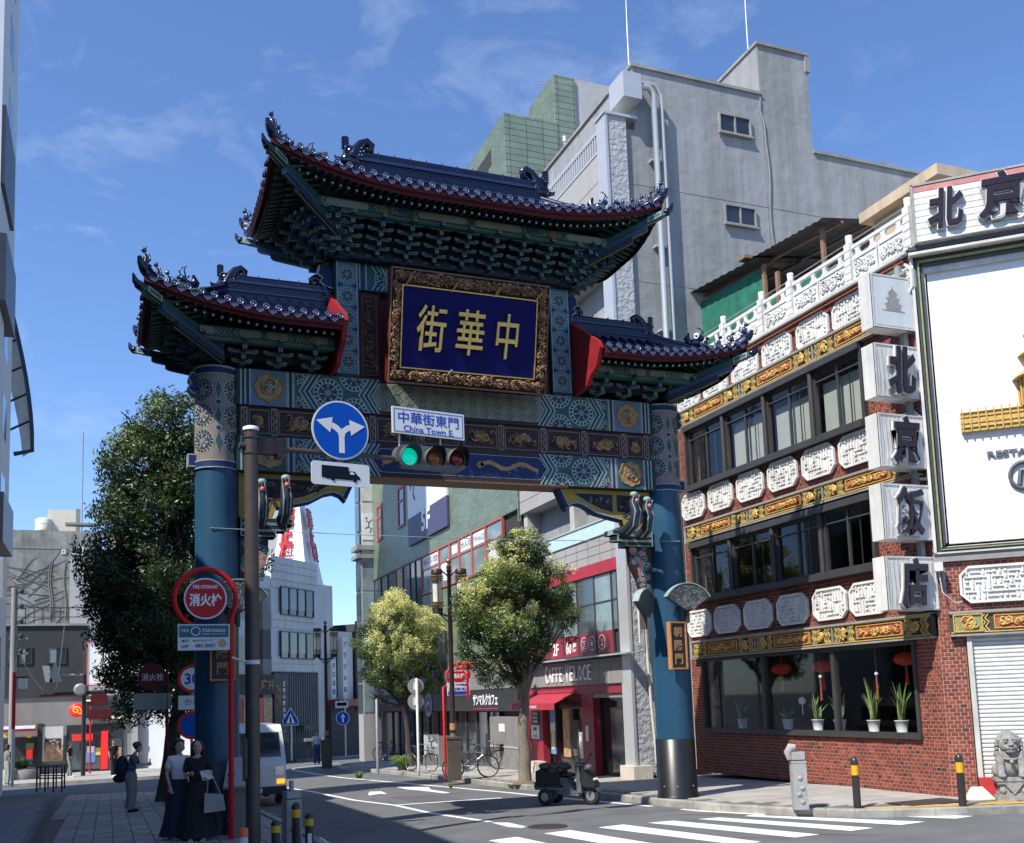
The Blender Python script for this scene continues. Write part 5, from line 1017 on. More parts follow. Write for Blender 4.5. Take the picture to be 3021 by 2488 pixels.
# ================================================================ grey building with the cafe
M('render_grey', (.305, .315, .32), .9, var=.09, sc=.5, bump=1.2, bsc=3, streak=.24, grime=.10); M('rough_cast', (.38, .39, .40), .95, var=.12, sc=9, bump=3, bsc=7); M('panel_grey', (.36, .345, .34), .7, var=.06, sc=.7, streak=.06); M('soffit', (.42, .41, .40), .9)
M('cafe_red', (.26, .02, .035), .45, var=.1); M('cafe_red2', (.38, .03, .05), .6, var=.1); M('cafe_stone', (.26, .25, .24), .6, var=.1, sc=2); M('alu', (.55, .56, .56), .4, metal=.4, var=.05); M('mint_glass', (.50, .66, .62), .3, var=.04); M('letters', (.82, .82, .8), .5, var=0)
M('black_stone', (.02, .02, .022), .2, var=.3, coat=.5); M('poster_blue', (.10, .28, .55), .5, var=.3, sc=4); M('poster_food', (.42, .26, .14), .5, var=.5, sc=6); M('poster_white', (.7, .7, .68), .5, var=.05); M('poster_yellow', (.75, .60, .12), .5)
FK = Fac(12.6, 23.2, -90); Ks = lambda Y: 23.2-Y
caf = thing('grey_building', 'tall grey rendered building with a red cafe front on its street corner', 'building', (14, 26, 0))
WT = [(13.15, 19.5), ]
mb = MB(); mb.box(13.5, 17.8, 23.25, 30.4, -1, 19.5, 'render_grey'); mb.box(17.8, 19.6, 23.25, 26.5, 0, 21.12, 'render_grey'); mb.box(19.6, 27, 23.25, 30, 0, 18.0, 'render_grey'); mb.build('wall', caf)
mb = MB(); mb.box(13.15, 13.5, 23.25, 30.4, -1, 17.6, 'render_grey'); mb.build('wall', caf)
for x0, x1, z, y1 in ((13.44, 17.83, 19.5, 30.4), (17.75, 19.66, 21.12, 26.5), (19.6, 27.1, 18.0, 30)): mb = MB(); mb.box(x0, x1, 23.19, y1, z, z+.09, 'frame_grey'); mb.build('coping', caf)
mb = MB(); mb.box(19.5, 19.68, 23.2, 24.5, 20.6, 21.1, 'render_grey'); mb.build('ledge', caf)
mb = MB(); mb.box(12.55, 13.16, 23.15, 23.6, -.1, 17.85, 'rough_cast'); mb.build('pilaster', caf); mb = MB(); mb.box(12.49, 12.57, 23.12, 23.65, -.1, 17.85, 'alu'); mb.box(13.16, 13.19, 23.22, 23.3, 0, 17.85, 'frame_dark'); mb.build('pilaster_trim', caf); mb = MB(); mb.box(12.45, 13.5, 23.1, 23.7, 17.85, 17.93, 'alu'); mb.build('pilaster_cap', caf)
for z in (16.0, 13.2, 10.3, 7.5): mb = MB(); mb.box(13.2, 26.9, 23.243, 23.25, z, z+.025, 'frame_grey'); mb.build('joint', caf)
for x in (17.8, 21.2): mb = MB(); mb.box(x, x+.02, 23.243, 23.25, 10, 18 if x > 18 else 19.3, 'frame_grey'); mb.build('joint', caf)
def slide_window(par, fac, s0, s1, z0, z1, fr='frame_grey', d=0, pane='glass_dark'):
    mb = MB(fac.M); mb.frame(s0, s1, z0, z1, .045, d-.03, d+.06, fr); mb.box((s0+s1)/2-.025, (s0+s1)/2+.025, d-.02, d+.05, z0+.045, z1-.045, fr); mb.box(s0-.04, s1+.04, d-.07, d+.02, z0-.05, z0, 'frame_grey'); w_ = mb.build('window', par)
    for a, b in ((s0+.045, (s0+s1)/2-.025), ((s0+s1)/2+.025, s1-.045)): mb = MB(fac.M); mb.box(a, b, d+.02, d+.03, z0+.045, z1-.045, 'window_dark'); mb.build('pane', w_)
M('window_dark', (.02, .025, .03), .08, var=.2, sc=1, coat=.3, spec=.8); M('window_mid', (.07, .09, .095), .06, var=.4, sc=.6, coat=.4, spec=.9); M('window_pale', (.20, .26, .26), .1, var=.4, sc=.8, coat=.4)
FW = Fac(0, 23.25, 0); slide_window(caf, FW, 16.27, 17.36, 18.06, 18.65, d=-.05); slide_window(caf, FW, 16.27, 17.34, 15.28, 15.87, d=-.05)
ab = thing('equipment_box', 'pale grey equipment box fixed high on the grey building above its pilaster', 'box', (13.2, 23, 18.5)); mb = MB(); mb.box(12.98, 13.55, 22.85, 23.7, 18.3, 19.05, 'alu'); mb.build('case', ab)
mb = MB(); mb.tube([(13.5, 22.98, 18.75), (13.85, 22.98, 18.78), (14.0, 23.0, 18.6), (14.0, 23.0, 9), (14.0, 23.02, 0)], .085, 'alu', 8); mb.build('conduit', caf)
mb = MB(); mb.tube([(13.5, 23.02, 18.9), (14.05, 23.02, 18.92), (14.27, 23.04, 18.65), (14.27, 23.05, 0)], .055, 'alu', 8); mb.build('conduit', caf)
for z in (16.7, 14.2, 11.8, 9.6): mb = MB(); mb.box(13.88, 14.36, 23.08, 23.25, z, z+.05, 'alu'); mb.build('pipe_bracket', caf)
mb = MB(); mb.tube([(17.75+.04*sin(z*2.3)+.15*(z < 18.6), 23.21, z) for z in [19.4-.4*i for i in range(24)]], .02, 'frame_grey', 4); mb.build('cable', caf)
# street face: stacked balconies, window band, cafe front
s0, s1 = Ks(30.45), Ks(23.6)
mb = FK.mb(); mb.box(s0, s1, 1.4, 1.6, 6.3, 17.1, 'soffit'); mb.build('recess_wall', caf)
for z0, z1 in ((8.0, 9.55), (10.9, 12.45), (13.8, 17.05)):
    mb = FK.mb(); mb.box(s0, s1, 0, .12, z0, z1, 'panel_grey'); mb.box(s0, s1, .12, 1.4, z0, z0+.12, 'soffit')
    for k in range(1, 4): mb.box(s0, s1, -.004, 0, z0+k*(z1-z0)/4, z0+k*(z1-z0)/4+.014, 'frame_dark')
    mb.build('balcony_front', caf)
for s in (s0+.05, s0+3.6): mb = FK.mb(); mb.box(s, s+.3, .1, 1.4, 6.4, 17, 'soffit'); mb.build('fin_wall', caf)
mb = FK.mb(); mb.box(s0+.9, s0+2.9, 1.36, 1.4, 6.5, 7.8, 'window_dark'); mb.build('window', caf)
rail = thing('roof_railing', 'white slatted railing along the top balcony of the grey building', 'railing', (12.6, 27, 17.1)); mb = FK.mb(); mb.box(s0, s1, -.02, .05, 17.62, 17.74, 'alu'); mb.box(s0, s1, -.02, .05, 17.05, 17.12, 'alu'); mb.build('rail', rail)
for i in range(46): mb = FK.mb(); x = s0+.05+i*(s1-s0-.1)/45; mb.box(x-.028, x+.028, -.01, .03, 17.12, 17.62, 'alu'); mb.build('slat', rail)
mb = FK.mb(); mb.box(s0, s1, 0, .2, 5.65, 6.35, 'panel_grey'); 
for z in (5.88, 6.12): mb.box(s0, s1, -.004, 0, z, z+.012, 'frame_dark')
for k in range(9): x = s0+.4+k*.75; mb.box(x, x+.01, -.004, 0, 5.65, 6.35, 'frame_dark')
mb.build('panel_wall', caf); mb = FK.mb(); mb.box(s0, s1, .02, .05, 6.38, 6.78, 'mint_glass'); mb.build('glass_rail', caf); mb = FK.mb(); mb.box(s0, s1, -.01, .08, 6.78, 6.83, 'alu'); mb.box(s0, s1, -.02, .2, 6.35, 6.385, 'frame_dark'); mb.build('handrail', caf)
mb = FK.mb(); mb.box(s0, s1, -.05, .2, 5.32, 5.65, 'cafe_red2'); mb.build('red_band', caf)
mb = FK.mb(); mb.box(s0, s1, .08, .2, 3.05, 5.32, 'inside'); cw = mb.build('window_band', caf); xs = [s0, Ks(28.55), Ks(27.47), Ks(26.42), Ks(25.29), Ks(24.24), Ks(23.9), s1]
for i in range(7):
    a, b = xs[i], xs[i+1]; mb = FK.mb(); mb.frame(a, b, 3.1, 5.32, .035, -.0, .06, 'frame_dark'); mb.box(a+.03, b-.03, .0, .05, 4.52, 4.56, 'frame_dark'); o = mb.build('window', cw); mb = FK.mb(); mb.box(a+.03, b-.03, .02, .03, 3.74, 5.29, 'window_mid' if i % 2 else 'window_pale'); mb.build('pane', o)
    if i < 5: mb = FK.mb(); mb.box(a+.03, b-.03, .015, .03, 3.13, 3.74, 'cafe_red'); mb.build('red_film', o)
for t_, Y, wd in (('2F', 28.05, .42), ('60', 27.12, .36), ('席', 26.72, .26)): mb = FK.mb(); mb.text(t_, Ks(Y), 3.4, wd, .36 if t_ != '席' else .28, .012, .004, 'letters', .02); mb.build('lettering', cw)
for Y, k in ((26.05, 0), (25.55, 1), (24.93, 2)):
    mb = FK.mb(); c = Ks(Y); mb.line(circ(c, 3.44, .2, 22), .022, .008, None, 'letters', True)
    if k == 0: 
        for q in range(3): mb.line([(c-.09, 3.38+q*.07), (c+.09, 3.38+q*.07)], .02, .008, None, 'letters')
        mb.line([(c-.1, 3.33), (c+.1, 3.33)], .035, .008, None, 'letters')
    elif k == 1: mb.box(c-.06, c+.06, .004, .008, 3.38, 3.48, 'letters'); mb.line([(c-.03, 3.48), (c-.03, 3.55)], .018, .006, None, 'letters'); mb.line([(c+.03, 3.48), (c+.03, 3.55)], .018, .006, None, 'letters'); mb.line([(c, 3.38), (c, 3.26)], .02, .006, None, 'letters')
    else:
        for r_ in (.06, .11): mb.line([(c+r_*cos(a), 3.40+r_*sin(a)) for a in [pi*(.25+.5*q/8) for q in range(9)]], .022, .008, None, 'letters')
        mb.add([(c+.025*cos(a), .007, 3.37+.025*sin(a)) for a in [2*pi*q/8 for q in range(8)]], [tuple(range(8))], 'letters')
    mb.build('icon', cw)
mb = FK.mb(); mb.box(s0+.6, s1, -.12, .2, 2.3, 2.98, 'cafe_stone'); mb.box(s0+.6, s1, -.35, .1, 3.0, 3.05, 'frame_dark'); mb.box(s0+.2, s1+.9, -.42, -.1, 3.02, 3.06, 'alu'); 
for k in range(8): mb.box(s0+1.2+k*.72, s0+1.21+k*.72, -.124, -.12, 2.3, 2.98, 'frame_dark')
cf = mb.build('fascia', caf)
x = Ks(28.58)
for w_, ht, t_ in ((1.30, .50, 'CAFFE'), (.0, 0, ''), (1.78, .50, 'VELOCE')):
    if not t_: x += .16; continue
    for i, chh in enumerate(t_):
        cwid = w_/len(t_); big = chh in 'CV' and i == 0; mb = FK.mb(); mb.text(chh, x+cwid/2, 2.645 if not big else 2.65, cwid*.74, .44 if not big else .54, -.14, .03, 'letters', .004); mb.build('letter', cf); x += cwid
mb = FK.mb(); mb.box(s0, s1, -.06, .2, 2.05, 2.3, 'cafe_red'); mb.build('red_band', caf)
mb = FK.mb(); mb.box(s0-.05, s0+.12, -.12, .3, -.4, 3.1, 'cafe_red2'); mb.box(s0-.02, s0+.08, -.10, .2, 3.1, 5.4, 'cafe_red'); mb.build('red_pillar', caf)
mb = FK.mb(); mb.box(s0, s0+1.25, -.02, .2, -.4, 2.05, 'cafe_red'); mb.build('red_wall', caf); mb = FK.mb(); mb.box(Ks(26.35), Ks(25.6), -.02, .2, -.4, 2.05, 'cafe_red'); mb.build('red_wall', caf)
mb = FK.mb(); mb.box(s0+1.25, Ks(26.35), .3, .4, -.4, 2.05, 'black_stone'); mb.box(Ks(25.6), Ks(23.6), .5, .6, -.4, 2.05, 'black_stone'); mb.box(Ks(25.6), Ks(23.6), .0, .5, 1.92, 2.05, 'cafe_stone'); mb.build('entrance', caf)
mb = FK.mb(); mb.box(Ks(25.6), Ks(23.6), .25, .28, -.2, 1.92, 'window_dark'); mb.build('glass_door', caf)
for Y, wd, z0, z1, m in ((29.75, .62, .70, 1.12, 'poster_white'), (29.75, .62, 1.16, 1.55, 'frame_dark'), (28.75, .36, .25, 1.62, 'poster_blue'), (27.75, .48, .2, 1.62, 'poster_food'), (27.1, .42, .25, 1.3, 'inside_wall'), (26.75, .40, .2, .95, 'poster_white'), (26.0, .16, .72, 1.15, 'poster_white')):
    mb = FK.mb(); d_ = -.05 if Y > 28.9 or Y < 26.2 else .12; mb.box(Ks(Y)-wd/2, Ks(Y)+wd/2, d_, d_+.03, z0, z1, m)
    if m == 'poster_blue': mb.box(Ks(Y)-.1, Ks(Y)+.1, d_-.004, d_, z0+.15, z0+.75, 'poster_yellow'); mb.box(Ks(Y)-wd/2, Ks(Y)+wd/2, d_-.003, d_, z0+.7, z0+.95, 'poster_white')
    if m == 'poster_white' and wd > .5:
        mb.text('珈琲', Ks(Y), 1.0, .3, .12, d_-.006, .003, 'ink', .02); mb.text('￥280', Ks(Y), .78, .3, .06, d_-.006, .003, 'ink', .01)
    mb.build('poster', caf)
for z, m in ((1.48, 'letters'), (1.36, 'letters'), (1.24, 'letters')): mb = FK.mb(); mb.text({1.48: 'S ¥160', 1.36: 'M ¥245', 1.24: 'L ¥300'}[z], Ks(29.75), z, .42, .07, -.056, .003, m, .01); mb.build('menu_line', caf)
aw = thing('awning', 'small red fabric awning over the cafe front', 'awning', (12.2, 28, 1.9)); mb = FK.mb(); a, b = Ks(29.95), Ks(26.6)
mb.add([(a+.1, 0, 2.12), (b, 0, 2.12), (b, -.75, 1.80), (a, -.75, 1.80)], [(0, 1, 2, 3)], 'cafe_red2'); mb.box(a, b, -.77, -.75, 1.62, 1.81, 'cafe_red2'); mb.add([(a+.1, 0, 2.12), (a, -.75, 1.80), (a, -.75, 1.62), (a+.1, 0, 1.8)], [(0, 1, 2, 3)], 'cafe_red2'); mb.box(a, b, -.1, .0, 2.1, 2.18, 'cafe_red2'); mb.build('canopy', aw)
mb = FK.mb(); mb.text('CAFFE VELOCE', (a+b)/2, 1.71, .8, .07, -.775, .003, 'letters', .02); mb.build('lettering', aw)
mb = FK.mb(); mb.box(s0-.1, s0+1.35, -.35, .0, -.45, .02, 'cream_stone'); mb.build('step', caf); mb = FK.mb(); mb.box(Ks(23.7), Ks(22.95), -.25, .3, -.2, .17, 'cream_stone'); mb.build('step', caf)
mb = MB(); mb.tube([(12.9, 23.05, 4.4), (12.98, 23.02, 1.7), (13.05, 23.0, .2)], .04, 'pvc', 7); mb.tube([(12.7, 22.95, 3.3), (12.7, 22.95, 4.3), (12.8, 23.0, 4.9)], .03, 'pvc', 6); mb.build('drain_pipe', caf)
for x, y, h, lab in ((13.62, 23.6, 2.9, 'left thin lightning rod on the grey building, above the equipment box'), (18.2, 24.2, 3.4, 'right thin lightning rod standing by the stair tower of the grey building')):
    z = 19.55 if x < 17 else 21.1; mb = MB(T3(x, y, z)); mb.tube([(0, 0, 0), (0, 0, h*.5), (.02, 0, h)], [.03, .024, .008], 'alu', 6); tag(mb.build('lightning_rod'), lab, 'lightning rod')
def antenna(P, az, sc_, lab):
    t = thing('antenna', lab, 'antenna', P); T = Matrix.Translation(P) @ RZ(az) @ Matrix.Scale(sc_, 4); mb = MB(T); mb.tube([(0, 0, 0), (0, 0, .5)], .018, 'frame_grey', 5); mb.build('mast', t); mb = MB(T); mb.tube([(-.2, 0, .5), (1.5, 0, .62)], .014, 'frame_grey', 4); mb.build('boom', t)
    for k in range(9): mb = MB(T); x = -.1+k*.18; mb.tube([(x, -.32, .51+x*.07), (x, .32, .51+x*.07)], .007, 'frame_grey', 4); mb.build('element', t)
antenna(Vector((22.6, 23.6, 18.05)), .3, .7, 'small aerial on the roof edge of the grey building at the right'); 
P = onX(1700*K, 478*K, 16.2); antenna(Vector((16.2, P.y, P.z-.2)), -.4, .55, 'aerial standing above the rooftop shed')
P = Vector((15.5, 33, 24.8)); antenna(P, 1.2, 1.2, 'large aerial on top of the green tiled building')
antenna(Vector((15.3, 36.5, 23.9)), 1.9, 1.0, 'faint aerial behind the large one on the green tiled building')
# ================================================================ green tiled building
Mbrickshader('green_tile', (.155, .20, .125), (.215, .26, .17), (.06, .085, .05), .38, .105, 'YZ', .10, .5, .35); Mbrickshader('green_tile_x', (.17, .22, .165), (.22, .275, .205), (.05, .07, .055), .66, .24, 'XZ', .05, .5, .35, offset=0)
M('sign_violet', (.065, .06, .13), .5, var=.08); M('window_red', (.42, .10, .08), .55, var=.1); M('storefront', (.03, .03, .033), .5, var=.25); M('mid_panel', (.20, .19, .185), .8, var=.12, streak=.1); M('print_teal', (.10, .34, .36), .5)
FG = Fac(13.0, 31.6, -90); Gs = lambda Y: 31.6-Y
grn = thing('green_building', 'green tiled building with red framed windows and a white and violet wall sign', 'building', (15, 40, 0))
mb = MB(); mb.box(13.0, 15.1, 31.65, 52, 8.45, 22.9, 'green_tile'); mb.build('wall', grn)
mb = MB(); mb.box(13.0, 15.1, 31.6, 31.65, 8, 22.9, 'green_tile_x'); mb.box(15.05, 15.9, 31.62, 31.68, 12, 24.8, 'green_tile_x'); mb.build('end_wall', grn)
mb = MB(); mb.box(15.05, 15.9, 31.68, 34, 22, 24.8, 'green_tile'); mb.box(15.4, 15.9, 34, 38, 22, 24.0, 'green_tile'); mb.build('penthouse', grn)
mb = MB(); mb.box(15.9, 20, 31.7, 38, 15, 24.85, 'soffit'); mb.build('stair_block', grn)
mb = FG.mb(); mb.box(Gs(36.4), Gs(32.95), -.004, .0, 21.6, 22.24, 'inside'); mb.build('roof_opening', grn)
mb = MB(); mb.tube([(15.9, 30.6, 20.9), (14.9, 30.6, 21.0), (14.9, 30.6, 21.6)], .07, 'alu', 8); mb.tube([(14.9, 30.6, 21.55), (14.9, 30.6, 21.75)], .1, 'alu', 8); mb.build('vent_pipe', grn)
a, b = Gs(52), 0
mb = FG.mb(); mb.box(a, b, .12, .4, 3.2, 8.45, 'inside'); mb.box(a, Gs(43.3), .06, .12, 3.2, 5.0, 'mid_panel'); mb.box(Gs(43.3), b, .02, .12, 3.2, 6.65, 'green_tile'); mb.box(a, b, -.12, .3, 2.35, 3.2, 'mid_panel'); mb.build('lower_wall', grn)
ys = [43.15, 40.6, 39.1, 37.9, 36.4, 34.85, 33.1]
prt = {0: '045-313-1920', 3: '大人の', 4: 'ドライヘッドスパ'}
for i in range(len(ys)-1):
    p, q = Gs(ys[i]), Gs(ys[i+1]); mb = FG.mb(); mb.frame(p, q, 6.68, 8.44, .07, -.03, .08, 'window_red'); mb.box(p+.07, q-.07, -.01, .05, 7.74, 7.79, 'window_red'); w_ = mb.build('window', grn); mb = FG.mb(); mb.box(p+.07, q-.07, .02, .04, 6.75, 8.37, 'window_pale'); mb.build('pane', w_)
    if i in prt: mb = FG.mb(); mb.box(p+.12, q-.12, .010, .018, 7.84, 8.32, 'poster_white'); mb.text(prt[i], (p+q)/2, 8.08, (q-p)*.8, .28, .006, .003, 'print_teal' if i == 4 else 'ink', .01); mb.build('window_print', w_)
    else: mb = FG.mb(); mb.box(p+.25, q-.25, .010, .018, 6.95, 7.7, 'poster_white') if i % 2 else mb.box(p+.2, q-.3, .010, .018, 7.9, 8.25, 'poster_white'); mb.build('window_print', w_)
for i, (y0, y1) in enumerate(((52, 50.6), (50.6, 49.2), (49.2, 47.6), (47.6, 46.4), (46.4, 45.2), (45.2, 44.3), (44.3, 43.3))): p, q = Gs(y0), Gs(y1); mb = FG.mb(); mb.frame(p, q, 5.0, 8.44, .06, 0, .1, 'frame_dark'); w_ = mb.build('window', grn); mb = FG.mb(); mb.box(p+.06, q-.06, .04, .06, 5.06, 8.38, ('window_mid', 'window_dark', 'window_dark', 'poster_food')[i % 4]); mb.build('pane', w_)
for Y0, Y1, z0, z1 in ((51.0, 49.95, 10.3, 12.2), (46.85, 45.7, 10.3, 12.3), (37.9, 36.3, 10.9, 12.6)):
    p, q = Gs(Y0), Gs(Y1); mb = FG.mb(); mb.frame(p, q, z0, z1, .13, -.05, .05, 'window_red'); mb.box(p+.1, q-.1, -.04, .04, z0+(z1-z0)*.62, z0+(z1-z0)*.62+.1, 'window_red'); w_ = mb.build('window', grn); mb = FG.mb(); mb.box(p+.1, q-.1, -.006, .01, z0+.1, z1-.1, 'window_mid'); mb.build('pane', w_)
mb = FG.mb(); p, q = Gs(44.8), Gs(39.0); mb.box(p, q, -.12, -.02, 9.13, 10.40, 'sign_violet'); mb.box(p, q, -.12, -.02, 10.40, 14.2, 'poster_white'); sg = mb.build('wall_sign', grn)
for t_, c, z, wd, ht, m in (('5F', (p+q)/2-.1, 9.92, 1.3, .92, 'letters'), ('FITNESS', p+3.55, 12.0, 3.8, .62, 'ink')): mb = FG.mb(); mb.text(t_, c, z, wd, ht, -.13, .01, m, .03 if t_ == '5F' else .0); mb.build('lettering', sg)
mb = FG.mb(); mb.line([(p+.3, 12.2), (p+.55, 11.7), (p+.8, 12.3), (p+1.1, 12.0), (p+.95, 11.4), (p+1.25, 11.1)], .16, -.13, -.122, 'sign_violet'); mb.build('emblem', sg)
# corner pylon
pyl = thing('sign_pylon', 'slim glazed corner pylon with a running figure emblem on the green building', 'pylon', (12.6, 52.6, 0)); mb = MB(); mb.box(12.35, 13.3, 52.1, 53.2, -1, 9.9, 'panel_grey'); mb.box(12.4, 13.25, 52.15, 53.1, 9.9, 16, 'white_frame'); mb.build('shaft', pyl)
for z, h in ((9.6, .22), (10.05, .25)): mb = MB(); mb.box(12.1, 13.9, 51.9, 53.3, z, z+h, 'frame_grey'); mb.build('ledge', pyl)
for i in range(9): z = 1.5+i*1.6; mb = MB(); mb.box(12.42, 13.2, 52.08, 52.12, z if z > 9 or 1 else z, z+1.5, 'window_pale' if z < 9.5 else 'white_frame'); mb.build('panel', pyl)
for i in range(9): z = 1.5+i*1.6; mb = MB(); mb.box(12.30, 12.36, 52.15, 53.1, z, z+1.5, 'window_mid'); mb.build('panel', pyl)
mb = MB(); mb.box(12.46, 13.16, 52.05, 52.08, 10.6, 12.0, 'poster_white'); c = 12.8
mb.line([(c-.16, 11.62), (c+.02, 11.55), (c+.18, 11.7)], .06, 52.045, None, 'ink'); mb.line([(c+.02, 11.55), (c-.02, 11.3), (c+.15, 11.2), (c+.05, 10.98)], .07, 52.045, None, 'ink'); mb.line([(c-.02, 11.3), (c-.2, 11.2)], .06, 52.045, None, 'ink'); mb.disc(c-.12, 11.76, .06, 52.044, 'ink'); mb.build('emblem_panel', pyl)
# ground floor coffee shop
mb = FG.mb(); mb.box(a, b, .35, .6, -1.5, 2.35, 'storefront'); mb.box(a, Gs(32), -.1, .1, 1.55, 2.35, 'storefront'); mb.build('shopfront', grn)
k = 0
for Y in [34.6+i*1.25 for i in range(13)]: mb = FG.mb(); mb.box(Gs(Y)-.05, Gs(Y)+.05, .2, .35, -1.2, 1.55, 'frame_dark'); mb.build('mullion', grn); mb = FG.mb(); mb.box(Gs(Y)-1.2, Gs(Y)-.05, .26, .28, -.9, 1.5, 'window_dark'); mb.build('shop_pane', grn)
mb = FG.mb(); mb.text('サンマルクカフェ', Gs(35.2), 1.97, 2.6, .42, -.11, .01, 'letters', .03); mb.box(Gs(36.5), Gs(33.9), -.115, -.1, 1.62, 1.66, 'cafe_red2'); mb.build('lettering', grn); mb = FG.mb(); mb.text('サンマルク', Gs(48), 1.97, 1.9, .42, -.11, .01, 'print_teal', .03); mb.box(Gs(49), Gs(47), -.115, -.1, 1.62, 1.66, 'cafe_red2'); mb.build('lettering', grn)
rs_ = FG.at(1040+805/3.471, 1850+775/3.471); mb = FG.mb(); mb.disc(rs_[0], 1.85, .52, -.13, 'letters', 24); mb.add([(rs_[0]+.38*cos(q), -.135, 1.85+.38*sin(q)) for q in [2*pi*j/24 for j in range(24)]], [tuple(range(24))], 'sign_violet'); mb.line([(rs_[0]-.22, 1.75), (rs_[0]-.08, 1.98), (rs_[0], 1.85), (rs_[0]+.1, 2.0), (rs_[0]+.22, 1.75)], .07, -.14, None, 'letters'); mb.line(circ(rs_[0], 1.85, .45, 20), .05, -.14, None, 'cafe_red2', True); mb.build('round_logo', grn)
mb = FG.mb(); mb.box(Gs(34.38), Gs(31.7), -.25, .3, -.55, 1.36, 'mid_panel'); mb.box(Gs(34.38), Gs(31.7), -.27, -.25, .30, .36, 'alu'); mb.box(Gs(33.45), Gs(32.9), -.262, -.25, .85, 1.12, 'poster_white'); mb.build('service_cabinet', grn)
# ================================================================ far end of the street
M('far_white', (.62, .62, .60), .6, var=.08, sc=.6, streak=.12); M('far_tile', (.52, .54, .56), .4, var=.1, sc=.5); M('far_grey', (.26, .26, .25), .8, var=.15, sc=.4, streak=.1); M('far_dark', (.05, .05, .05), .8, var=.2, sc=.5); M('char_red', (.55, .03, .03), .4); M('bare_concrete', (.30, .295, .28), .9, var=.3, sc=.5, streak=.35, grime=.3)
c5 = lambda x, y: (750+x/2.043, 1450+y/2.043)
M('leaf_green', (.04, .13, .07), .7); FF = Fac(8.83, 60, 47); wh = thing('white_office_building', 'narrow white tiled office building with two dark window bands past the gate', 'building', (10, 62, 0))
mb = FF.mb(); mb.box(0, 5.06, .06, 8, -1.6, 10.8, 'far_tile'); mb.build('wall', wh)
for z in (4.05, 4.5, 6.6, 7.1, 9.0, 9.5, 10.0, 10.45): 
    for i in range(7): mb = FF.mb(); mb.box(i*.723+.008, (i+1)*.723-.008, 0, .06, z, z+.42, 'far_white'); mb.build('panel', wh)
for (x0, y0), (x1, y1) in (((155, 570), (355, 765)), ((155, 840), (360, 1015))):
    s_0, z_1 = FF.at(*c5(x0, y0)); s_1, z_0 = FF.at(*c5(x1, y1)); w4 = (s_1-s_0)/4
    mb = FF.mb(); mb.box(s_0, s_1, -.03, .05, z_0, z_1, 'window_dark'); wb = mb.build('window_band', wh)
    for k in range(4): mb = FF.mb(); mb.frame(s_0+k*w4, s_0+(k+1)*w4, z_0, z_1, .06, -.09, -.03, 'frame_dark'); w_ = mb.build('window', wb); mb = FF.mb(); mb.box(s_0+k*w4+.06, s_0+(k+1)*w4-.06, -.05, -.04, z_0+(z_1-z_0)*.2, z_1-.06, 'window_mid' if k < 3 else 'window_dark'); mb.build('pane', w_)
mb = FF.mb(); mb.box(.0, 5.0, -.0, .06, -1.5, 4.0, 'far_dark'); mb.build('shopfront', wh)
for k in range(14): mb = FF.mb(); mb.box(1.5+k*.25, 1.56+k*.25, -.08, .0, -.2, 3.9, 'far_grey'); mb.build('fin', wh)
mb = FF.mb(); mb.box(-.1, 1.2, -.25, -.05, -.1, 3.9, 'storefront'); mb.text('王府井', .25, 2.6, .45, 1.6, -.27, .01, 'gold_paint', .02); mb.build('vertical_sign', wh)
mb = FF.mb()
for i, chh in enumerate('正宗小籠包専門店'): mb.text(chh, .85, 3.3-i*.38, .26, .28, -.27, .01, 'letters', .02)
mb.build('lettering', wh)
mb = FF.mb(); mb.box(-.6, .8, -.7, 0, .55, .8, 'leaf_green'); mb.build('shop_awning', wh); mb = FF.mb(); mb.box(2.3, 3.2, -.7, 0, .55, .8, 'leaf_green'); mb.build('shop_awning', wh)
# lower block to its left (behind the poles), with sign boards
blk = thing('corner_shop_building', 'grey shop building with dark sign boards left of the white office building', 'building', (6, 62, 0)); mb = MB(FF.M); mb.box(-4.2, -.1, -.02, 6, -1.6, 9.6, 'far_tile'); mb.build('wall', blk)
for z0, z1 in ((6.9, 8.3), (4.4, 5.9)): mb = FF.mb(); mb.box(-4.0, -1.3, -.06, 0, z0, z1, 'window_dark'); mb.build('window', blk); mb = FF.mb(); mb.box(-1.2, -.4, -.25, 0, z0-2.2, z1+.5, 'far_grey'); mb.build('pier', blk)
mb = FF.mb(); mb.box(-4, -.3, -.4, -.05, 2.7, 3.8, 'far_dark'); mb.text('府井', -1.0, 3.25, 1.3, .62, -.42, .02, 'gold_paint', .02); mb.build('sign_board', blk)
for i, m in enumerate(('cafe_red', 'poster_food', 'char_red', 'poster_food')): mb = FF.mb(); mb.box(-4+i*.92, -3.15+i*.92, -.3, -.05, -.2+.3*(i % 2), 2.5, m); mb.build('menu_board', blk)
mb = FF.mb(); mb.box(-1.2, -.3, -.5, -.4, -.3, .9, 'poster_yellow'); mb.box(-1.12, -.38, -.52, -.5, -.2, .8, 'poster_food'); mb.build('lit_board', blk)
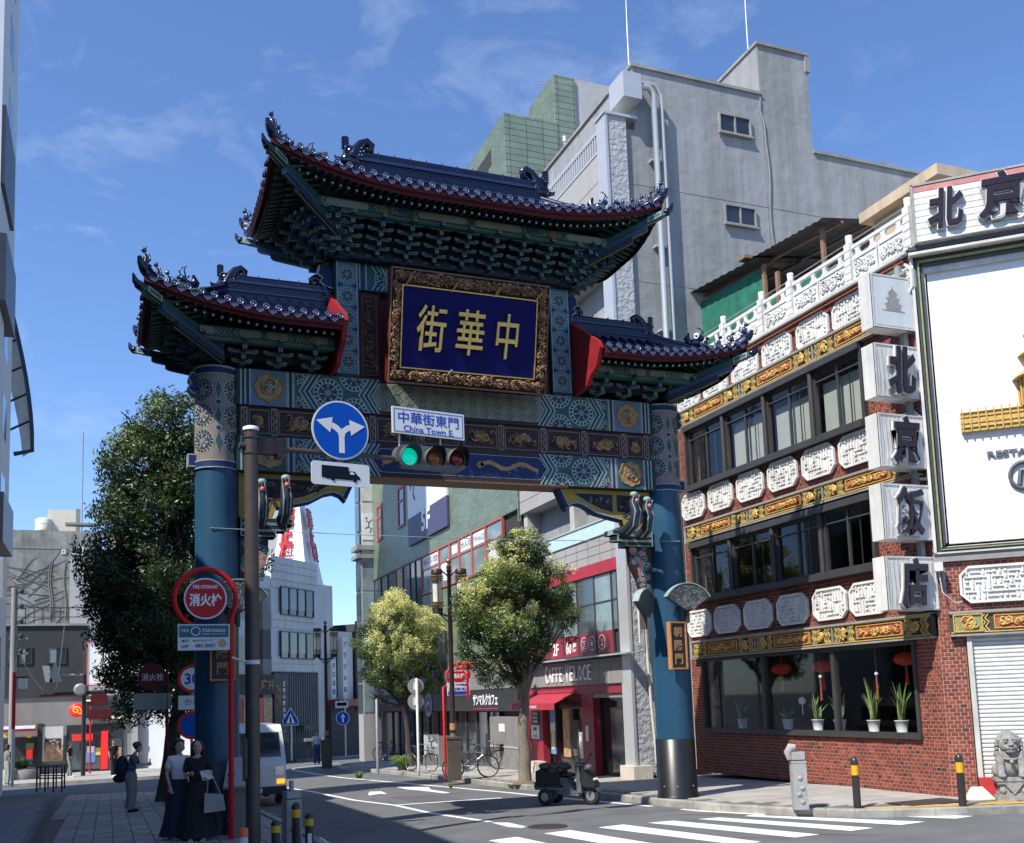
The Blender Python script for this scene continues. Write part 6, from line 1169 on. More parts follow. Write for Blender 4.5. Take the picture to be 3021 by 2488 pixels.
# sloped white tower with red characters
def P5(x, y, Y): return onY(*c5(x, y), Y)
tw = thing('white_tower', 'white tapering rooftop tower with three red characters on each side', 'tower', (11, 68, 10)); z0 = 9.6
Lb, Cb, Rb = P5(122, 410, 68), P5(305, 435, 65.5), P5(397, 480, 69); Lt, Ct, Rt = P5(196, 10, 68), P5(263, -20, 66.6), P5(278, -20, 68.4)
def dn(p, q, z): t = (z-p.z)/(q.z-p.z); return p+(q-p)*t
Hb = Lb+Rb-Cb; Ht = Lt+Rt-Ct; q = [dn(a_, b_, z0) for a_, b_ in ((Lb, Lt), (Cb, Ct), (Rb, Rt))]; q.append(q[0]+q[2]-q[1]); zt = 19.5; tq = [dn(a_, b_, zt) for a_, b_ in ((Lb, Lt), (Cb, Ct), (Rb, Rt))]; tq.append(tq[0]+tq[2]-tq[1])
mb = MB(); M('tower_white', (.78, .78, .77), .6, var=.03); mb.add(q+tq, [(0, 1, 5, 4), (1, 2, 6, 5), (2, 3, 7, 6), (3, 0, 4, 7), (4, 5, 6, 7)], 'tower_white'); mb.build('shaft', tw)
for (A, B, At, Bt, xs_, wd) in ((q[0], q[1], tq[0], tq[1], [(218, 165), (210, 268), (207, 365)], 1.15), (q[1], q[2], tq[1], tq[2], [(313, 168), (325, 272), (343, 370)], 1.15)):
    ux = (B-A); ux.z = 0; ux.normalize(); mid = (At+Bt)/2-(A+B)/2; uz = (mid-ux*mid.dot(ux)).normalized(); uy = uz.cross(ux)*-1; uy = Vector((ux.y*uz.z-ux.z*uz.y, ux.z*uz.x-ux.x*uz.z, ux.x*uz.y-ux.y*uz.x))*-1; n_ = uy
    for (px, py), chh in zip(xs_, '華正樓'):
        d = ray(*c5(px, py)); t_ = (A-EYE).dot(n_)/d.dot(n_); c_ = EYE+d*t_; Mx = Matrix(((ux.x, n_.x, uz.x, c_.x), (ux.y, n_.y, uz.y, c_.y), (ux.z, n_.z, uz.z, c_.z), (0, 0, 0, 1)))
        mb = MB(Mx); mb.text(chh, 0, 0, wd, 1.35, -.25 if n_.y > 0 else .25, .10, 'char_red', .018); mb.build('character', tw)
# white and brown buildings to the right of the office building
ar = thing('arched_building', 'white fronted building with tall arched windows and hanging banners', 'building', (13, 66, 0)); FA = Fac(12.3, 63.8, 42)
def a5(x, y): return FA.at(*c5(x, y))
sa, za = a5(385, 560); sb_, zb = a5(470, 560); mb = FA.mb(); mb.box(sa-.3, sb_, 0, 6, -1.7, za, 'far_white'); mb.build('wall', ar)
s1_, z1_ = a5(590, 850); mb = FA.mb(); mb.box(sb_, s1_, 0, 5, -1.7, z1_, 'far_white'); mb.build('wall', ar)
for i, (x, wd) in enumerate(((487, 24), (543, 24))):
    a0_, t_0 = a5(x-wd/2, 905); b0_, _ = a5(x+wd/2, 905); _, bt = a5(x, 1250); r_ = (b0_-a0_)/2; mb = FA.mb(); mb.prism([(a0_, bt), (b0_, bt), (b0_, t_0-r_)]+[((a0_+b0_)/2+r_*cos(pi*k/10), t_0-r_+2.2*r_*sin(pi*k/10)) for k in range(1, 10)]+[(a0_, t_0-r_)], -.02, .02, 'far_dark'); mb.build('arched_window', ar)
for x, t_ in ((450, '揚子江飯店'), (518, 'ブラジル街')): a0_, z_ = a5(x-13, 880 if x > 500 else 970); b0_, _ = a5(x+13, 880); _, zb_ = a5(x, 1250); mb = FA.mb(); mb.box(a0_, b0_, -.35, -.3, zb_, z_, 'poster_white'); mb.build('banner', ar); mb = FA.mb(); [mb.text(chh, (a0_+b0_)/2, z_-(z_-zb_)*(i+.6)/5.4, (b0_-a0_)*.7, None, -.36, .01, 'ink', .02) for i, chh in enumerate(t_)]; mb.build('lettering', ar)
s2_, z2_ = a5(635, 575); mb = FA.mb(); mb.box(sb_-.1, s2_+1, 3.5, 7, z1_-1, z2_, 'far_grey'); 
for k in range(2): mb.box(sb_, s2_, 3.3, 3.52, z2_-1.9-k*1.9, z2_-1.1-k*1.9, 'far_dark')
mb.build('balcony_block', ar); mb = FA.mb(); mb.box(sb_, s2_, 3.4, 3.45, z2_+.5, z2_+.56, 'far_grey'); [mb.box(sb_+k*(s2_-sb_)/12, sb_+k*(s2_-sb_)/12+.05, 3.4, 3.45, z2_, z2_+.55, 'far_grey') for k in range(13)]; mb.build('roof_railing', ar)
mb = FA.mb(); a0_, z_ = a5(440, 1290); b0_, _ = a5(600, 1270); mb.box(a0_, b0_, -1.0, 0, z_-.1, z_+.35, 'cafe_red'); mb.build('canopy', ar); mb = FA.mb(); mb.box(a0_, b0_, -.3, 0, -1.7, z_-.1, 'far_dark'); mb.build('shopfront', ar)
dk = thing('dark_brick_building', 'dark banded building in the side street behind the yellow flowering tree', 'building', (18, 66, 0)); s3_, z3_ = a5(598, 800); mb = FA.mb(); mb.box(s3_, s3_+16, -.1, 6, -2, z3_, 'far_dark'); mb.build('wall', dk)
for k in range(16): mb = FA.mb(); mb.box(s3_, s3_+16, -.14, -.1, .8+k*.42, 1.15+k*.42, 'storefront'); mb.build('course', dk)
mb = FA.mb(); a0_, z_ = a5(612, 1175); mb.tube([(a0_, -.2, z_+.5), (a0_+.1, -.5, z_-2.4)], .03, 'alu', 5); mb.build('flag_pole', dk); mb = FA.mb(); mb.add([(a0_, -.5, z_), (a0_+.6, -.5, z_-.4), (a0_+.3, -.5, z_-1.9), (a0_-.4, -.5, z_-1.5)], [(0, 1, 2, 3)], 'poster_white'); mb.build('banner', dk)
fb = thing('beige_building', 'pale rooftop block seen beside the white tapering tower', 'building', (8, 75, 0)); mb = MB(); p0 = P5(20, 130, 75); p1 = P5(135, 420, 75); mb.box(p0.x, p1.x+.4, 75, 80, -2, p0.z, 'far_white'); mb.build('wall', fb)
# ================================================================ left side
M('dark_render', (.035, .038, .038), .8, var=.15, sc=.6); M('awning_red', (.45, .05, .06), .6); M('neon_orange', (.9, .25, .03), .5, emit=1.2, var=.2, sc=8); M('sign_red', (.75, .02, .02), .5, emit=.35); M('shop_white', (.7, .72, .72), .5, emit=.15, var=.1); M('shop_light', (.75, .68, .5), .5, emit=.5); M('tank', (.66, .62, .50), .6, var=.08)
r4 = lambda x, y: (x/2.893, 1500+y/2.893); c4 = lambda x, y: (x/3.558, 2000+y/3.558)
FL = Fac(-8, 60, 0); lb = thing('dark_corner_building', 'dark grey two storey building with a round dragon sign on the left corner', 'building', (-3, 61, 0))
sL, zL = FL.at(*r4(100, 1005)); sR, zR = FL.at(*r4(745, 1030)); s2, z2 = FL.at(*c4(420, 205)); sE, _ = FL.at(*c4(1380, 600)); gz0 = gz(60)-.2
mb = FL.mb(); mb.box(sL-1.5, sR, 0, 7, z2, zL, 'dark_render'); mb.box(sL-1.5, sE, .1, 7, gz0, z2, 'far_grey'); mb.build('wall', lb); mb = FL.mb(); mb.box(sL-1.6, sR+.1, -.1, 7, zL, zL+.12, 'frame_grey'); mb.build('coping', lb)
for (x0, y0, x1, y1) in ((405, 1185, 565, 1325), (165, 1185, 275, 1330), (60, 1190, 150, 1330)):
    a_, zt_ = FL.at(*r4(x0, y0)); b_, zb_ = FL.at(*r4(x1, y1)); mb = FL.mb(); mb.frame(a_, b_, zb_, zt_, .06, -.06, .02, 'frame_dark'); w_ = mb.build('window', lb); m_ = (a_+b_)/2; mb = FL.mb(); mb.box(a_+.06, m_-.02, -.02, 0, zb_+.06, zt_-.06, 'window_pale'); mb.build('pane', w_); mb = FL.mb(); mb.box(m_+.02, b_-.06, -.02, 0, zb_+.06, zt_-.06, 'window_dark'); mb.build('pane', w_)
for k in range(7): a_, z_ = FL.at(*r4(130+k*75, 1000)); mb = FL.mb(); mb.box(a_, a_+.05, .5, .55, zL, zL+1.05, 'frame_dark'); mb.build('rail_post', lb)
mb = FL.mb(); mb.box(sL-1, sR, .5, .54, zL+1.0, zL+1.06, 'frame_dark'); mb.box(sL-1, sR, .5, .54, zL+.5, zL+.54, 'frame_dark'); mb.build('roof_rail', lb)
a_, zt_ = FL.at(*r4(740, 1140)); b_, zb_ = FL.at(*r4(1000, 1510)); mb = FL.mb(); mb.box(a_, b_+1.2, -.15, 0, zb_, zt_, 'shop_white'); mb.frame(a_, b_+1.2, zb_, zt_, .06, -.2, -.14, 'awning_red'); mb.build('wall_sign', lb)
c_, zc_ = FL.at(*c4(805, 342)); mb = FL.mb(); mb.lathe([(.36, 0), (.38, -.1), (.34, -.2), (.01, -.2)], 'sign_red', (c_, -.35, zc_), 24, ax='Y'); rsn = mb.build('round_sign', lb); mb = FL.mb(); mb.tube([(c_+(.22-.012*k)*cos(k*.55), -.57, zc_+(.22-.012*k)*sin(k*.55)) for k in range(17)], .035, 'neon_orange', 5); mb.tube([(c_+.1, -.57, zc_-.15), (c_+.25, -.57, zc_-.2), (c_+.28, -.57, zc_)], .03, 'neon_orange', 5); mb.build('dragon_emblem', rsn)
def lrect(name, x0, y0, x1, y1, m, d=-.05, par=lb, th=.06):
    a_, zt_ = FL.at(*c4(x0, y0)); b_, zb_ = FL.at(*c4(x1, y1)); mb = FL.mb(); mb.box(a_, b_, d, d+th, zb_, zt_, m); return mb.build(name, par)
lrect('shopfront', 700, 500, 1290, 975, 'storefront', -.0, th=.1); lrect('shop_window', 740, 575, 1050, 950, 'window_mid', -.03); lrect('shop_window', 1140, 640, 1280, 960, 'window_mid', -.03); lrect('red_pillar', 1060, 560, 1130, 955, 'sign_red', -.12, th=.12); lrect('shop_sign', 760, 595, 975, 650, 'sign_red', -.3, th=.1); lrect('poster', 905, 720, 1000, 885, 'poster_blue', -.06); lrect('poster', 1005, 735, 1055, 810, 'poster_yellow', -.06); lrect('poster', 915, 720, 990, 780, 'shop_white', -.07); lrect('poster', 1145, 735, 1275, 900, 'poster_food', -.06)
lrect('fascia', 900, 250, 1300, 410, 'storefront', -.12); lrect('fascia_lamp', 905, 232, 1100, 242, 'shop_light', -.2); lrect('fascia_lamp', 940, 408, 1300, 424, 'shop_light', -.2)
bp = lrect('billboard', 445, 515, 660, 870, 'far_white', -.14); lrect('picture', 470, 640, 640, 800, 'far_dark', -.16); lrect('picture', 480, 700, 620, 800, 'poster_food', -.17); lrect('picture', 470, 760, 660, 870, 'poster_food', -.165); 
for x, z in ((500, 690), (540, 670), (580, 660), (610, 680), (560, 700)): a_, z_ = FL.at(*c4(x, z)); mb = FL.mb(); mb.ball((a_, -.2, z_), .13, 'peach', 7, (1, .3, .7)); mb.build('bun', bp)
lrect('shop_awning', 45, 515, 380, 560, 'awning_red', -1.2, th=1.1); lrect('awning_edge', 45, 508, 385, 528, 'shop_white', -1.24, th=.05); lrect('shopfront', 10, 640, 395, 1000, 'storefront', -.02); lrect('shop_display', 280, 685, 360, 740, 'plant', -.5, th=.3); lrect('shop_display', 285, 750, 345, 850, 'sign_red', -.5, th=.3); lrect('shop_display', 278, 850, 340, 900, 'poster_blue', -.5, th=.3); lrect('shop_sign', 50, 570, 120, 620, 'poster_yellow', -.6, th=.1); lrect('shop_sign', 290, 590, 335, 625, 'poster_yellow', -.6, th=.1); lrect('facade_pier', 395, 480, 440, 1050, 'dark_render', -.2, th=.3)
# bare concrete building with vines
FCn = Fac(-9, 78, 0); cb = thing('concrete_building', 'weathered bare concrete building with dead vines and water tanks on its roof', 'building', (-4, 80, 0)); sC, zC = FCn.at(*r4(870, 155)); s0_, _ = FCn.at(*r4(60, 220)); zz = FCn.at(*r4(400, 190))[1]
mb = FCn.mb(); mb.box(s0_-6, sC, 0, 10, -3, zz, 'bare_concrete'); mb.build('wall', cb); a_, zt_ = FCn.at(*r4(605, 470)); mb = FCn.mb(); mb.box(a_, sC+4, -2, 6, -3, zt_, 'soffit'); mb.build('low_wing', cb)
mb = FCn.mb(); zj = FCn.at(*r4(400, 345))[1]; mb.box(s0_-6, sC, -.03, 0, zj, zj+.08, 'far_grey'); mb.build('joint', cb)
for x0, y0, x1, y1 in ((605, 330, 715, 400), (525, 352, 562, 392)): a_, zt_ = FCn.at(*r4(x0, y0)); b_, zb_ = FCn.at(*r4(x1, y1)); mb = FCn.mb(); mb.frame(a_, b_, zb_, zt_, .1, -.06, .02, 'far_white'); w_ = mb.build('window', cb); mb = FCn.mb(); mb.box(a_+.1, b_-.1, -.02, 0, zb_+.1, zt_-.1, 'window_dark'); mb.build('pane', w_)
def tank(x, y0, y1, w_, lab, Y=80):
    p = onY(*r4(x, y1), Y); q_ = onY(*r4(x, y0), Y); r_ = (onY(*r4(x+w_/2, y1), Y)-p).x; h = q_.z-p.z; mb = MB(T3(p.x, p.y, p.z)); mb.lathe([(r_, 0), (r_, h*.85), (r_*.8, h*.93), (r_*.15, h), (.05, h*1.02)], 'tank', n=18); mb.lathe([(r_*1.03, h*.45), (r_*1.03, h*.5)], 'tank', n=18); return tag(mb.build('water_tank'), lab, 'water tank')
tank(370, 80, 195, 140, 'cream cylindrical water tank at the left end of the concrete roof'); tank(1010, 205, 360, 130, 'cream water tank on a steel stand beside the dark tree', 77)
p = onY(*r4(520, 185), 80); mb = MB(); mb.box(p.x-.9, p.x+1.2, 80, 81.5, p.z-.4, p.z+1.5, 'tank'); mb.box(p.x+1.0, p.x+1.3, 79.9, 80.1, p.z-.4, p.z+1.6, 'far_grey'); tag(mb.build('air_conditioner'), 'cream air conditioning unit beside the water tank on the concrete roof', 'air conditioner')
p = onY(*r4(1010, 365), 77); t = thing('tank_stand', 'steel stand carrying the water tank beside the dark tree', 'stand', p); mb = MB(); [mb.tube([(p.x+dx, p.y, p.z), (p.x+dx+.6, p.y, p.z-1.9)], .07, 'far_grey', 4) for dx in (-1.6, -.4, .8)]; [mb.tube([(p.x+dx+.6, p.y, p.z), (p.x+dx, p.y, p.z-1.9)], .07, 'far_grey', 4) for dx in (-1.6, -.4, .8)]; mb.box(p.x-1.9, p.x+1.9, p.y-1, p.y+1, p.z-.1, p.z, 'far_grey'); mb.build('truss', t)
p = onY(*r4(700, 150), 79); mb = MB(); mb.tube([(p.x, p.y, p.z-.5), (p.x, p.y, p.z+7)], .05, 'far_grey', 4); mb.box(p.x-1.1, p.x+1.1, p.y-.5, p.y+.5, p.z+.0, p.z+.15, 'far_grey'); tag(mb.build('lightning_rod'), 'thin mast on the roof of the bare concrete building', 'mast')
mb = MB(); rv = random.Random(8)
M('vine', (.19, .18, .16), .9)
for i in range(46):
    a_, z_ = FCn.at(*r4(rv.uniform(120, 590), rv.uniform(560, 940))); pts = []; x, z = a_, z_; dx, dz = rv.choice((-1, 1))*rv.uniform(.2, .6), rv.uniform(-.1, .35)
    for k in range(8): pts.append((x, -.02, z)); x += dx; z += dz; dz += rv.uniform(-.12, .1); dx *= .93
    if max(p_[0] for p_ in pts) > FCn.at(*r4(598, 700))[0]: continue
    mb.M = FCn.M; mb.tube(pts, [.03, .028, .026, .024, .02, .018, .015, .012], 'vine', 3)
for xx in (425, 440, 555): mb.tube([(FCn.at(*r4(xx+10*sin(k), 940-k*70))[0], -.04, FCn.at(*r4(xx, 940-k*70))[1]) for k in range(8)], [.06-.005*k for k in range(8)], 'vine', 5)
o = mb.build('vines', cb); o['kind'] = 'stuff'
# tall building at the left frame edge and the low block that shades the near pavement (it stands left of the view)
M('tall_white', (.55, .57, .62), .6, var=.05, streak=.08); M('tall_dark', (.02, .024, .04), .4)
tl = thing('tall_building', 'tall pale building with dark projecting balconies at the left edge of the photo', 'building', (-5, 50, 0)); FT = Fac(-3.35, 40.5, 90)
edge = onX(22, 1645, -3.35).y; e2_ = onX(48, 300, -3.35).y
mb = MB(); mb.box(-14, -3.35, edge-5.2, edge, -1.2, 42, 'tall_white'); mb.build('wall', tl)
for i in range(14): mb = MB(); mb.box(-3.40, -3.34, edge-3, edge-1.6, 3.2+i*2.7, 4.6+i*2.7, 'window_dark'); mb.build('window', tl)
for y0, y1 in ((800, 640), (640+700, 1270),): pass
for (ya, yb, out_) in ((720, 930, .22), (1500, 1640, .3), (560, 300, .12)):
    a_, b_ = onX(20, ya, -3.2), onX(20, yb, -3.2); zt_, zb_ = max(a_.z, b_.z), min(a_.z, b_.z); mb = MB(); mb.box(-3.35, -3.35+out_, edge-5.2, edge-1.7, zb_, zt_, 'tall_dark'); mb.build('balcony', tl)
can = []
for k in range(9):
    t_ = k/8; p = onY(30+65*sin(pi*.5*t_), 900+430*t_, 43); can.append(p)
mb = MB(); mb.tube(can+[onY(40, 1340, 43)], .09, 'tall_dark', 6); mb.add([tuple(p) for p in can]+[(p.x-.9+.06*i, p.y+1.2, p.z) for i, p in enumerate(can)], [(i, i+1, i+10, i+9) for i in range(8)], 'frame_grey'); mb.build('curved_screen', tl)
for y in (1000, 1080, 1160, 1240): p = onY(30+65*sin(pi*.5*(y-900)/430), y, 43); mb = MB(); mb.tube([p, (p.x-1.0, p.y+.3, p.z-.5)], .05, 'tall_dark', 5); mb.build('screen_rib', tl)
lo = thing('low_shop_building', 'low grey shop building along the left pavement beside the camera', 'building', (-8, 14, 0)); mb = MB(); mb.box(-14, -3.9, -6, 32.5, 0, 11.4, 'far_grey'); mb.build('wall', lo)
for y in range(-4, 31, 3): mb = MB(); mb.box(-3.94, -3.9, y, y+2, 4, 6, 'window_dark'); mb.build('window', lo); mb = MB(); mb.box(-3.94, -3.9, y, y+2, 7.4, 9.4, 'window_dark'); mb.build('window', lo); mb = MB(); mb.box(-3.94, -3.9, y, y+2.4, .3, 3, 'storefront'); mb.build('shop_pane', lo)
# ================================================================ trees
M('bark', (.20, .17, .13), .9, var=.25, sc=14, bump=1.2, bsc=40); M('bark_dark', (.055, .045, .04), .9, var=.2, sc=12, bump=1)
def Mleaf(name, col, tr=.4):
    """thin leaf: part of the light passes through it"""
    m = D.materials.new(name); m.use_nodes = True; nt = m.node_tree; L = nt.links.new; nt.nodes.clear(); o = N(nt, 'ShaderNodeOutputMaterial'); d = N(nt, 'ShaderNodeBsdfDiffuse'); t = N(nt, 'ShaderNodeBsdfTranslucent'); g = N(nt, 'ShaderNodeBsdfGlossy'); g.inputs['Roughness'].default_value = .45; g.inputs[0].default_value = (.8, .85, .8, 1)
    ge = N(nt, 'ShaderNodeNewGeometry'); no = N(nt, 'ShaderNodeTexNoise', i_Scale=2.2, i_Detail=3); L(ge.outputs['Position'], no.inputs['Vector']); mr = N(nt, 'ShaderNodeMapRange'); mr.inputs[1].default_value = .3; mr.inputs[2].default_value = .7; mr.inputs[3].default_value = .65; mr.inputs[4].default_value = 1.35; L(no.outputs[0], mr.inputs[0])
    mm = N(nt, 'ShaderNodeMixRGB', blend_type='MULTIPLY'); mm.inputs[0].default_value = 1; mm.inputs[1].default_value = (*col, 1); L(mr.outputs[0], mm.inputs[2]); L(mm.outputs[0], d.inputs[0]); m2 = N(nt, 'ShaderNodeMixRGB', blend_type='MULTIPLY'); m2.inputs[0].default_value = 1; m2.inputs[2].default_value = (1.1, 1.25, .5, 1); L(mm.outputs[0], m2.inputs[1]); L(m2.outputs[0], t.inputs[0])
    a = N(nt, 'ShaderNodeMixShader'); a.inputs[0].default_value = tr; L(d.outputs[0], a.inputs[1]); L(t.outputs[0], a.inputs[2]); b = N(nt, 'ShaderNodeMixShader'); b.inputs[0].default_value = .05; L(a.outputs[0], b.inputs[1]); L(g.outputs[0], b.inputs[2]); L(b.outputs[0], o.inputs[0]); MATS[name] = m
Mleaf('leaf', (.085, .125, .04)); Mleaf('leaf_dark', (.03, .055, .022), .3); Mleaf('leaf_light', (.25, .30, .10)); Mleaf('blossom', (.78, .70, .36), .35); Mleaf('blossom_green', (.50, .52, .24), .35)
def crown(mb, blobs, nclump, leaf, picks, rnd, nleaf=24, spray=.26, gap=-.08, gap_sc=1.9):
    seed_ = rnd.random()*50
    tot = sum(b[1][0]*b[1][1]*b[1][2] for b in blobs); top = max(b[0].z+b[1][2] for b in blobs); bot = min(b[0].z-b[1][2] for b in blobs); vs = []; fs = {}
    for c, r in blobs:
        for _ in range(int(nclump*r[0]*r[1]*r[2]/tot)+1):
            d = Vector((rnd.gauss(0, 1), rnd.gauss(0, 1), rnd.gauss(0, 1))).normalized(); q = rnd.uniform(.35, 1.05)**.5
            p = c+Vector((d.x*r[0], d.y*r[1], d.z*r[2]))*q; up = d.z*q
            if mnoise.noise(p*gap_sc+Vector((seed_, 0, 0))) < gap: continue
            up = d.z*q; nz_ = mnoise.noise(p*1.1); m = picks(p, up, nz_, rnd, (p.z-bot)/(top-bot), q)
            ax = (d+Vector((0, 0, -.25 if m not in ('blossom', 'blossom_green') else .8))).normalized(); L_ = fs.setdefault(m, [])
            for k in range(nleaf):
                t = rnd.random(); a = rnd.random()*6.28; o = ax.orthogonal().normalized(); b = ax.cross(o); side = o*cos(a)+b*sin(a); pos = p+ax*(t-.3)*spray*1.3+side*spray*rnd.uniform(.05, .75)
                if m in ('blossom',): u = (side*.5+Vector((rnd.uniform(-.5, .5), rnd.uniform(-.5, .5), rnd.uniform(-.2, .8)))).normalized(); ln, wd = leaf*.62, leaf*.42
                else: u = (side+Vector((0, 0, -.35))+Vector((rnd.uniform(-.4, .4), rnd.uniform(-.4, .4), rnd.uniform(-.4, .4)))).normalized(); ln, wd = leaf*rnd.uniform(.7, 1.3), leaf*.36
                v = u.cross(Vector((rnd.uniform(-1, 1), rnd.uniform(-1, 1), rnd.uniform(-1, 1)))).normalized()*wd/2; n0 = len(vs); vs += [tuple(pos), tuple(pos+u*ln*.45+v), tuple(pos+u*ln), tuple(pos+u*ln*.45-v)]; L_.append((n0, n0+1, n0+2, n0+3))
    base = len(mb.v); mb.v += vs
    for m, F in fs.items(): i = mb.mi(m); mb.f += [tuple(a+base for a in f) for f in F]; mb.m += [i]*len(F); mb.sm += [False]*len(F)
def branches(mb, base, r0, fork, blobs, mat, rnd):
    n = 6; pts = [base+(fork-base)*(i/n)+Vector((rnd.uniform(-.03, .03), rnd.uniform(-.03, .03), 0))*(i > 0) for i in range(n+1)]
    pts[0] = base; mb.tube([base+Vector((0, 0, -.1))]+pts, [r0*1.55]+[r0*(1.18-.45*(i/n)) for i in range(n+1)], mat, 9)
    for c, r in blobs:
        m = (fork+c)/2+Vector((rnd.uniform(-.2, .2), rnd.uniform(-.2, .2), -.1)); mb.tube([fork-Vector((0, 0, .25)), fork*.6+m*.4, m, c], [r0*.62, r0*.5, r0*.34, r0*.12], mat, 6)
        for _ in range(4): e = c+Vector((rnd.uniform(-1, 1)*r[0], rnd.uniform(-1, 1)*r[1], rnd.uniform(-.3, .9)*r[2]))*.8; mb.tube([m, (m+e)/2+Vector((0, 0, -.05)), e], [r0*.28, r0*.18, r0*.05], mat, 5)
def tree(name, lab, base, fork, blobs, r0, bark, n, leaf, picks, seed, **kw):
    rnd = random.Random(seed); t = thing(name, lab, 'tree', base); mb = MB(); branches(mb, Vector(base), r0, Vector(fork), blobs, bark, rnd); mb.build('trunk', t); mb = MB(); crown(mb, blobs, n, leaf, picks, rnd, **kw); mb.build('crown', t); return t
def bl(Y, L): return [(onY(x, y, Y+dy), (rx*Y/2983, rx*Y/2983*.95, rz_*Y/2983)) for x, y, dy, rx, rz_ in L]
def pickR(p, up, n, r, h, q):  # sun on upper leaves and shade on low ones painted as leaf colour
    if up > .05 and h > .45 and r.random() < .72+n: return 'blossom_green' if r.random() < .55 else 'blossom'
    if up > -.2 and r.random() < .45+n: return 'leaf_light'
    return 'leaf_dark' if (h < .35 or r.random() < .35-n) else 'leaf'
b0 = onG(1550, 2312, 0); Y_ = b0.y
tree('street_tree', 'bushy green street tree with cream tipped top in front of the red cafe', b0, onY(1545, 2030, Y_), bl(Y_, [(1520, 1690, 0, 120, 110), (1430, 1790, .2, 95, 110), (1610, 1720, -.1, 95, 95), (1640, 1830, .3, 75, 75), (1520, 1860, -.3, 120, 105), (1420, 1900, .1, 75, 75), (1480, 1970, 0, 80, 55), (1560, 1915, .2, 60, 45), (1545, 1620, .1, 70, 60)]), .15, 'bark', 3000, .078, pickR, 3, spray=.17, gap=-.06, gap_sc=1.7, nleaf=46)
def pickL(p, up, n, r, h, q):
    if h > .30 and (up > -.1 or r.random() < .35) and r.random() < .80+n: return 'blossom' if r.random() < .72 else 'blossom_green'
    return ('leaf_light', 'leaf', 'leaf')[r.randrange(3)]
b1_ = onG(1212, 2262, 0); Y_ = b1_.y
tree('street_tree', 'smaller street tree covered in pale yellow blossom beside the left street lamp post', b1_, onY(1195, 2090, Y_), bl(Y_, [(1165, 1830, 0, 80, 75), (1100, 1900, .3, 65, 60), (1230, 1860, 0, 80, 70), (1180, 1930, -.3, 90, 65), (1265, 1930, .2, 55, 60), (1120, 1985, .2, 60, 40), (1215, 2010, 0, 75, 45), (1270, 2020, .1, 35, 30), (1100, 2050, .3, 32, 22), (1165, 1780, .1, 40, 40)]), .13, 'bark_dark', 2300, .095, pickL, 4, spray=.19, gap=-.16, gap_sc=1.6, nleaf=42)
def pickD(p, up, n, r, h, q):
    if h > .80 and up > .2 and r.random() < .30: return 'leaf_light'  # lighter top leaves: sunlight painted into their colour
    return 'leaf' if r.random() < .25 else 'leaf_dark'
b2_ = Vector((1.35, 27.5, gz(27.5))); 
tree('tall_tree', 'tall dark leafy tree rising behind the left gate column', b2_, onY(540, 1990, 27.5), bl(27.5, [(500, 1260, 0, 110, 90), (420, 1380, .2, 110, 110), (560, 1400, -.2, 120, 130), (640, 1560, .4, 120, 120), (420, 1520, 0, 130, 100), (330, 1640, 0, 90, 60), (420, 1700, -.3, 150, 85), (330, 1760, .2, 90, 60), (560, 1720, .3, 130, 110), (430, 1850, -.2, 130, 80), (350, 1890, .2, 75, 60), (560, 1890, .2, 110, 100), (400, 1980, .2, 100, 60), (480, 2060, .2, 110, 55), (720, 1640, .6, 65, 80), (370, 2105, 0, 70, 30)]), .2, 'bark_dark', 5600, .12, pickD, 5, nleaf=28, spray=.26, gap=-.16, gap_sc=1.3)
# low planting
def tuft(x, y, z, r, n, lab, mats=('plant', 'weed'), seed=1, h=.35):
    rr = random.Random(seed); mb = MB(T3(x, y, z))
    for k in range(n):
        a = rr.random()*6.28; l_ = h*rr.uniform(.6, 1.2); q = rr.random()*r*.4; pts = [Vector((q*cos(a), q*sin(a), 0)), Vector(((q+r*.35)*cos(a), (q+r*.35)*sin(a), l_*.8)), Vector(((q+r)*cos(a), (q+r)*sin(a), l_*.55))]; s_ = Vector((-sin(a), cos(a), 0))*.014
        mb.add([pts[0]-s_, pts[0]+s_, pts[1]+s_, pts[1]-s_, pts[2]], [(0, 1, 2, 3), (3, 2, 4)], mats[k % 2])
    return tag(mb.build('grass_clump'), lab, 'plant')
p = onG(1188, 2272, 0); tuft(p.x, p.y, p.z, .48, 260, 'bright green grassy clump at the foot of the yellow blossoming tree', h=.6); p = onG(1060, 2292, 0); tuft(p.x, p.y, p.z-.05, .22, 60, 'small weed growing by the kerb left of the grey post', h=.25, seed=2)
for i, px in enumerate((1335, 1510, 1560)): p = onG(px, 2324, -.1); tuft(p.x-.05, p.y, p.z, .12, 24, ('tiny weed against the kerb below the lamp post', 'tiny weed at the kerb left of the green tree', 'tiny weed at the kerb below the green tree trunk')[i], h=.12, seed=3+i)
p = onG(1960, 2365, -.12); tuft(p.x, p.y, p.z, .16, 30, 'tiny weed in the kerb joint below the right gate column', h=.10, seed=9)
mb = MB(T3(b0.x, b0.y, b0.z)); mb.lathe([(.34, .0), (.28, .04), (.16, .07), (.01, .08)], 'dirt', n=14); o = mb.build('soil'); o['kind'] = 'stuff'
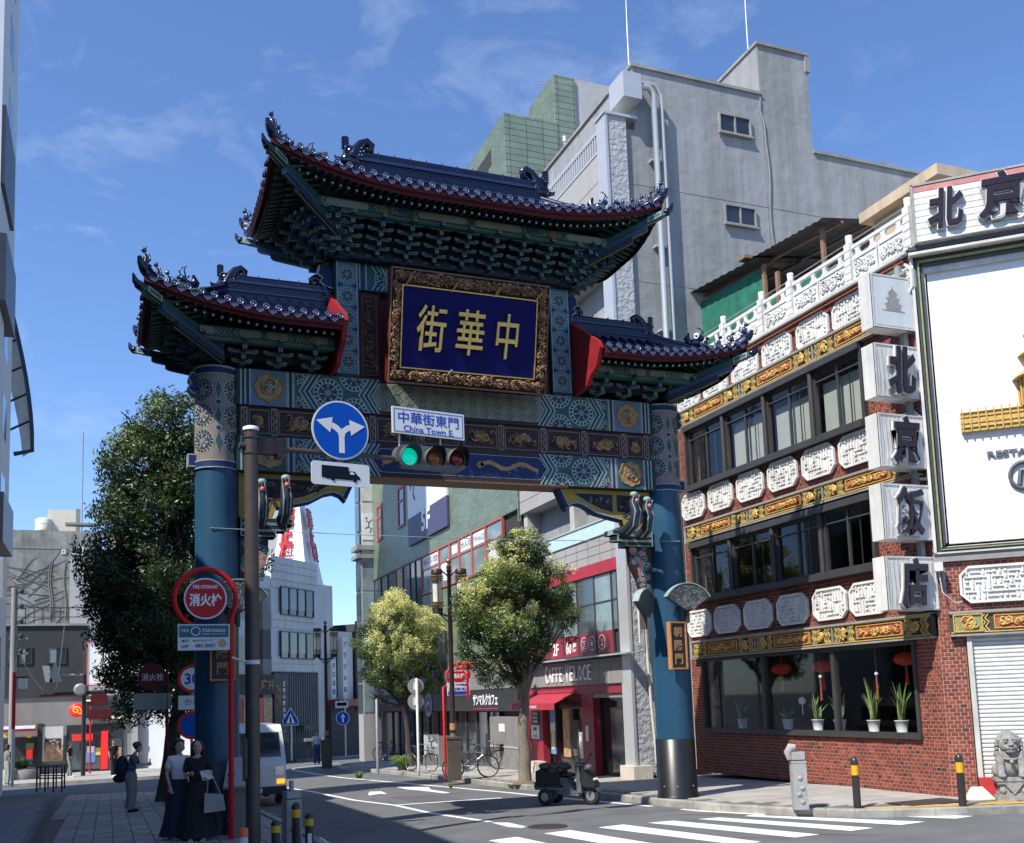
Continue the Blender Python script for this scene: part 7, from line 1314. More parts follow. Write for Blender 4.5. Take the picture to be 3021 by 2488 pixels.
# ================================================================ street lamps and poles
M('lamp_brown', (.035, .02, .018), .45, metal=.3, var=.2); M('pedestal', (.075, .06, .045), .6, var=.2, grime=.2); M('pole_brown', (.075, .058, .052), .42, metal=.2, var=.15, sc=4, grime=.15); M('glass_lamp', (.62, .60, .5), .3, var=.05); M('brass', (.35, .22, .1), .35, metal=.7)
M('hyd_red', (.52, .012, .018), .45, var=.06, spec=.25); M('white_pole', (.66, .66, .63), .5, var=.06, streak=.15); M('grey_pole', (.28, .28, .27), .5, metal=.3); M('sign_blue', (.0, .075, .42), .5, var=.03, spec=.15); M('sign_grey', (.33, .34, .33), .5, metal=.3); M('plate_white', (.66, .67, .68), .5, var=.03, spec=.2); M('print_blue', (.02, .06, .40), .6, var=0, spec=.1); M('print_dark', (.006, .014, .022), .7, var=0, spec=.08)
M('rubber', (.018, .018, .02), .6); M('bollard_black', (.028, .026, .025), .35, var=.15); M('bollard_yellow', (.65, .36, .01), .45, var=.05); M('orange', (.85, .16, .04), .5); M('granite', (.34, .34, .33), .85, var=.12, sc=20, bump=.6, grime=.2); M('signal_grey', (.12, .12, .115), .5, metal=.2, var=.2); M('visor', (.03, .03, .03), .6)
M('lens_green', (.0, .38, .26), .25, var=0, emit=.75); M('lens_amber', (.16, .06, .01), .15, var=.2); M('lens_red', (.12, .004, .01), .15, var=.2)
def lamp(P, H, lab, rz=.0, knot=False):
    t = thing('street_lamp', lab, 'street lamp', P, rz, 'twin lantern street lamps on the right pavement'); T = Matrix.Translation(P) @ RZ(rz); s = H/6.9
    mb = MB(T); mb.box(-.19, .19, -.19, .19, 0, 1.25*s, 'pedestal'); mb.box(-.215, .215, -.215, .215, 1.25*s, 1.31*s, 'pedestal'); mb.lathe([(.16, 1.31*s), (.11, 1.36*s), (.09, 1.42*s)], 'pedestal', n=10); mb.build('pedestal', t)
    mb = MB(T); mb.lathe([(.085, 1.4*s), (.085, 1.45*s), (.075, 1.5*s), (.07, 4.2*s), (.055, 6.4*s), (.08, 6.42*s), (.06, 6.5*s), (.08, 6.56*s), (.03, 6.66*s)], 'lamp_brown', n=10); mb.ball((0, 0, 6.75*s), .085, 'brass', 8); mb.lathe([(.1, 1.52*s), (.1, 1.72*s)], 'gold_paint', n=10); mb.build('post', t)
    for sx in (-1, 1):
        mb = MB(T); mb.tube([(0, 0, 6.25*s), (sx*.18, 0, 6.42*s), (sx*.36, 0, 6.40*s)], .025, 'lamp_brown', 5); mb.build('top_arm', t); mb = MB(T); mb.tube([(0, 0, 5.0*s), (sx*.36, 0, 5.14*s)], .03, 'lamp_brown', 5); mb.build('lower_arm', t); mb = MB(T); mb.tube([(0, 0, 4.8*s), (sx*.3, 0, 5.1*s)], .02, 'lamp_brown', 5); mb.build('brace', t)
        mb = MB(T); c = (sx*.36, 0, 0); mb.lathe([(.13, 5.28*s), (.13, 6.28*s)], 'glass_lamp', c, 12); la = mb.build('lantern', t); mb = MB(T); mb.lathe([(.17, 6.34*s), (.17, 6.48*s), (.15, 6.5*s)], 'lamp_brown', c, 12); mb.lathe([(.155, 5.12*s), (.14, 5.28*s)], 'lamp_brown', c, 12)
        for z in (6.27, 6.2, 6.13, 5.45, 5.36): mb.lathe([(.205, z*s), (.205, (z+.018)*s)], 'brass', c, 14)
        for a in range(4): mb.tube([(c[0]+.15*cos(a*pi/2), .15*sin(a*pi/2), 5.2*s), (c[0]+.15*cos(a*pi/2), .15*sin(a*pi/2), 6.36*s)], .012, 'lamp_brown', 4)
        mb.build('lantern_cage', la)
    return t
p = onG(1341, 2302, 0); lamp(p, (onY(1320, 1642, p.y).z-p.z), 'twin lantern street lamp on a brown pedestal right of the yellow tree', radians(-12))
p = onG(965, 2268, 0); lamp(p, (onY(950, 1828, p.y).z-p.z), 'dark twin lantern street lamp at the side street corner, farther away', radians(-20))
# red knot ornament and hydrant sign on the right
FR = lambda P, a=0: Fac(P.x, P.y, a)
p = onG(1341, 2302, 0); fr = FR(Vector((p.x, p.y-.16, 0)), 0); t = thing('knot_ornament', 'red Chinese knot ornament with tassels hung on the near street lamp', 'ornament', (p.x+.4, p.y-.2, 3.4)); M('knot_red', (.50, .07, .04), .5)
kc = fr.at(1374, 1965); mb = MB(fr.M); 
for a in (0, 1, 2, 3): mb.tube([(kc[0]+.12*cos(a*pi/2+pi/4+q)*(1 if q else 1), -.02, kc[1]+.10*sin(a*pi/2+pi/4+q)) for q in (0, .4, .8, 1.2, 1.6)], .03, 'knot_red', 6)
for sx in (-1, 1): mb.tube([(kc[0]+sx*.2+.09*cos(q), -.02, kc[1]+.02+.09*sin(q)) for q in [2*pi*k/8 for k in range(9)]], .03, 'knot_red', 6)
mb.prism([(kc[0]-.09, kc[1]), (kc[0], kc[1]-.1), (kc[0]+.09, kc[1]), (kc[0], kc[1]+.1)], -.06, .0, 'knot_red'); mb.tube([(kc[0], -.02, kc[1]+.1), (kc[0]-.02, .05, kc[1]+.22)], .015, 'knot_red', 4); mb.build('knot', t)
mb = MB(fr.M); mb.box(kc[0]-.0, kc[0]+.07, -.04, -.01, kc[1]-.95, kc[1]-.2, 'hyd_red'); mb.build('tassel', t)
def hydrant(P, a, r, cx, zc, poleh, ad, lab, cat='sign'):
    f = Fac(P.x, P.y, a); t = thing('hydrant_sign', lab, cat, P, radians(a)); s_c = cx; R2 = r*1.42; pts = [(0, 0, P.z), (0, 0, poleh)]
    arc = [(s_c+R2*cos(q), 0, zc+R2*sin(q)) for q in [radians(-5+10*k) for k in range(26)]]; mb = MB(f.M); mb.tube([(0, 0, P.z), (0, 0, zc-.35), (s_c+R2, 0, zc-.06)]+arc, .042 if r > .2 else .03, 'hyd_red', 10); mb.build('pole', t)
    for z in (.95, 1.75): mb = MB(f.M); mb.lathe([(.056, P.z+z), (.056, P.z+z+.04)], 'hyd_red', n=10); mb.build('pole_band', t)
    mb = MB(f.M); mb.lathe([(r, 0), (r, -.03)], 'plate_white', (s_c, -.01, zc), 28, ax='Y'); dsc = mb.build('sign_disc', t); mb = MB(f.M); mb.disc(s_c, zc, r*.92, -.044, 'hyd_red', 28); mb.build('red_face', dsc)
    for q in (45, 135, 225, 315): mb = MB(f.M); mb.tube([(s_c+r*.95*cos(radians(q)), 0, zc+r*.95*sin(radians(q))), (s_c+R2*cos(radians(q)), 0, zc+R2*sin(radians(q)))], .012, 'hyd_red', 5); mb.build('spoke', t)
    mb = MB(f.M); mb.text('消火栓', s_c, zc-.02*r/.3, r*1.5, r*.62, -.048, .003, 'letters', .03); mb.text('FIRE HYDRANT', s_c, zc+r*.56, r*1.15, r*.17, -.048, .003, 'letters', .02); mb.build('lettering', dsc)
    x0, x1, z0, z1, kind = ad; mb = MB(f.M); mb.box(x0, x1, -.045, -.02, z0, z1, 'plate_white'); ap = mb.build('advert_plate', t); w_, h_ = x1-x0, z1-z0; mb = MB(f.M)
    if kind == 1:
        mb.box(x0+.02, x1-.02, -.05, -.045, z0+h_*.5, z1-.02, 'print_teal2'); mb.line(circ(x0+w_*.34, z0+h_*.73, h_*.16, 18), .012, -.054, None, 'letters', True); mb.text('TOKUNAGA', x0+w_*.69, z0+h_*.76, w_*.46, h_*.13, -.053, .002, 'letters', .015); mb.text('REAL ESTATE', x0+w_*.69, z0+h_*.62, w_*.44, h_*.05, -.053, .002, 'letters', 0)
        mb.text('不動産', x0+w_*.13, z0+h_*.76, w_*.16, h_*.12, -.053, .002, 'letters', 0); mb.text('681-5031', x0+w_*.52, z0+h_*.18, w_*.38, h_*.14, -.05, .002, 'ink', .03); mb.disc(x0+w_*.85, z0+h_*.27, h_*.16, -.05, 'brass', 14); mb.text('本社', x0+w_*.14, z0+h_*.36, w_*.14, h_*.11, -.05, .002, 'print_teal2', .04); mb.text('山手', x0+w_*.14, z0+h_*.16, w_*.14, h_*.11, -.05, .002, 'print_teal2', .04); mb.text('横浜市中区山下町', x0+w_*.48, z0+h_*.37, w_*.4, h_*.08, -.05, .002, 'ink', 0)
    else:
        mb.box(x0+.02, x1-.02, -.05, -.045, z0+h_*.33, z0+h_*.66, 'plate_white'); mb.text('ヤシマ不動産', (x0+x1)/2, z0+h_*.82, w_*.8, h_*.2, -.05, .002, 'print_blue', .02); mb.text('651-2980 MAX', (x0+x1)/2, z0+h_*.5, w_*.86, h_*.24, -.054, .002, 'print_blue', .02); mb.box(x0+.02, x1-.02, -.05, -.045, z0+.02, z0+h_*.3, 'print_blue')
    mb.build('print', ap)
M('print_teal2', (.06, .15, .19), .6, var=.05, spec=.15)
P = onG(683, 2476, 0); f_ = Fac(P.x, P.y, 0); c_ = f_.at(606, 1767); a0_ = f_.at(524, 1843); a1_ = f_.at(683, 1918); hydrant(P, 0, .325, c_[0], c_[1], c_[1]-.2, (a0_[0], a1_[0]-.03, a1_[1], a0_[1], 1), 'red fire hydrant sign on a curved red pole beside the left gate column')
P = onG(1315, 2297, 0); f_ = Fac(P.x, P.y, 0); c_ = f_.at(1352, 1993); a0_ = f_.at(1318, 2015); a1_ = f_.at(1385, 2051); hydrant(P, 0, .25, c_[0], c_[1], c_[1]-.2, (a0_[0], a1_[0], a1_[1], a0_[1], 2), 'red fire hydrant sign half hidden by the near street lamp on the right')
# white pole with two round signs seen from behind, grey post, far blue signs
def post_sign(P, H, r, mat, lab, cat, build, name='sign_post'): t = thing(name, lab, cat, P); mb = MB(Matrix.Translation(P)); mb.lathe([(r, 0), (r, H), (r*.5, H+.02)], mat, n=8); mb.build('post', t); build(t); return t
P = onG(1236, 2290, 0); H = onY(1225, 2003, P.y).z-P.z
def bs(t):
    for py in (2025, 2070): c = onY(1228, py, P.y); mb = MB(T3(c.x, c.y+.05, c.z)); mb.lathe([(.27, 0), (.27, .02)], 'sign_grey', n=22, ax='Y'); mb.box(-.08, .08, -.03, 0, -.12, .12, 'white_pole'); mb.build('round_plate', t)
post_sign(P, H, .045, 'white_pole', 'white sign post with two round plates seen from behind', 'sign', bs)
P2 = onG(1115, 2284, 0); mb = MB(Matrix.Translation(P2)); mb.lathe([(.05, 0), (.05, 2.6), (.02, 2.63)], 'grey_pole', n=8); tag(mb.build('grey_post'), 'plain grey post at the kerb left of the grassy clump', 'post')
P = onG(1014, 2229, 0); H = 0
P = Vector((onY(1020, 2229, 62).x, 62, gz(62))); 
def ow(t):
    c = onY(1010, 2119, 62); mb = MB(T3(c.x, c.y-.1, c.z)); mb.lathe([(.42, 0), (.42, -.03)], 'plate_white', n=24, ax='Y'); d_ = mb.build('round_sign', t); mb = MB(T3(c.x, c.y-.1, c.z)); mb.disc(0, 0, .38, -.04, 'sign_blue', 24); mb.box(-.05, .05, -.05, -.045, -.25, .1, 'letters'); mb.prism([(-.15, .05), (.15, .05), (0, .27)], -.05, -.045, 'letters'); mb.build('arrow_face', d_)
    mb = MB(T3(c.x, c.y-.1, c.z)); mb.box(-.45, .35, -.04, 0, .62, 1.05, 'plate_white'); mb.box(-.35, .25, -.05, -.04, .75, .95, 'print_dark'); mb.build('sub_plate', t)
post_sign(P, 3.6, .05, 'white_pole', 'blue round straight ahead arrow sign at the far side street corner', 'sign', ow)
P = Vector((onY(860, 2240, 60).x, 60, gz(60)))
def cw(t): c = onY(856, 2120, 60); mb = MB(T3(c.x, c.y-.1, c.z)); mb.prism([(-.45, -.4), (.45, -.4), (.45, -.1), (0, .65), (-.45, -.1)], -.03, 0, 'plate_white'); d_ = mb.build('crossing_sign', t); mb = MB(T3(c.x, c.y-.1, c.z)); mb.prism([(-.4, -.35), (.4, -.35), (.4, -.1), (0, .55), (-.4, -.1)], -.04, -.03, 'sign_blue'); mb.prism([(-.25, -.28), (.25, -.28), (0, .3)], -.05, -.04, 'letters'); mb.prism([(-.06, -.25), (.06, -.25), (.03, .1), (-.03, .1)], -.056, -.05, 'print_dark'); mb.build('sign_face', d_)
post_sign(P, 3.0, .06, 'white_pole', 'blue pedestrian crossing sign on a white post by the far pavement', 'sign', cw)
# ================================================================ signal pole group in front of the gate
PP = Vector((1.96, 15.2, 0)); zt = onY(742, 1268, PP.y).z; sp = thing('signal_pole', 'thick brown steel signal pole with pale cap in front of the left gate column', 'pole', PP); mb = MB(Matrix.Translation(PP)); mb.lathe([(.105, 0), (.105, zt*.5), (.103, zt)], 'pole_brown', n=24); mb.build('shaft', sp); mb = MB(Matrix.Translation(PP)); mb.lathe([(.12, zt-.02), (.12, zt+.03), (.07, zt+.05), (.01, zt+.055)], 'plate_white', n=20); mb.build('cap', sp)
mb = MB(Matrix.Translation(PP)); mb.box(-.16, -.12, -.13, -.10, .95, 1.62, 'lamp_brown'); mb.box(-.13, -.09, -.12, -.06, 1.0, 1.55, 'pole_brown'); mb.build('access_cover', sp); mb = MB(Matrix.Translation(PP)); mb.lathe([(.112, 2.62), (.112, 2.68)], 'white_pole', n=16); mb.tube([(-.1, -.08, 2.66), (-.3, -.1, 2.72)], .02, 'white_pole', 5); mb.build('clamp', sp)
FP = Fac(PP.x, PP.y, 9); mb = MB(FP.M); aL, aR = FP.at(705, 1312), FP.at(1180, 1352); zz0 = FP.at(745, 1318)[1]; zz1 = FP.at(1160, 1352)[1]; sR = FP.at(1190, 1352)[0]
mb.tube([(aL[0], 0, zz0), (.1, 0, zz0), (.5, 0, zz0+.0), (sR, 0, zz1)], [.05, .05, .042, .038], 'pole_brown', 10); mb.box(.08, .42, -.07, .07, zz0-.1, zz0+.1, 'lamp_brown'); mb.box(.38, .46, -.10, .10, zz0-.14, zz0+.14, 'lamp_brown'); mb.build('arm', sp)
for dz in (-.12, .12): mb = MB(FP.M); mb.lathe([(.12, zz0+dz), (.12, zz0+dz+.025)], 'pole_brown', n=16); mb.build('arm_clamp', sp)
# traffic light
c = [FP.at(1198, 1352), FP.at(1270, 1356), FP.at(1338, 1359)]; tl_ = thing('traffic_light', 'horizontal traffic light showing green under the street name plate', 'traffic light', FP.w(c[1][0], -.1, c[1][1])); FPs = FP.M; x0, x1 = c[0][0]-.23, c[2][0]+.20; zc = sum(q[1] for q in c)/3
mb = MB(FPs); n = 10; P_ = [(x0+.17-.17*sin(pi*k/n), zc+.185*cos(pi*k/n)) for k in range(n+1)] + [(x1-.17+.17*sin(pi*k/n), zc-.185*cos(pi*k/n)) for k in range(n+1)]; mb.prism(P_, -.12, .06, 'signal_grey'); mb.build('housing', tl_)
for (sx, sz), m in zip(c, ('lens_green', 'lens_amber', 'lens_red')):
    mb = MB(FPs); mb.lathe([(.01, -.165), (.08, -.155), (.14, -.13), (.145, -.11)], m, (sx, 0, sz), 20, ax='Y'); ln = mb.build('lens', tl_); mb = MB(FPs); vs = []; n = 16
    for k in range(n+1):
        a = radians(-35+250*k/n); vs += [(sx+.165*cos(a), -.11, sz+.165*sin(a)), (sx+.175*cos(a), -.11-.24*(.35+.65*max(0, sin(a))), sz+.175*sin(a)-.02)]
    mb.add(vs, [(2*k, 2*k+1, 2*k+3, 2*k+2) for k in range(n)], 'visor', True); mb.add([(v[0]*1.0+(v[0]-sx)*.05, v[1], v[2]+(v[2]-sz)*.05) for v in vs], [(2*k, 2*k+1, 2*k+3, 2*k+2) for k in range(n)], 'signal_grey', True); mb.build('visor', tl_)
# street name plate
q0, q1 = FP.at(1146, 1207), FP.at(1359, 1313); z0, z1 = q0[1]-.43, q0[1]-.0; cz = (q0[1]+FP.at(1359, 1228)[1])/2; h_ = .44; np_ = thing('street_name_plate', 'white plate lettered with the east gate name above the traffic light', 'sign', FP.w((q0[0]+q1[0])/2, -.1, cz-.2)); mb = MB(FP.M); A, B = q0[0], q1[0]; zt_, zb_ = cz, cz-h_
mb.box(A, B, -.14, -.11, zb_, zt_, 'plate_white'); mb.build('plate', np_); mb = MB(FP.M); mb.frame(A+.03, B-.03, zb_+.03, zt_-.03, .008, -.144, -.14, 'print_blue'); mb.text('中華街東門', (A+B)/2, zb_+.275, (B-A)*.84, .20, -.142, .003, 'print_blue', .008); mb.text('China Town E.', (A+B)/2, zb_+.095, (B-A)*.70, .10, -.142, .003, 'print_blue', .008); mb.build('lettering', np_)
for s_ in (A+.15, B-.42): mb = MB(FP.M); mb.tube([(s_, -.08, zb_+.1), (s_, -.06, zz1+.05)], .014, 'plate_white', 5); mb.build('stay', np_)
# round blue sign with forked arrows
c_ = FP.at(998, 1274); rr_ = (FP.at(1080, 1274)[0]-c_[0]); rs = thing('round_arrow_sign', 'large round blue sign with white left and right arrows', 'sign', FP.w(c_[0], -.1, c_[1])); mb = MB(FP.M); mb.lathe([(rr_, 0), (rr_, -.02)], 'plate_white', (c_[0], -.08, c_[1]), 40, ax='Y'); mb.build('disc', rs); mb = MB(FP.M); cx_, cz_ = c_; mb.disc(cx_, cz_, rr_*.945, -.104, 'sign_blue', 40)
q = rr_; mb.line([(cx_+.03*q, cz_-.78*q), (cx_+.03*q, cz_-.2*q), (cx_-.02*q, cz_-.05*q), (cx_-.18*q, cz_+.08*q), (cx_-.40*q, cz_+.17*q)], .20*q, -.108, None, 'plate_white'); mb.line([(cx_+.03*q, cz_-.25*q), (cx_+.08*q, cz_-.05*q), (cx_+.24*q, cz_+.08*q), (cx_+.46*q, cz_+.14*q)], .19*q, -.109, None, 'plate_white')
for P_ in ([(-.86, .26), (-.28, .41), (-.37, -.12)], [(.86, .20), (.30, .38), (.36, -.16)]): mb.add([(cx_+a*q, -.110, cz_+b*q) for a, b in P_], [(0, 1, 2)], 'plate_white')
mb.build('arrow_face', rs); mb = MB(FP.M); mb.box(cx_-.05, cx_+.05, -.08, .05, cz_-.3, cz_+.2, 'grey_pole'); mb.build('bracket', rs)
t0, t1 = FP.at(912, 1358), FP.at(1084, 1448); ts = thing('truck_sign', 'white plate with a black truck symbol under the round blue sign', 'sign', FP.w((t0[0]+t1[0])/2, -.1, t1[1])); A, B = t0[0], t1[0]; zb_, zt_ = t1[1]+.02, t0[1]-.02; r_ = .05
def rrect(a, b, c, d, r): return [(x+r*cos(q), z+r*sin(q)) for (x, z, q0) in ((b-r, d-r, 0), (a+r, d-r, pi/2), (a+r, c+r, pi), (b-r, c+r, 1.5*pi)) for q in [q0+pi/2*k/4 for k in range(5)]]
mb = MB(FP.M); mb.prism(rrect(A, B, zb_, zt_, r_), -.10, -.08, 'plate_white'); mb.build('plate', ts); mb = MB(FP.M); W_, H_ = B-A, zt_-zb_; X_ = lambda u: A+W_*u; Z_ = lambda v: zb_+H_*v
mb.box(X_(.17), X_(.63), -.106, -.102, Z_(.32), Z_(.84), 'print_dark'); mb.prism([(X_(.63), Z_(.32)), (X_(.83), Z_(.32)), (X_(.83), Z_(.42)), (X_(.80), Z_(.48)), (X_(.78), Z_(.52)), (X_(.74), Z_(.66)), (X_(.63), Z_(.66))], -.106, -.102, 'print_dark'); mb.box(X_(.24), X_(.7), -.106, -.102, Z_(.28), Z_(.34), 'print_dark')
for u in (.36, .74): mb.disc(X_(u), Z_(.27), H_*.085, -.108, 'print_dark', 14)
mb.prism([(X_(.655), Z_(.52)), (X_(.735), Z_(.52)), (X_(.715), Z_(.62)), (X_(.655), Z_(.62))], -.110, -.106, 'plate_white'); mb.build('truck_symbol', ts)
# ================================================================ bollards and posts
def bollard(P, h, lab): 
    t = thing('bollard', lab, 'bollard', P, 0, 'black and yellow bollards'); T = Matrix.Translation(P); mb = MB(T); mb.lathe([(.062, 0), (.06, h*.64)], 'bollard_black', n=18); mb.build('body', t); mb = MB(T); mb.lathe([(.061, h*.64), (.061, h*.84)], 'bollard_yellow', n=18); mb.build('band', t); mb = MB(T); mb.lathe([(.064, h*.84), (.062, h*.92), (.045, h*.975), (.012, h)], 'bollard_black', n=18); mb.build('cap', t)
for px, py, h, lab in ((2530, 2383, .83, 'black bollard with yellow band left of the dark pavement cover'), (2841, 2380, .85, 'black bollard with yellow band in front of the brick corner')): p = onG(px, py, 0); bollard(p, h, lab)
for px, py, d_, lab in ((813, 2420, 14.35, 'nearest black bollard with yellow band beside the brown signal pole'), (873, 2368, 15.2, 'black and yellow bollard just right of the grey stone post'), (912, 2398, 14.6, 'rightmost near bollard, with a white sticker, at the left kerb')):
    p = onY(px, py, d_); bollard(Vector((p.x, p.y, 0)), p.z, lab)
    if px == 912: mb = MB(); mb.box(p.x-.035, p.x+.02, p.y-.067, p.y-.06, p.z-.42, p.z-.28, 'plate_white'); tag(mb.build('sticker'), 'small white sticker on the rightmost near bollard', 'sticker')
p = onY(718, 2444, 14.7); t = thing('delineator', 'orange and white delineator post at the foot of the brown pole', 'post', (p.x, p.y, 0)); mb = MB(T3(p.x, p.y, 0)); mb.lathe([(.066, p.z-.12), (.066, p.z), (.01, p.z+.005)], 'orange', n=16); mb.lathe([(.064, p.z-.27), (.064, p.z-.12)], 'plate_white', n=16); mb.lathe([(.066, 0), (.066, p.z-.27)], 'orange', n=16); mb.build('tube', t)
def stonepost(P, h, lab, rz, curl=True):
    t = thing('stone_post', lab, 'post', P, rz); T = Matrix.Translation(P) @ RZ(rz); mb = MB(T); mb.box(-.115, .115, -.115, .115, 0, h*.78, 'granite'); mb.box(-.105, .105, -.105, .105, h*.80, h*.92, 'granite'); mb.box(-.12, .12, -.12, .12, h*.745, h*.765, 'granite')
    for k, (x, z) in enumerate(((.02, .12), (-.03, .24), (.03, .34), (0, .5))): mb.ball((x, -.115, z*h), .05, 'granite', 7, (1, .5, .8)); mb.ball((.115, x, z*h+.05), .045, 'granite', 7, (.5, 1, .8))
    mb.build('shaft', t); mb = MB(T)
    if curl: mb.tube([(-.12, 0, h*.80), (-.15, 0, h*.92), (-.10, 0, h*1.0), (-.03, 0, h*.99)], [.05, .07, .075, .06], 'granite', 8)
    else: mb.tube([(0, 0, h*.9), (0, 0, h*1.12)], .035, 'granite', 6)
    mb.build('finial', t)
p = onG(2362, 2387, 0); stonepost(p, 1.02, 'pale carved stone post with curled top on the right pavement', radians(-25))
p = onY(860, 2335, 15.5); stonepost(Vector((p.x, p.y, 0)), p.z/.92, 'grey carved stone post beside the signal pole at the left kerb', radians(10), False)
# tilted map board beside the left column
t = thing('info_board', 'grey information stand with tilted panel between the column and signal pole', 'board', (2.25, 16.6, 0)); p = onY(690, 2290, 16.6)
mb = MB(); mb.box(1.80, 2.14, 16.60, 16.75, 0, .98, 'mid_panel'); mb.build('stand', t); mb = MB(); mb.add([(1.66, 16.34, .80), (2.10, 16.34, .80), (2.22, 16.72, 1.22), (1.78, 16.72, 1.22), (1.66, 16.36, .76), (2.10, 16.36, .76), (2.22, 16.74, 1.18), (1.78, 16.74, 1.18)], [(0, 1, 2, 3), (7, 6, 5, 4), (0, 4, 5, 1), (1, 5, 6, 2), (2, 6, 7, 3), (3, 7, 4, 0)], 'sign_grey'); mb.build('panel', t)
# ================================================================ people
M('skin', (.50, .30, .21), .6, var=.06); M('hair', (.014, .011, .010), .5, var=.2); M('tee_white', (.66, .66, .65), .8, var=.05); M('navy_cloth', (.012, .015, .035), .85, var=.2, sc=8); M('black_cloth', (.012, .012, .014), .85, var=.2); M('grey_cloth', (.17, .175, .18), .85, var=.12, sc=6); M('blue_cloth', (.05, .09, .13), .85, var=.15); M('tan_bag', (.33, .32, .29), .7, var=.1); M('sneaker', (.6, .6, .58), .7); M('pale_cloth', (.50, .44, .40), .85); M('denim', (.04, .07, .13), .85); M('eye', (.02, .015, .012), .3, var=0); M('lip', (.42, .14, .12), .5, var=0)
def skin(name, parent, pts, edges, rad, mat, T, sub=1):
    me = D.meshes.new(name); me.from_pydata([tuple(p) for p in pts], edges, []); me.update(); o = D.objects.new(name, me); COL.objects.link(o)
    m = o.modifiers.new('s', 'SKIN'); m.use_smooth_shade = True
    for i, r in enumerate(rad): v = me.skin_vertices[0].data[i]; v.radius = (r, r) if not isinstance(r, tuple) else r; v.use_root = (i == 0)
    m2 = o.modifiers.new('u', 'SUBSURF'); m2.levels = sub; m2.render_levels = sub; bpy.context.view_layer.update()
    nm = D.meshes.new_from_object(o.evaluated_get(bpy.context.evaluated_depsgraph_get())); D.objects.remove(o); nm.transform(T); nm.materials.clear(); nm.materials.append(MATS[mat]); nm.polygons.foreach_set('use_smooth', [True]*len(nm.polygons)); r = D.objects.new(name, nm); COL.objects.link(r); attach(r, parent); return r
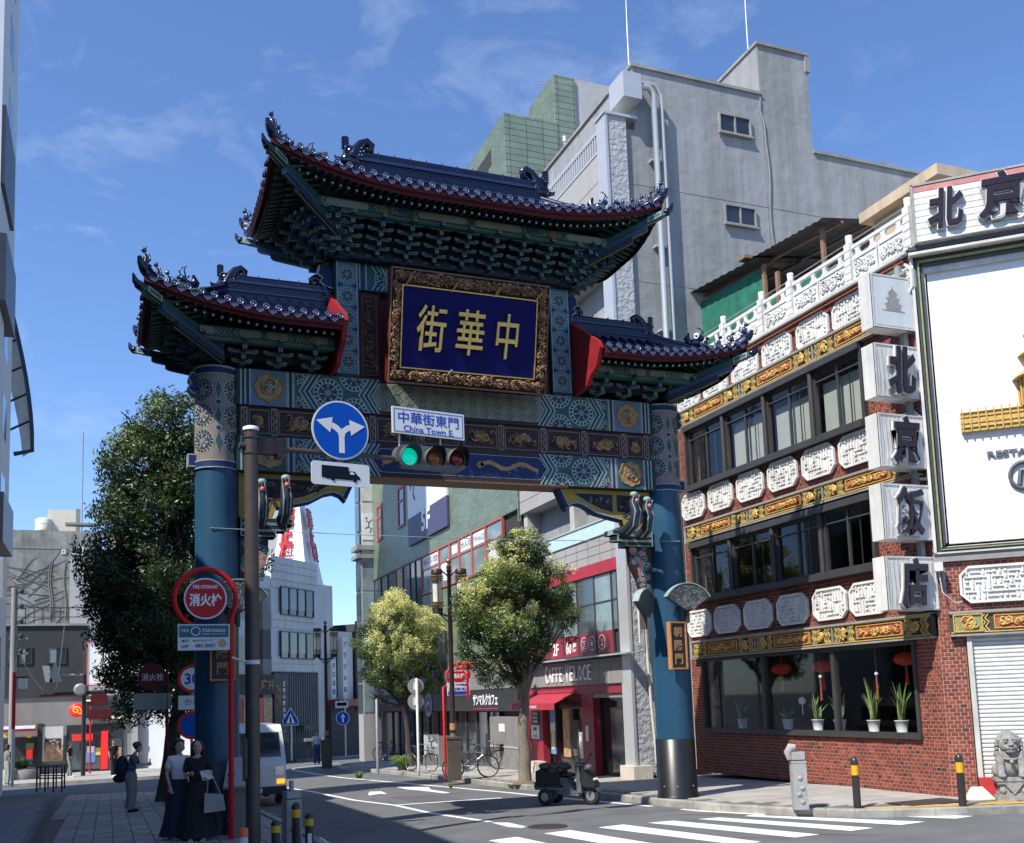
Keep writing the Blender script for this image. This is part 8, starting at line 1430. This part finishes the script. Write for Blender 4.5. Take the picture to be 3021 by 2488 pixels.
def person(lab, P, rz, h=1.6, top='tee_white', bottom='navy_cloth', skirt=False, arms=None, head=(0, 0), stride=0., shoes='sneaker', hair='bob', detail=True, group=None, bend=0., sleeve=.5, wide=1.0):
    """body faces -Y in its own frame; arms = ((elbow, wrist) left, (elbow, wrist) right)"""
    t = thing('person', lab, 'person', P, rz, group); s = h/1.62; T = Matrix.Translation(P) @ RZ(rz) @ Matrix.Scale(s, 4)
    arms = arms or (((-.21, .02, 1.06), (-.20, -.06, .83)), ((.21, .02, 1.06), (.20, -.06, .83))); b = bend
    pts = [(0, 0, .90), (0, -.01-b*.25, 1.12), (0, -b*.6, 1.30), (0, -b*.9-.005, 1.38), (0, -b*1.1-.01, 1.45)]; rad = [.10, .095, .085, .045, .042]; ed = [(0, 1), (1, 2), (2, 3), (3, 4)]
    for i, sx in enumerate((-1, 1)):
        st_ = stride*sx; k = len(pts); pts += [(sx*.08, 0, .84), (sx*.09, -.03+st_*.5, .46), (sx*.09, .02+st_, .07), (sx*.10, -.12+st_, .035)]; rad += [.08, .055, .035, .032]; ed += [(0, k), (k, k+1), (k+1, k+2), (k+2, k+3)]
        k = len(pts); e, w_ = arms[i]; pts += [(sx*.15, -b*.6+.0, 1.31), e, w_]; rad += [.05, .034, .024]; ed += [(2, k), (k, k+1), (k+1, k+2)]
    skin('body', t, pts, ed, rad, 'skin', T)
    hd = Vector((head[0], -b*1.25-.015+head[1], 1.535)); mb = MB(T); hp = [(.02, -.115), (.05, -.105), (.068, -.06), (.075, 0), (.072, .05), (.05, .09), (.01, .108)]
    yaw = head[0]*0; mb.lathe([(r_*1.0, z) for r_, z in hp], 'skin', tuple(hd), 14); 
    if detail:
        mb.tube([hd+Vector((0, -.072, .01)), hd+Vector((0, -.095, -.02)), hd+Vector((0, -.078, -.03))], [.010, .014, .010], 'skin', 6)
        for sx in (-1, 1): mb.ball(hd+Vector((sx*.028, -.068, .0)), .010, 'eye', 6, (1.3, .5, .6)); mb.ball(hd+Vector((sx*.076, .0, -.01)), .018, 'skin', 6, (.5, .8, 1.3)); mb.tube([hd+Vector((sx*.015, -.072, .022)), hd+Vector((sx*.043, -.066, .022))], .004, 'hair', 4)
        mb.ball(hd+Vector((0, -.068, -.058)), .014, 'lip', 6, (1.3, .5, .45))
    mb.build('head', t)
    mb = MB(T); mb.ball(hd+Vector((0, .026, .032)), .095, 'hair', 12, (1.0, .95, 1.0))
    if hair == 'bob':
        for a in range(-3, 12): q = radians(a*20-20+20); mb.ball(hd+Vector((.074*cos(q), .035+.06*sin(q) if sin(q) > -.1 else .02, -.04)), .032, 'hair', 6, (1, 1, 1.6))
        for x in (-.045, -.015, .015, .045): mb.ball(hd+Vector((x, -.052, .072)), .026, 'hair', 6, (1, .7, .8))
    elif hair == 'long':
        for a in range(9): q = radians(a*22); mb.tube([hd+Vector((.08*cos(q), .02+.06*sin(q), .04)), hd+Vector((.09*cos(q), .03+.06*sin(q), -.1)), hd+Vector((.08*cos(q), .05+.05*sin(q), -.24))], [.03, .032, .014], 'hair', 6)
    mb.build('hair', t)
    # hands: palm, four unequal bent fingers and a thumb from the side of the palm
    if detail:
        for i, sx in enumerate((-1, 1)):
            e, w_ = Vector(arms[i][0]), Vector(arms[i][1]); d = (w_-e).normalized(); u = d.cross(Vector((0, 1, 0))); u = u.normalized() if u.length > .1 else Vector((1, 0, 0)); n_ = d.cross(u); mb = MB(T); mb.tube([w_-d*.01, w_+d*.03, w_+d*.075], [.022, .030, .028], 'skin', 8)
            for k, l_ in enumerate((.055, .068, .064, .05)): o = u*(k-1.5)*.017; a = w_+d*.075+o; mb.tube([a, a+d*l_*.5+n_*.006, a+d*l_*.85+n_*.022], [.0085, .008, .006], 'skin', 5)
            a = w_+d*.03-u*.028; mb.tube([a, a+d*.03-u*.015+n_*.008, a+d*.055-u*.012+n_*.02], [.010, .009, .007], 'skin', 5); mb.build('hand', t)
    # clothes
    L_, Rr = arms; tp = [(0, 0, .88), (0, -.01-b*.25, 1.10), (0, -b*.6, 1.28), (-.155, -b*.6, 1.31), tuple(Vector((-.155, -b*.6, 1.31)).lerp(Vector(L_[0]), sleeve+.25)), (.155, -b*.6, 1.31), tuple(Vector((.155, -b*.6, 1.31)).lerp(Vector(Rr[0]), sleeve+.25)), (0, -b*.8, 1.37)]
    tr = [(.155*wide, .115), (.155*wide, .12), (.15, .11), .072, .065, .072, .065, .055]
    te = [(0, 1), (1, 2), (2, 3), (3, 4), (2, 5), (5, 6), (2, 7)]
    if sleeve > .9:
        for i, (e, w_) in enumerate((L_, Rr)): tp += [tuple(Vector(e).lerp(Vector(w_), .85))]; tr += [.042]; te += [(4 if i == 0 else 6, len(tp)-1)]
    skin('shirt', t, tp, te, tr, top, T)
    mb = MB(T)
    if skirt:
        n = 26; prof = [(.135, .98), (.165, .86), (.20, .55), (.25, .25), (.30, .05)]; vs = []
        for j, (r_, z) in enumerate(prof):
            for k in range(n): q = 2*pi*k/n; w_ = 1+.07*j*sin(k*2.4)*.5; vs.append((r_*w_*cos(q), r_*w_*sin(q)*.82, z))
        mb.add(vs, [(j*n+k, j*n+(k+1) % n, (j+1)*n+(k+1) % n, (j+1)*n+k) for j in range(len(prof)-1) for k in range(n)], bottom, True); mb.build('skirt', t)
    else:
        for sx in (-1, 1): st_ = stride*sx; mb.tube([(sx*.06, 0, .98), (sx*.085, 0, .84), (sx*.09, -.03+st_*.5, .46), (sx*.095, .015+st_, .09)], [.10, .098*wide, .075*wide, .07*wide], bottom, 10)
        mb.build('trousers', t)
    for sx in (-1, 1): st_ = stride*sx; mb = MB(T); mb.ball((sx*.10, -.06+st_, .04), .062, shoes, 8, (.75, 2.0, .62)); mb.box(sx*.10-.045, sx*.10+.045, -.17+st_, .05+st_, .0, .02, shoes); mb.build('shoe', t)
    return t, T
G1 = onG(528, 2474, 0); sc1 = (onY(530, 2181, G1.y).z)/1.64
woman, Tw = person('woman in white T-shirt and long dark skirt standing by the left gate column', G1, radians(18), 1.62*sc1, 'tee_white', 'navy_cloth', True, (((-.20, .04, 1.07), (-.17, -.05, .86)), ((.22, .0, 1.06), (.235, -.06, .82))), hair='bob', wide=.95)
G2 = onG(584, 2463, 0); woman2, Tw2 = person('woman in black dress holding a white cloth behind the woman in white', Vector((1.30, 16.58, 0)), radians(-8), 1.60*sc1, 'black_cloth', 'black_cloth', True, (((-.20, .0, 1.06), (-.10, -.2, 1.10)), ((.22, -.02, 1.08), (.16, -.22, 1.02))), hair='long', sleeve=.6)
mb = MB(Tw2); mb.add([(.05, -.25, 1.14), (.2, -.27, 1.16), (.28, -.24, 1.02), (.1, -.26, .98)], [(0, 1, 2, 3)], 'tee_white'); tag(mb.build('cloth'), 'white cloth held by the woman in black', 'cloth')
t = thing('tote_bag', 'grey tote bag hanging from the arm of the woman in black', 'bag', Vector((1.3, 16.58, 0))); mb = MB(Tw2); mb.add([(.13, -.3, .78), (.42, -.26, .74), (.46, -.24, .48), (.12, -.30, .46), (.13, -.22, .78), (.42, -.18, .74), (.46, -.14, .48), (.12, -.2, .46)], [(0, 1, 2, 3), (7, 6, 5, 4), (0, 4, 5, 1), (1, 5, 6, 2), (2, 6, 7, 3), (3, 7, 4, 0)], 'tan_bag'); mb.build('pouch', t); mb = MB(Tw2); mb.tube([(.17, -.26, .77), (.18, -.24, .98), (.26, -.22, 1.02), (.38, -.22, .75)], .009, 'tan_bag', 5); mb.build('strap', t)
G3 = onG(385, 2396, 0); G3.z = gz(G3.y); s3 = (onY(383, 2203, G3.y).z-G3.z)/1.56
man, Tm = person('person with dark backpack and wide grey trousers looking down at a phone', G3, radians(80), 1.62*s3, 'blue_cloth', 'grey_cloth', False, (((-.19, -.14, 1.12), (-.06, -.36, 1.12)), ((.19, -.14, 1.12), (.06, -.36, 1.12))), bend=.10, head=(0, -.03), shoes='black_cloth', hair='cap', sleeve=.8, wide=1.45)
t = thing('backpack', 'dark navy backpack worn by the person in grey trousers', 'backpack', G3); mb = MB(Tm); mb.ball((0, .20, 1.10), .21, 'navy_cloth', 12, (.85, .72, 1.25)); mb.ball((0, .30, 1.0), .12, 'navy_cloth', 10, (1.1, .6, 1)); mb.build('bag', t); mb = MB(Tm)
for sx in (-1, 1): mb.tube([(sx*.1, .1, 1.34), (sx*.11, -.1, 1.34), (sx*.12, -.16, 1.15), (sx*.12, .06, .98)], .018, 'black_cloth', 5)
mb.build('strap', t); mb = MB(Tm); mb.box(-.04, .04, -.45, -.43, 1.13, 1.25, 'print_dark'); tag(mb.build('phone'), 'phone held by the person with the backpack', 'phone')
mb = MB(Tm); mb.ball((.05, .26, .80), .17, 'black_cloth', 10, (.9, 1.0, .6)); mb.tube([(0, .15, 1.3), (.1, .28, 1.0), (.05, .26, .85)], .012, 'black_cloth', 5); tag(mb.build('shoulder_bag'), 'black shoulder bag hanging below the dark backpack', 'bag')
mb = MB(Tm); mb.ball((0, -.14, 1.60), .105, 'blue_cloth', 12, (.98, 1.05, .75)); tag(mb.build('cap'), 'blue cap on the person with the backpack', 'cap')
# distant people
def far_person(px, feet, Y, lab, top, bottom, rz=0, stride=.12, h=1.62): g = onY(px, feet, Y); g.z = gz(Y)+.0; return person(lab, g, radians(rz), h, top, bottom, False, None, detail=False, stride=stride, group=None)
for px, top, bo, rz, lab in ((812, 'pale_cloth', 'pale_cloth', 75, 'pedestrian in pink top and pale trousers walking on the far pavement'), (832, 'tee_white', 'grey_cloth', 80, 'pedestrian with white top and bag walking behind the pink top'), (846, 'tee_white', 'black_cloth', 80, 'pedestrian in white shirt and black trousers beside the crossing sign'), (892, 'black_cloth', 'navy_cloth', -60, 'pedestrian in black near the far corner of the white office building')): far_person(px, 2235, 64, lab, top, bo, rz)
far_person(935, 2255, 49.5, 'man in white shirt and jeans standing behind the far sign stand', 'tee_white', 'denim', 10, 0)
far_person(20, 2315, 46, 'person in grey shirt at the left edge of the pavement', 'grey_cloth', 'tan_bag', 120, 0, 1.6); far_person(334, 2289, 49, 'person in black with white bag by the red pillar shop', 'black_cloth', 'black_cloth', 30, .1)
far_person(205, 2284, 52, 'person leaning over a bicycle in front of the poster shop', 'black_cloth', 'grey_cloth', 70, .1)
# ================================================================ van
M('van_white', (.64, .65, .66), .25, var=.03, coat=.5); M('van_red', (.32, .02, .02), .3, coat=.4); M('chrome', (.6, .6, .6), .2, metal=1, var=0); M('lamp_orange', (.9, .35, .02), .3, emit=1.2, var=0)
Pv = Vector((3.22, 24.7, gz(24.7, -.13))); t = thing('van', 'white delivery van with red stripe parked behind the signal pole', 'van', Pv, 0); T = Matrix.Translation(Pv); mb = MB(T)
prof = [(0, .35), (0, .95), (.12, 1.15), (.28, 1.75), (.5, 1.9), (3.2, 1.92), (3.35, 1.8), (3.4, .35)]      # along +Y
n = len(prof)
def vsec(x, k, tw_=.07): return [(x*(1-(tw_ if z > 1.2 else 0)), y, z) for y, z in prof]
L1, R1 = vsec(-.74, 0), vsec(.74, 0); mb.add(L1+R1, [tuple(range(n)), tuple(range(2*n-1, n-1, -1))]+[(i, i+n, (i+1) % n+n, (i+1) % n) for i in range(n)], 'van_white'); body = mb.build('body', t)
mb = MB(T); mb.add([(-.62, .13, 1.17), (.62, .13, 1.17), (.60, .27, 1.72), (-.60, .27, 1.72)], [(0, 1, 2, 3)], 'window_dark'); mb.build('windscreen', t) if 0 else None
mb = MB(T @ T3(0, -.012, 0)); mb.add([(-.64, .115, 1.15), (.64, .115, 1.15), (.60, .27, 1.72), (-.60, .27, 1.72)], [(0, 1, 2, 3)], 'window_dark'); mb.build('windscreen', t)
for sx in (-1, 1):
    for y0, y1 in ((.35, 1.25), (1.35, 2.3), (2.4, 3.2)): mb = MB(T); x = sx*.695; mb.add([(x*1.035, y0, 1.18), (x*1.035, y1, 1.18), (x*1.0, y1, 1.65), (x*1.0, y0+(.12 if y0 < 1 else 0), 1.65)], [(0, 1, 2, 3)], 'window_dark'); mb.build('side_window', t)
    mb = MB(T); mb.box(*sorted((sx*.741, sx*.752)), .1, 3.35, .80, 1.0, 'van_red'); mb.build('stripe', t)
    for y in (.62, 2.75): mb = MB(T); mb.lathe([(.27, -.09), (.29, -.05), (.29, .05), (.27, .09)], 'rubber', n=18, ax='Y') if 0 else None; q_ = MB(T @ T3(sx*.66, y, .29) @ RZ(pi/2)); q_.lathe([(.24, -.09), (.29, -.06), (.29, .06), (.24, .09)], 'rubber', n=18, ax='Y'); w_ = q_.build('wheel', t); q_ = MB(T @ T3(sx*.66, y, .29) @ RZ(pi/2)); q_.lathe([(.16, -.095), (.16, .095)], 'chrome', n=14, ax='Y'); q_.build('rim', w_)
    mb = MB(T); mb.box(*sorted((sx*.48, sx*.68)), -.02, .02, .72, .92, 'chrome'); mb.build('headlight', t); mb = MB(T); mb.box(*sorted((sx*.52, sx*.70)), -.03, .02, .52, .62, 'lamp_orange'); mb.build('indicator', t)
mb = MB(T); mb.box(-.74, .74, -.05, .02, .28, .46, 'rubber'); mb.build('bumper', t); mb = MB(T); mb.box(-.17, .17, -.065, -.05, .33, .43, 'plate_white'); mb.build('number_plate', t)
# ================================================================ bicycles, scooter, street clutter
M('bike_silver', (.45, .46, .48), .3, metal=.7, var=.05); M('bike_dark', (.03, .03, .035), .35, metal=.3); M('scooter_white', (.13, .14, .15), .4, var=.12, grime=.3); M('scooter_dark', (.02, .022, .025), .45, var=.2); M('canvas', (.07, .065, .055), .9, var=.35, sc=9, bump=1)
def bicycle(P, rz, lab, fr='bike_silver', basket=True, s=1.0):
    t = thing('bicycle', lab, 'bicycle', P, rz); T = Matrix.Translation(P) @ RZ(rz) @ Matrix.Scale(s, 4)
    for x in (-.52, .52):
        mb = MB(T); mb.tube([(x+.32*cos(q), 0, .33+.32*sin(q)) for q in [2*pi*k/28 for k in range(29)]], .017, 'rubber', 6, False); w_ = mb.build('wheel', t); mb = MB(T); mb.tube([(x+.295*cos(q), 0, .33+.295*sin(q)) for q in [2*pi*k/28 for k in range(29)]], .009, 'bike_silver', 4, False)
        for k in range(14): q = 2*pi*k/14; mb.tube([(x, 0, .33), (x+.295*cos(q), 0, .33+.295*sin(q))], .0025, 'bike_silver', 3, False)
        mb.build('rim', w_)
    mb = MB(T); A, B, C_, D_ = (-.52, 0, .33), (-.12, 0, .28), (-.28, 0, .78), (.36, 0, .74)
    for a, b in ((A, B), (A, C_), (B, C_), (C_, D_), (B, (.37, 0, .68))): mb.tube([a, b], .016, fr, 6)
    mb.tube([(.52, .03, .33), (.40, 0, .62), (.34, 0, .92)], .015, fr, 6); mb.build('frame', t)
    mb = MB(T); mb.tube([(.34, 0, .92), (.36, -.14, .96), (.20, -.27, .98)], .012, 'bike_silver', 6); mb.tube([(.34, 0, .92), (.36, .14, .96), (.20, .27, .98)], .012, 'bike_silver', 6); mb.build('handlebar', t)
    mb = MB(T); mb.tube([(-.28, 0, .78), (-.30, 0, .86)], .012, 'bike_silver', 6); mb.ball((-.32, 0, .89), .12, 'bike_dark', 8, (1.1, .75, .35)); mb.build('saddle', t)
    mb = MB(T); mb.lathe([(.09, -.01), (.09, .01)], 'bike_silver', (-.12, .04, .28), 14, ax='Y'); mb.tube([(-.12, .05, .28), (-.02, .09, .20)], .009, 'bike_silver', 4); mb.build('crank', t)
    if basket:
        mb = MB(T)
        for k in range(5): mb.box(.42, .70, -.16, .16, .66+k*.05, .665+k*.05, 'bike_dark'); 
        for k in range(8): mb.tube([(.42+.04*k, -.16, .64), (.42+.04*k, -.17, .88)], .004, 'bike_dark', 3); mb.tube([(.42+.04*k, .16, .64), (.42+.04*k, .17, .88)], .004, 'bike_dark', 3)
        mb.build('basket', t)
    return t
def gp3(px, py): p = onG(px, py, 0); return p
bicycle(gp3(1390, 2297), radians(-12), 'silver city bicycle parked just right of the near street lamp'); bicycle(gp3(1243, 2277), radians(-62), 'bicycle with basket parked beside the white sign post', 'bike_dark'); bicycle(gp3(1428, 2272), radians(-20), 'dark bicycle standing behind the silver one by the grey cabinet', 'bike_dark'); bicycle(gp3(1178, 2245), radians(-30), 'dark bicycle in the shade left of the yellow blossoming tree', 'bike_dark'); bicycle(gp3(1140, 2243), radians(-50), 'dark bicycle farthest left near the coffee shop windows', 'bike_dark', False)
P = gp3(1275, 2258); t = thing('sandwich_board', 'white standing sign board with a running figure by the coffee shop', 'sign board', P); fz_ = Fac(P.x, P.y, 0); mb = MB(fz_.M); mb.box(-.32, .32, -.02, .02, P.z+.45, P.z+1.25, 'poster_white'); mb.box(-.36, .36, -.15, .15, P.z+.02, P.z+.42, 'mid_panel'); mb.build('panel', t); mb = MB(fz_.M); mb.line([(-.15, P.z+1.0), (.0, P.z+.95), (.12, P.z+1.05)], .05, -.026, None, 'ink'); mb.line([(0, P.z+.95), (-.03, P.z+.78), (.1, P.z+.68)], .05, -.026, None, 'ink'); mb.disc(-.1, P.z+1.1, .05, -.027, 'ink', 10); mb.build('emblem', t)
P = gp3(1310, 2262); mb = MB(T3(P.x, P.y, P.z)); mb.box(-.2, .2, -.05, .05, 0, 1.2, 'mid_panel'); tag(mb.build('menu_stand'), 'narrow grey menu stand beside the coffee shop sign board', 'stand')
P = gp3(930, 2248); t = thing('sign_stand', 'dark low sign stand on two legs at the side street corner', 'stand', P); mb = MB(T3(P.x, P.y, P.z)); [mb.box(x-.04, x+.04, -.04, .04, 0, 1.1, 'lamp_brown') for x in (-.35, .35)]; mb.build('legs', t); mb = MB(T3(P.x, P.y, P.z)); mb.box(-.55, .55, -.25, .25, 1.1, 1.25, 'mid_panel'); mb.build('top', t)
# delivery scooter with covered load
P = onG(1683, 2352, -.126); P = Vector((onY(1680, 2350, 18.9).x, 18.9, gz(18.9, -.128))); rz = radians(-52); t = thing('delivery_scooter', 'grey three wheeled delivery scooter with a covered load parked beyond the crossing', 'scooter', P, rz); T = Matrix.Translation(P) @ RZ(rz) @ Matrix.Scale(.86, 4)
def wheel(x, y, r, wd=.06): q_ = MB(T @ T3(x, y, r)); q_.lathe([(r*.8, -wd), (r, -wd*.6), (r, wd*.6), (r*.8, wd)], 'rubber', n=18, ax='Y'); w_ = q_.build('wheel', t); q_ = MB(T @ T3(x, y, r)); q_.lathe([(r*.5, -wd*1.05), (r*.5, wd*1.05)], 'bike_silver', n=12, ax='Y'); q_.build('rim', w_)
wheel(-.5, -.24, .20); wheel(-.5, .24, .20); wheel(.58, 0, .22)
mb = MB(T); mb.box(-.78, -.05, -.27, .27, .36, .42, 'scooter_white'); mb.box(-.76, -.14, -.24, .24, .42, .80, 'scooter_dark'); mb.box(-.79, -.1, -.28, .28, .42, .47, 'scooter_dark'); mb.build('cargo_box', t)
mb = MB(T); mb.prism([(-.25, .26), (.30, .22), (.42, .30), (.36, .36), (.28, .34), (.10, .34), (.06, .62), (-.2, .66), (-.3, .5)], -.16, .16, 'scooter_white'); mb.prism([(-.05, .30), (.24, .27), (.10, .52), (-.05, .60)], -.17, .17, 'scooter_white'); mb.build('body', t)
mb = MB(T); mb.prism([(.30, .30), (.42, .30), (.36, .92), (.26, .95)], -.19, .19, 'scooter_white'); mb.prism([(.40, .45), (.72, .42), (.74, .50), (.60, .66), (.42, .88), (.36, .92)], -.15, .15, 'scooter_dark'); mb.prism([(.40, .40), (.80, .36), (.82, .30), (.74, .44), (.58, .47), (.42, .46)], -.09, .09, 'scooter_white'); mb.ball((.52, 0, .86), .12, 'scooter_white', 10, (1, 1, .7)); mb.build('front_shield', t)
mb = MB(T); mb.tube([(.56, 0, .25), (.42, 0, .9)], .03, 'bike_silver', 6); mb.tube([(.36, -.32, 1.0), (.40, 0, .96), (.36, .32, 1.0)], .018, 'bike_dark', 6); [mb.tube([(.40, s_*.2, .98), (.46, s_*.3, 1.14)], .008, 'bike_dark', 4) for s_ in (-1, 1)]; [mb.ball((.46, s_*.3, 1.15), .05, 'bike_dark', 6, (.4, 1, .8)) for s_ in (-1, 1)]; mb.build('handlebar', t)
for s_ in (-1, 1): mb = MB(T); mb.ball((.70, s_*.06, .60), .035, 'glass_lamp', 8); mb.build('headlight', t); mb = MB(T); mb.ball((-.80, s_*.2, .5), .03, 'lens_red', 6); mb.build('tail_light', t); mb = MB(T); mb.tube([(.55, s_*.10, .24), (.62, s_*.10, .45), (.5, s_*.08, .7)], .016, 'bike_dark', 5); mb.build('fork', t)
mb = MB(T); mb.box(-.81, -.79, -.1, .1, .33, .45, 'plate_white'); mb.build('number_plate', t); mb = MB(T); mb.tube([(.40, 0, .95), (.46, .12, .8), (.45, .05, .6)], .007, 'bike_dark', 4); mb.build('cable', t)
mb = MB(T); mb.ball((-.05, 0, .70), .17, 'bike_dark', 10, (1.5, .85, .38)); mb.build('seat', t)
tl2 = thing('covered_load', 'crumpled dark cover heaped on the delivery scooter', 'cover', P, rz); mb = MB(T); rc = random.Random(3)
for k in range(26): mb.ball((rc.uniform(-.72, -.08), rc.uniform(-.2, .2), rc.uniform(.80, .93)), rc.uniform(.06, .13), 'canvas', 7, (1.2, 1, .6))
for k in range(6): mb.tube([(rc.uniform(-.7, -.2), -.24, .8), (rc.uniform(-.6, -.1), 0, .99), (rc.uniform(-.7, -.1), .24, .8)], .014, 'canvas', 5)
mb.build('cover', tl2)
# dark mast pole, mirror, planter and railings on the left
FQ = Fac(-1.1, 53, 0)
t = thing('left_signal_mast', 'x', 'x', (0, 0, 0)); COL.objects.unlink(t); D.objects.remove(t)
P = Vector((onY(245, 2288, 53).x, 53, gz(53))); t = thing('signal_mast', 'dark mast with a long horizontal arm and round mirror on the left corner', 'pole', P); mb = MB(T3(P.x, P.y, 0)); zt = onY(247, 1990, 53).z; mb.tube([(0, 0, P.z), (0, 0, zt)], .10, 'lamp_brown', 8); mb.build('shaft', t)
mb = MB(); a_, b_ = onY(115, 2052, 53), onY(340, 2040, 53); mb.tube([a_, onY(247, 2045, 53), b_], .10, 'lamp_brown', 7); a2_, b2__ = onY(145, 1990, 53), onY(247, 1992, 53); mb.tube([a2_, b2__], .05, 'grey_pole', 6); mb.build('arm', t); c_ = onY(237, 2035, 53); mb = MB(T3(c_.x, c_.y-.2, c_.z)); mb.lathe([(.28, 0), (.30, -.06), (.2, -.1)], 'grey_pole', n=16, ax='Y'); mb.build('mirror', t)
mb = MB(T3(0, 52.9, 0)); a_, b_ = onY(125, 1965, 53), onY(183, 2012, 53); mb.prism([(a_.x, a_.z), (a_.x+.3, a_.z), (a_.x+.45, b_.z), (a_.x+.15, b_.z)], -.02, .02, 'sign_grey'); mb.prism([(a_.x+.5, a_.z+.1), (a_.x+.62, a_.z+.1), (b_.x, b_.z), (b_.x-.55, b_.z)], -.02, .02, 'sign_grey'); mb.build('plate', t)
P = Vector((onY(265, 2285, 56).x, 56, gz(56))); t = thing('red_sign_pole', 'thin red sign pole in front of the poster shop on the left', 'sign', P); mb = MB(T3(P.x, P.y, P.z)); mb.tube([(0, 0, 0), (0, 0, 3.4)], .045, 'hyd_red', 6); mb.build('pole', t); mb = MB(T3(P.x, P.y, P.z)); mb.box(-.1, 1.0, -.06, -.02, 2.7, 3.2, 'dark_red'); mb.lathe([(.42, 0), (.42, -.03)], 'dark_red', (.4, -.05, 3.75), 18, ax='Y'); mb.build('plate', t)
def railing(px0, px1, py, Y, lab):
    A, B = onY(px0, py, Y), onY(px1, py, Y-1.2); A.z = gz(A.y); B.z = gz(B.y); t = thing('railing', lab, 'railing', A); d = B-A
    for f in (0, 1/3, 2/3, 1): mb = MB(); q_ = A+d*f; mb.tube([q_, q_+Vector((0, 0, .82))], .028, 'lamp_brown', 6); mb.build('post', t)
    for h_ in (.45, .82): mb = MB(); mb.tube([A+Vector((0, 0, h_)), B+Vector((0, 0, h_))], .024, 'lamp_brown', 6); mb.build('rail', t)
railing(108, 182, 2335, 37.6, 'brown pipe railing on the left pavement, the nearer one'); railing(118, 190, 2320, 40.5, 'brown pipe railing on the left pavement, the one behind')
P = onG(60, 2300, 0); mb = MB(T3(P.x, P.y, P.z)); mb.lathe([(.8, 0), (.85, .45), (.7, .5), (.01, .5)], 'far_grey', n=14); t = tag(mb.build('planter'), 'round grey concrete planter at the left edge', 'planter'); tuft(P.x, P.y, P.z+.5, .7, 240, 'dark green shrubs growing in the round planter', ('leaf_dark', 'leaf'), 7, .5)
P = onG(35, 2330, 0); P = Vector((onY(38, 2200, 44).x, 44, gz(44))); t = thing('banner_pole', 'red and silver pole with a lantern at the left edge', 'pole', P); mb = MB(T3(P.x, P.y, P.z)); mb.tube([(0, 0, 0), (0, 0, 2.2)], .06, 'alu', 7); mb.tube([(0, 0, 2.2), (0, 0, 4.4)], .07, 'hyd_red', 7); mb.tube([(0, 0, 4.2), (.5, 0, 4.2)], .03, 'lamp_brown', 5); mb.box(.15, .45, -.15, .15, 3.75, 4.15, 'glass_lamp'); mb.build('pole', t)
P = Vector((onY(40, 1900, 52).x, 52, 0)); t = thing('utility_pole', 'cluttered grey utility pole at the left edge', 'pole', P); mb = MB(T3(P.x, P.y, 0)); zt = onY(40, 1735, 52).z; mb.tube([(0, 0, gz(52)), (0, 0, zt)], .14, 'far_grey', 8); mb.build('shaft', t)
for k in range(5): mb = MB(T3(P.x, P.y, 0)); z = zt-.3-k*.7; mb.box(-.5+.1*k, .6, -.05, .05, z, z+.08, 'far_grey'); mb.ball((.3, -.1, z+.15), .12, 'far_dark', 6); mb.build('crossarm', t)
for i, ((x0, y0, Ya), (x1, y1, Yb), lab) in enumerate((((190, 1850, 52), (165, 2035, 53), 'slack cable slanting down beside the dark corner building'), ((45, 1900, 52), (130, 2040, 53), 'thin cable running from the utility pole to the mast arm'))):
    A, B = onY(x0, y0, Ya), onY(x1, y1, Yb); mb = MB(); mb.tube([A.lerp(B, k/8)+Vector((0, 0, -.25*sin(pi*k/8))) for k in range(9)], .03, 'grey_pole', 4); tag(mb.build('cable'), lab, 'cable')
# round speed limit and hydrant boards hidden in the tree shade by the column
P = Vector((onY(548, 2300, 23).x, 23, gz(23))); t = thing('speed_sign', 'round 30 speed limit sign on a post between tree and column', 'sign', P); c_ = onY(566, 2003, 23); mb = MB(T3(c_.x, c_.y, c_.z)); mb.lathe([(.30, 0), (.30, -.03)], 'hyd_red', n=24, ax='Y'); mb.build('disc', t); mb = MB(T3(c_.x, c_.y, c_.z)); mb.disc(0, 0, .235, -.034, 'plate_white', 24); mb.text('30', 0, 0, .30, .24, -.036, .003, 'print_blue', .02); mb.build('sign_face', t); mb = MB(T3(c_.x, c_.y, c_.z)); mb.box(-.28, .28, -.03, 0, -.66, -.36, 'plate_white'); mb.text('から', 0, -.5, .3, .15, -.032, .003, 'ink', .01); mb.build('sub_plate', t); mb = MB(T3(c_.x, c_.y, 0)); mb.tube([(0, .04, P.z), (0, .04, c_.z+.2)], .03, 'grey_pole', 6); mb.build('post', t); mb = MB(T3(c_.x, c_.y, c_.z)); mb.lathe([(.30, 0), (.30, -.03)], 'hyd_red', (0, 0, -1.0), 22, ax='Y'); mb.disc(0, -1.0, .24, -.034, 'sign_blue', 22); mb.build('lower_disc', t)
P = Vector((onY(492, 2300, 24).x, 24, gz(24))); c_ = onY(450, 1998, 24); t = thing('shaded_hydrant_sign', 'dark red hydrant sign and plate in the shade of the tall tree', 'sign', P); mb = MB(T3(P.x, 24, 0)); mb.tube([(0, 0, P.z), (0, 0, c_.z+.2)], .035, 'dark_red', 6); mb.build('post', t); mb = MB(T3(c_.x, 24, c_.z)); mb.lathe([(.30, 0), (.30, -.03)], 'dark_red', n=22, ax='Y'); mb.text('消火栓', 0, 0, .46, .17, -.036, .003, 'pvc', .01); mb.box(-.40, .40, -.03, 0, -.72, -.36, 'far_grey'); mb.build('plate', t)
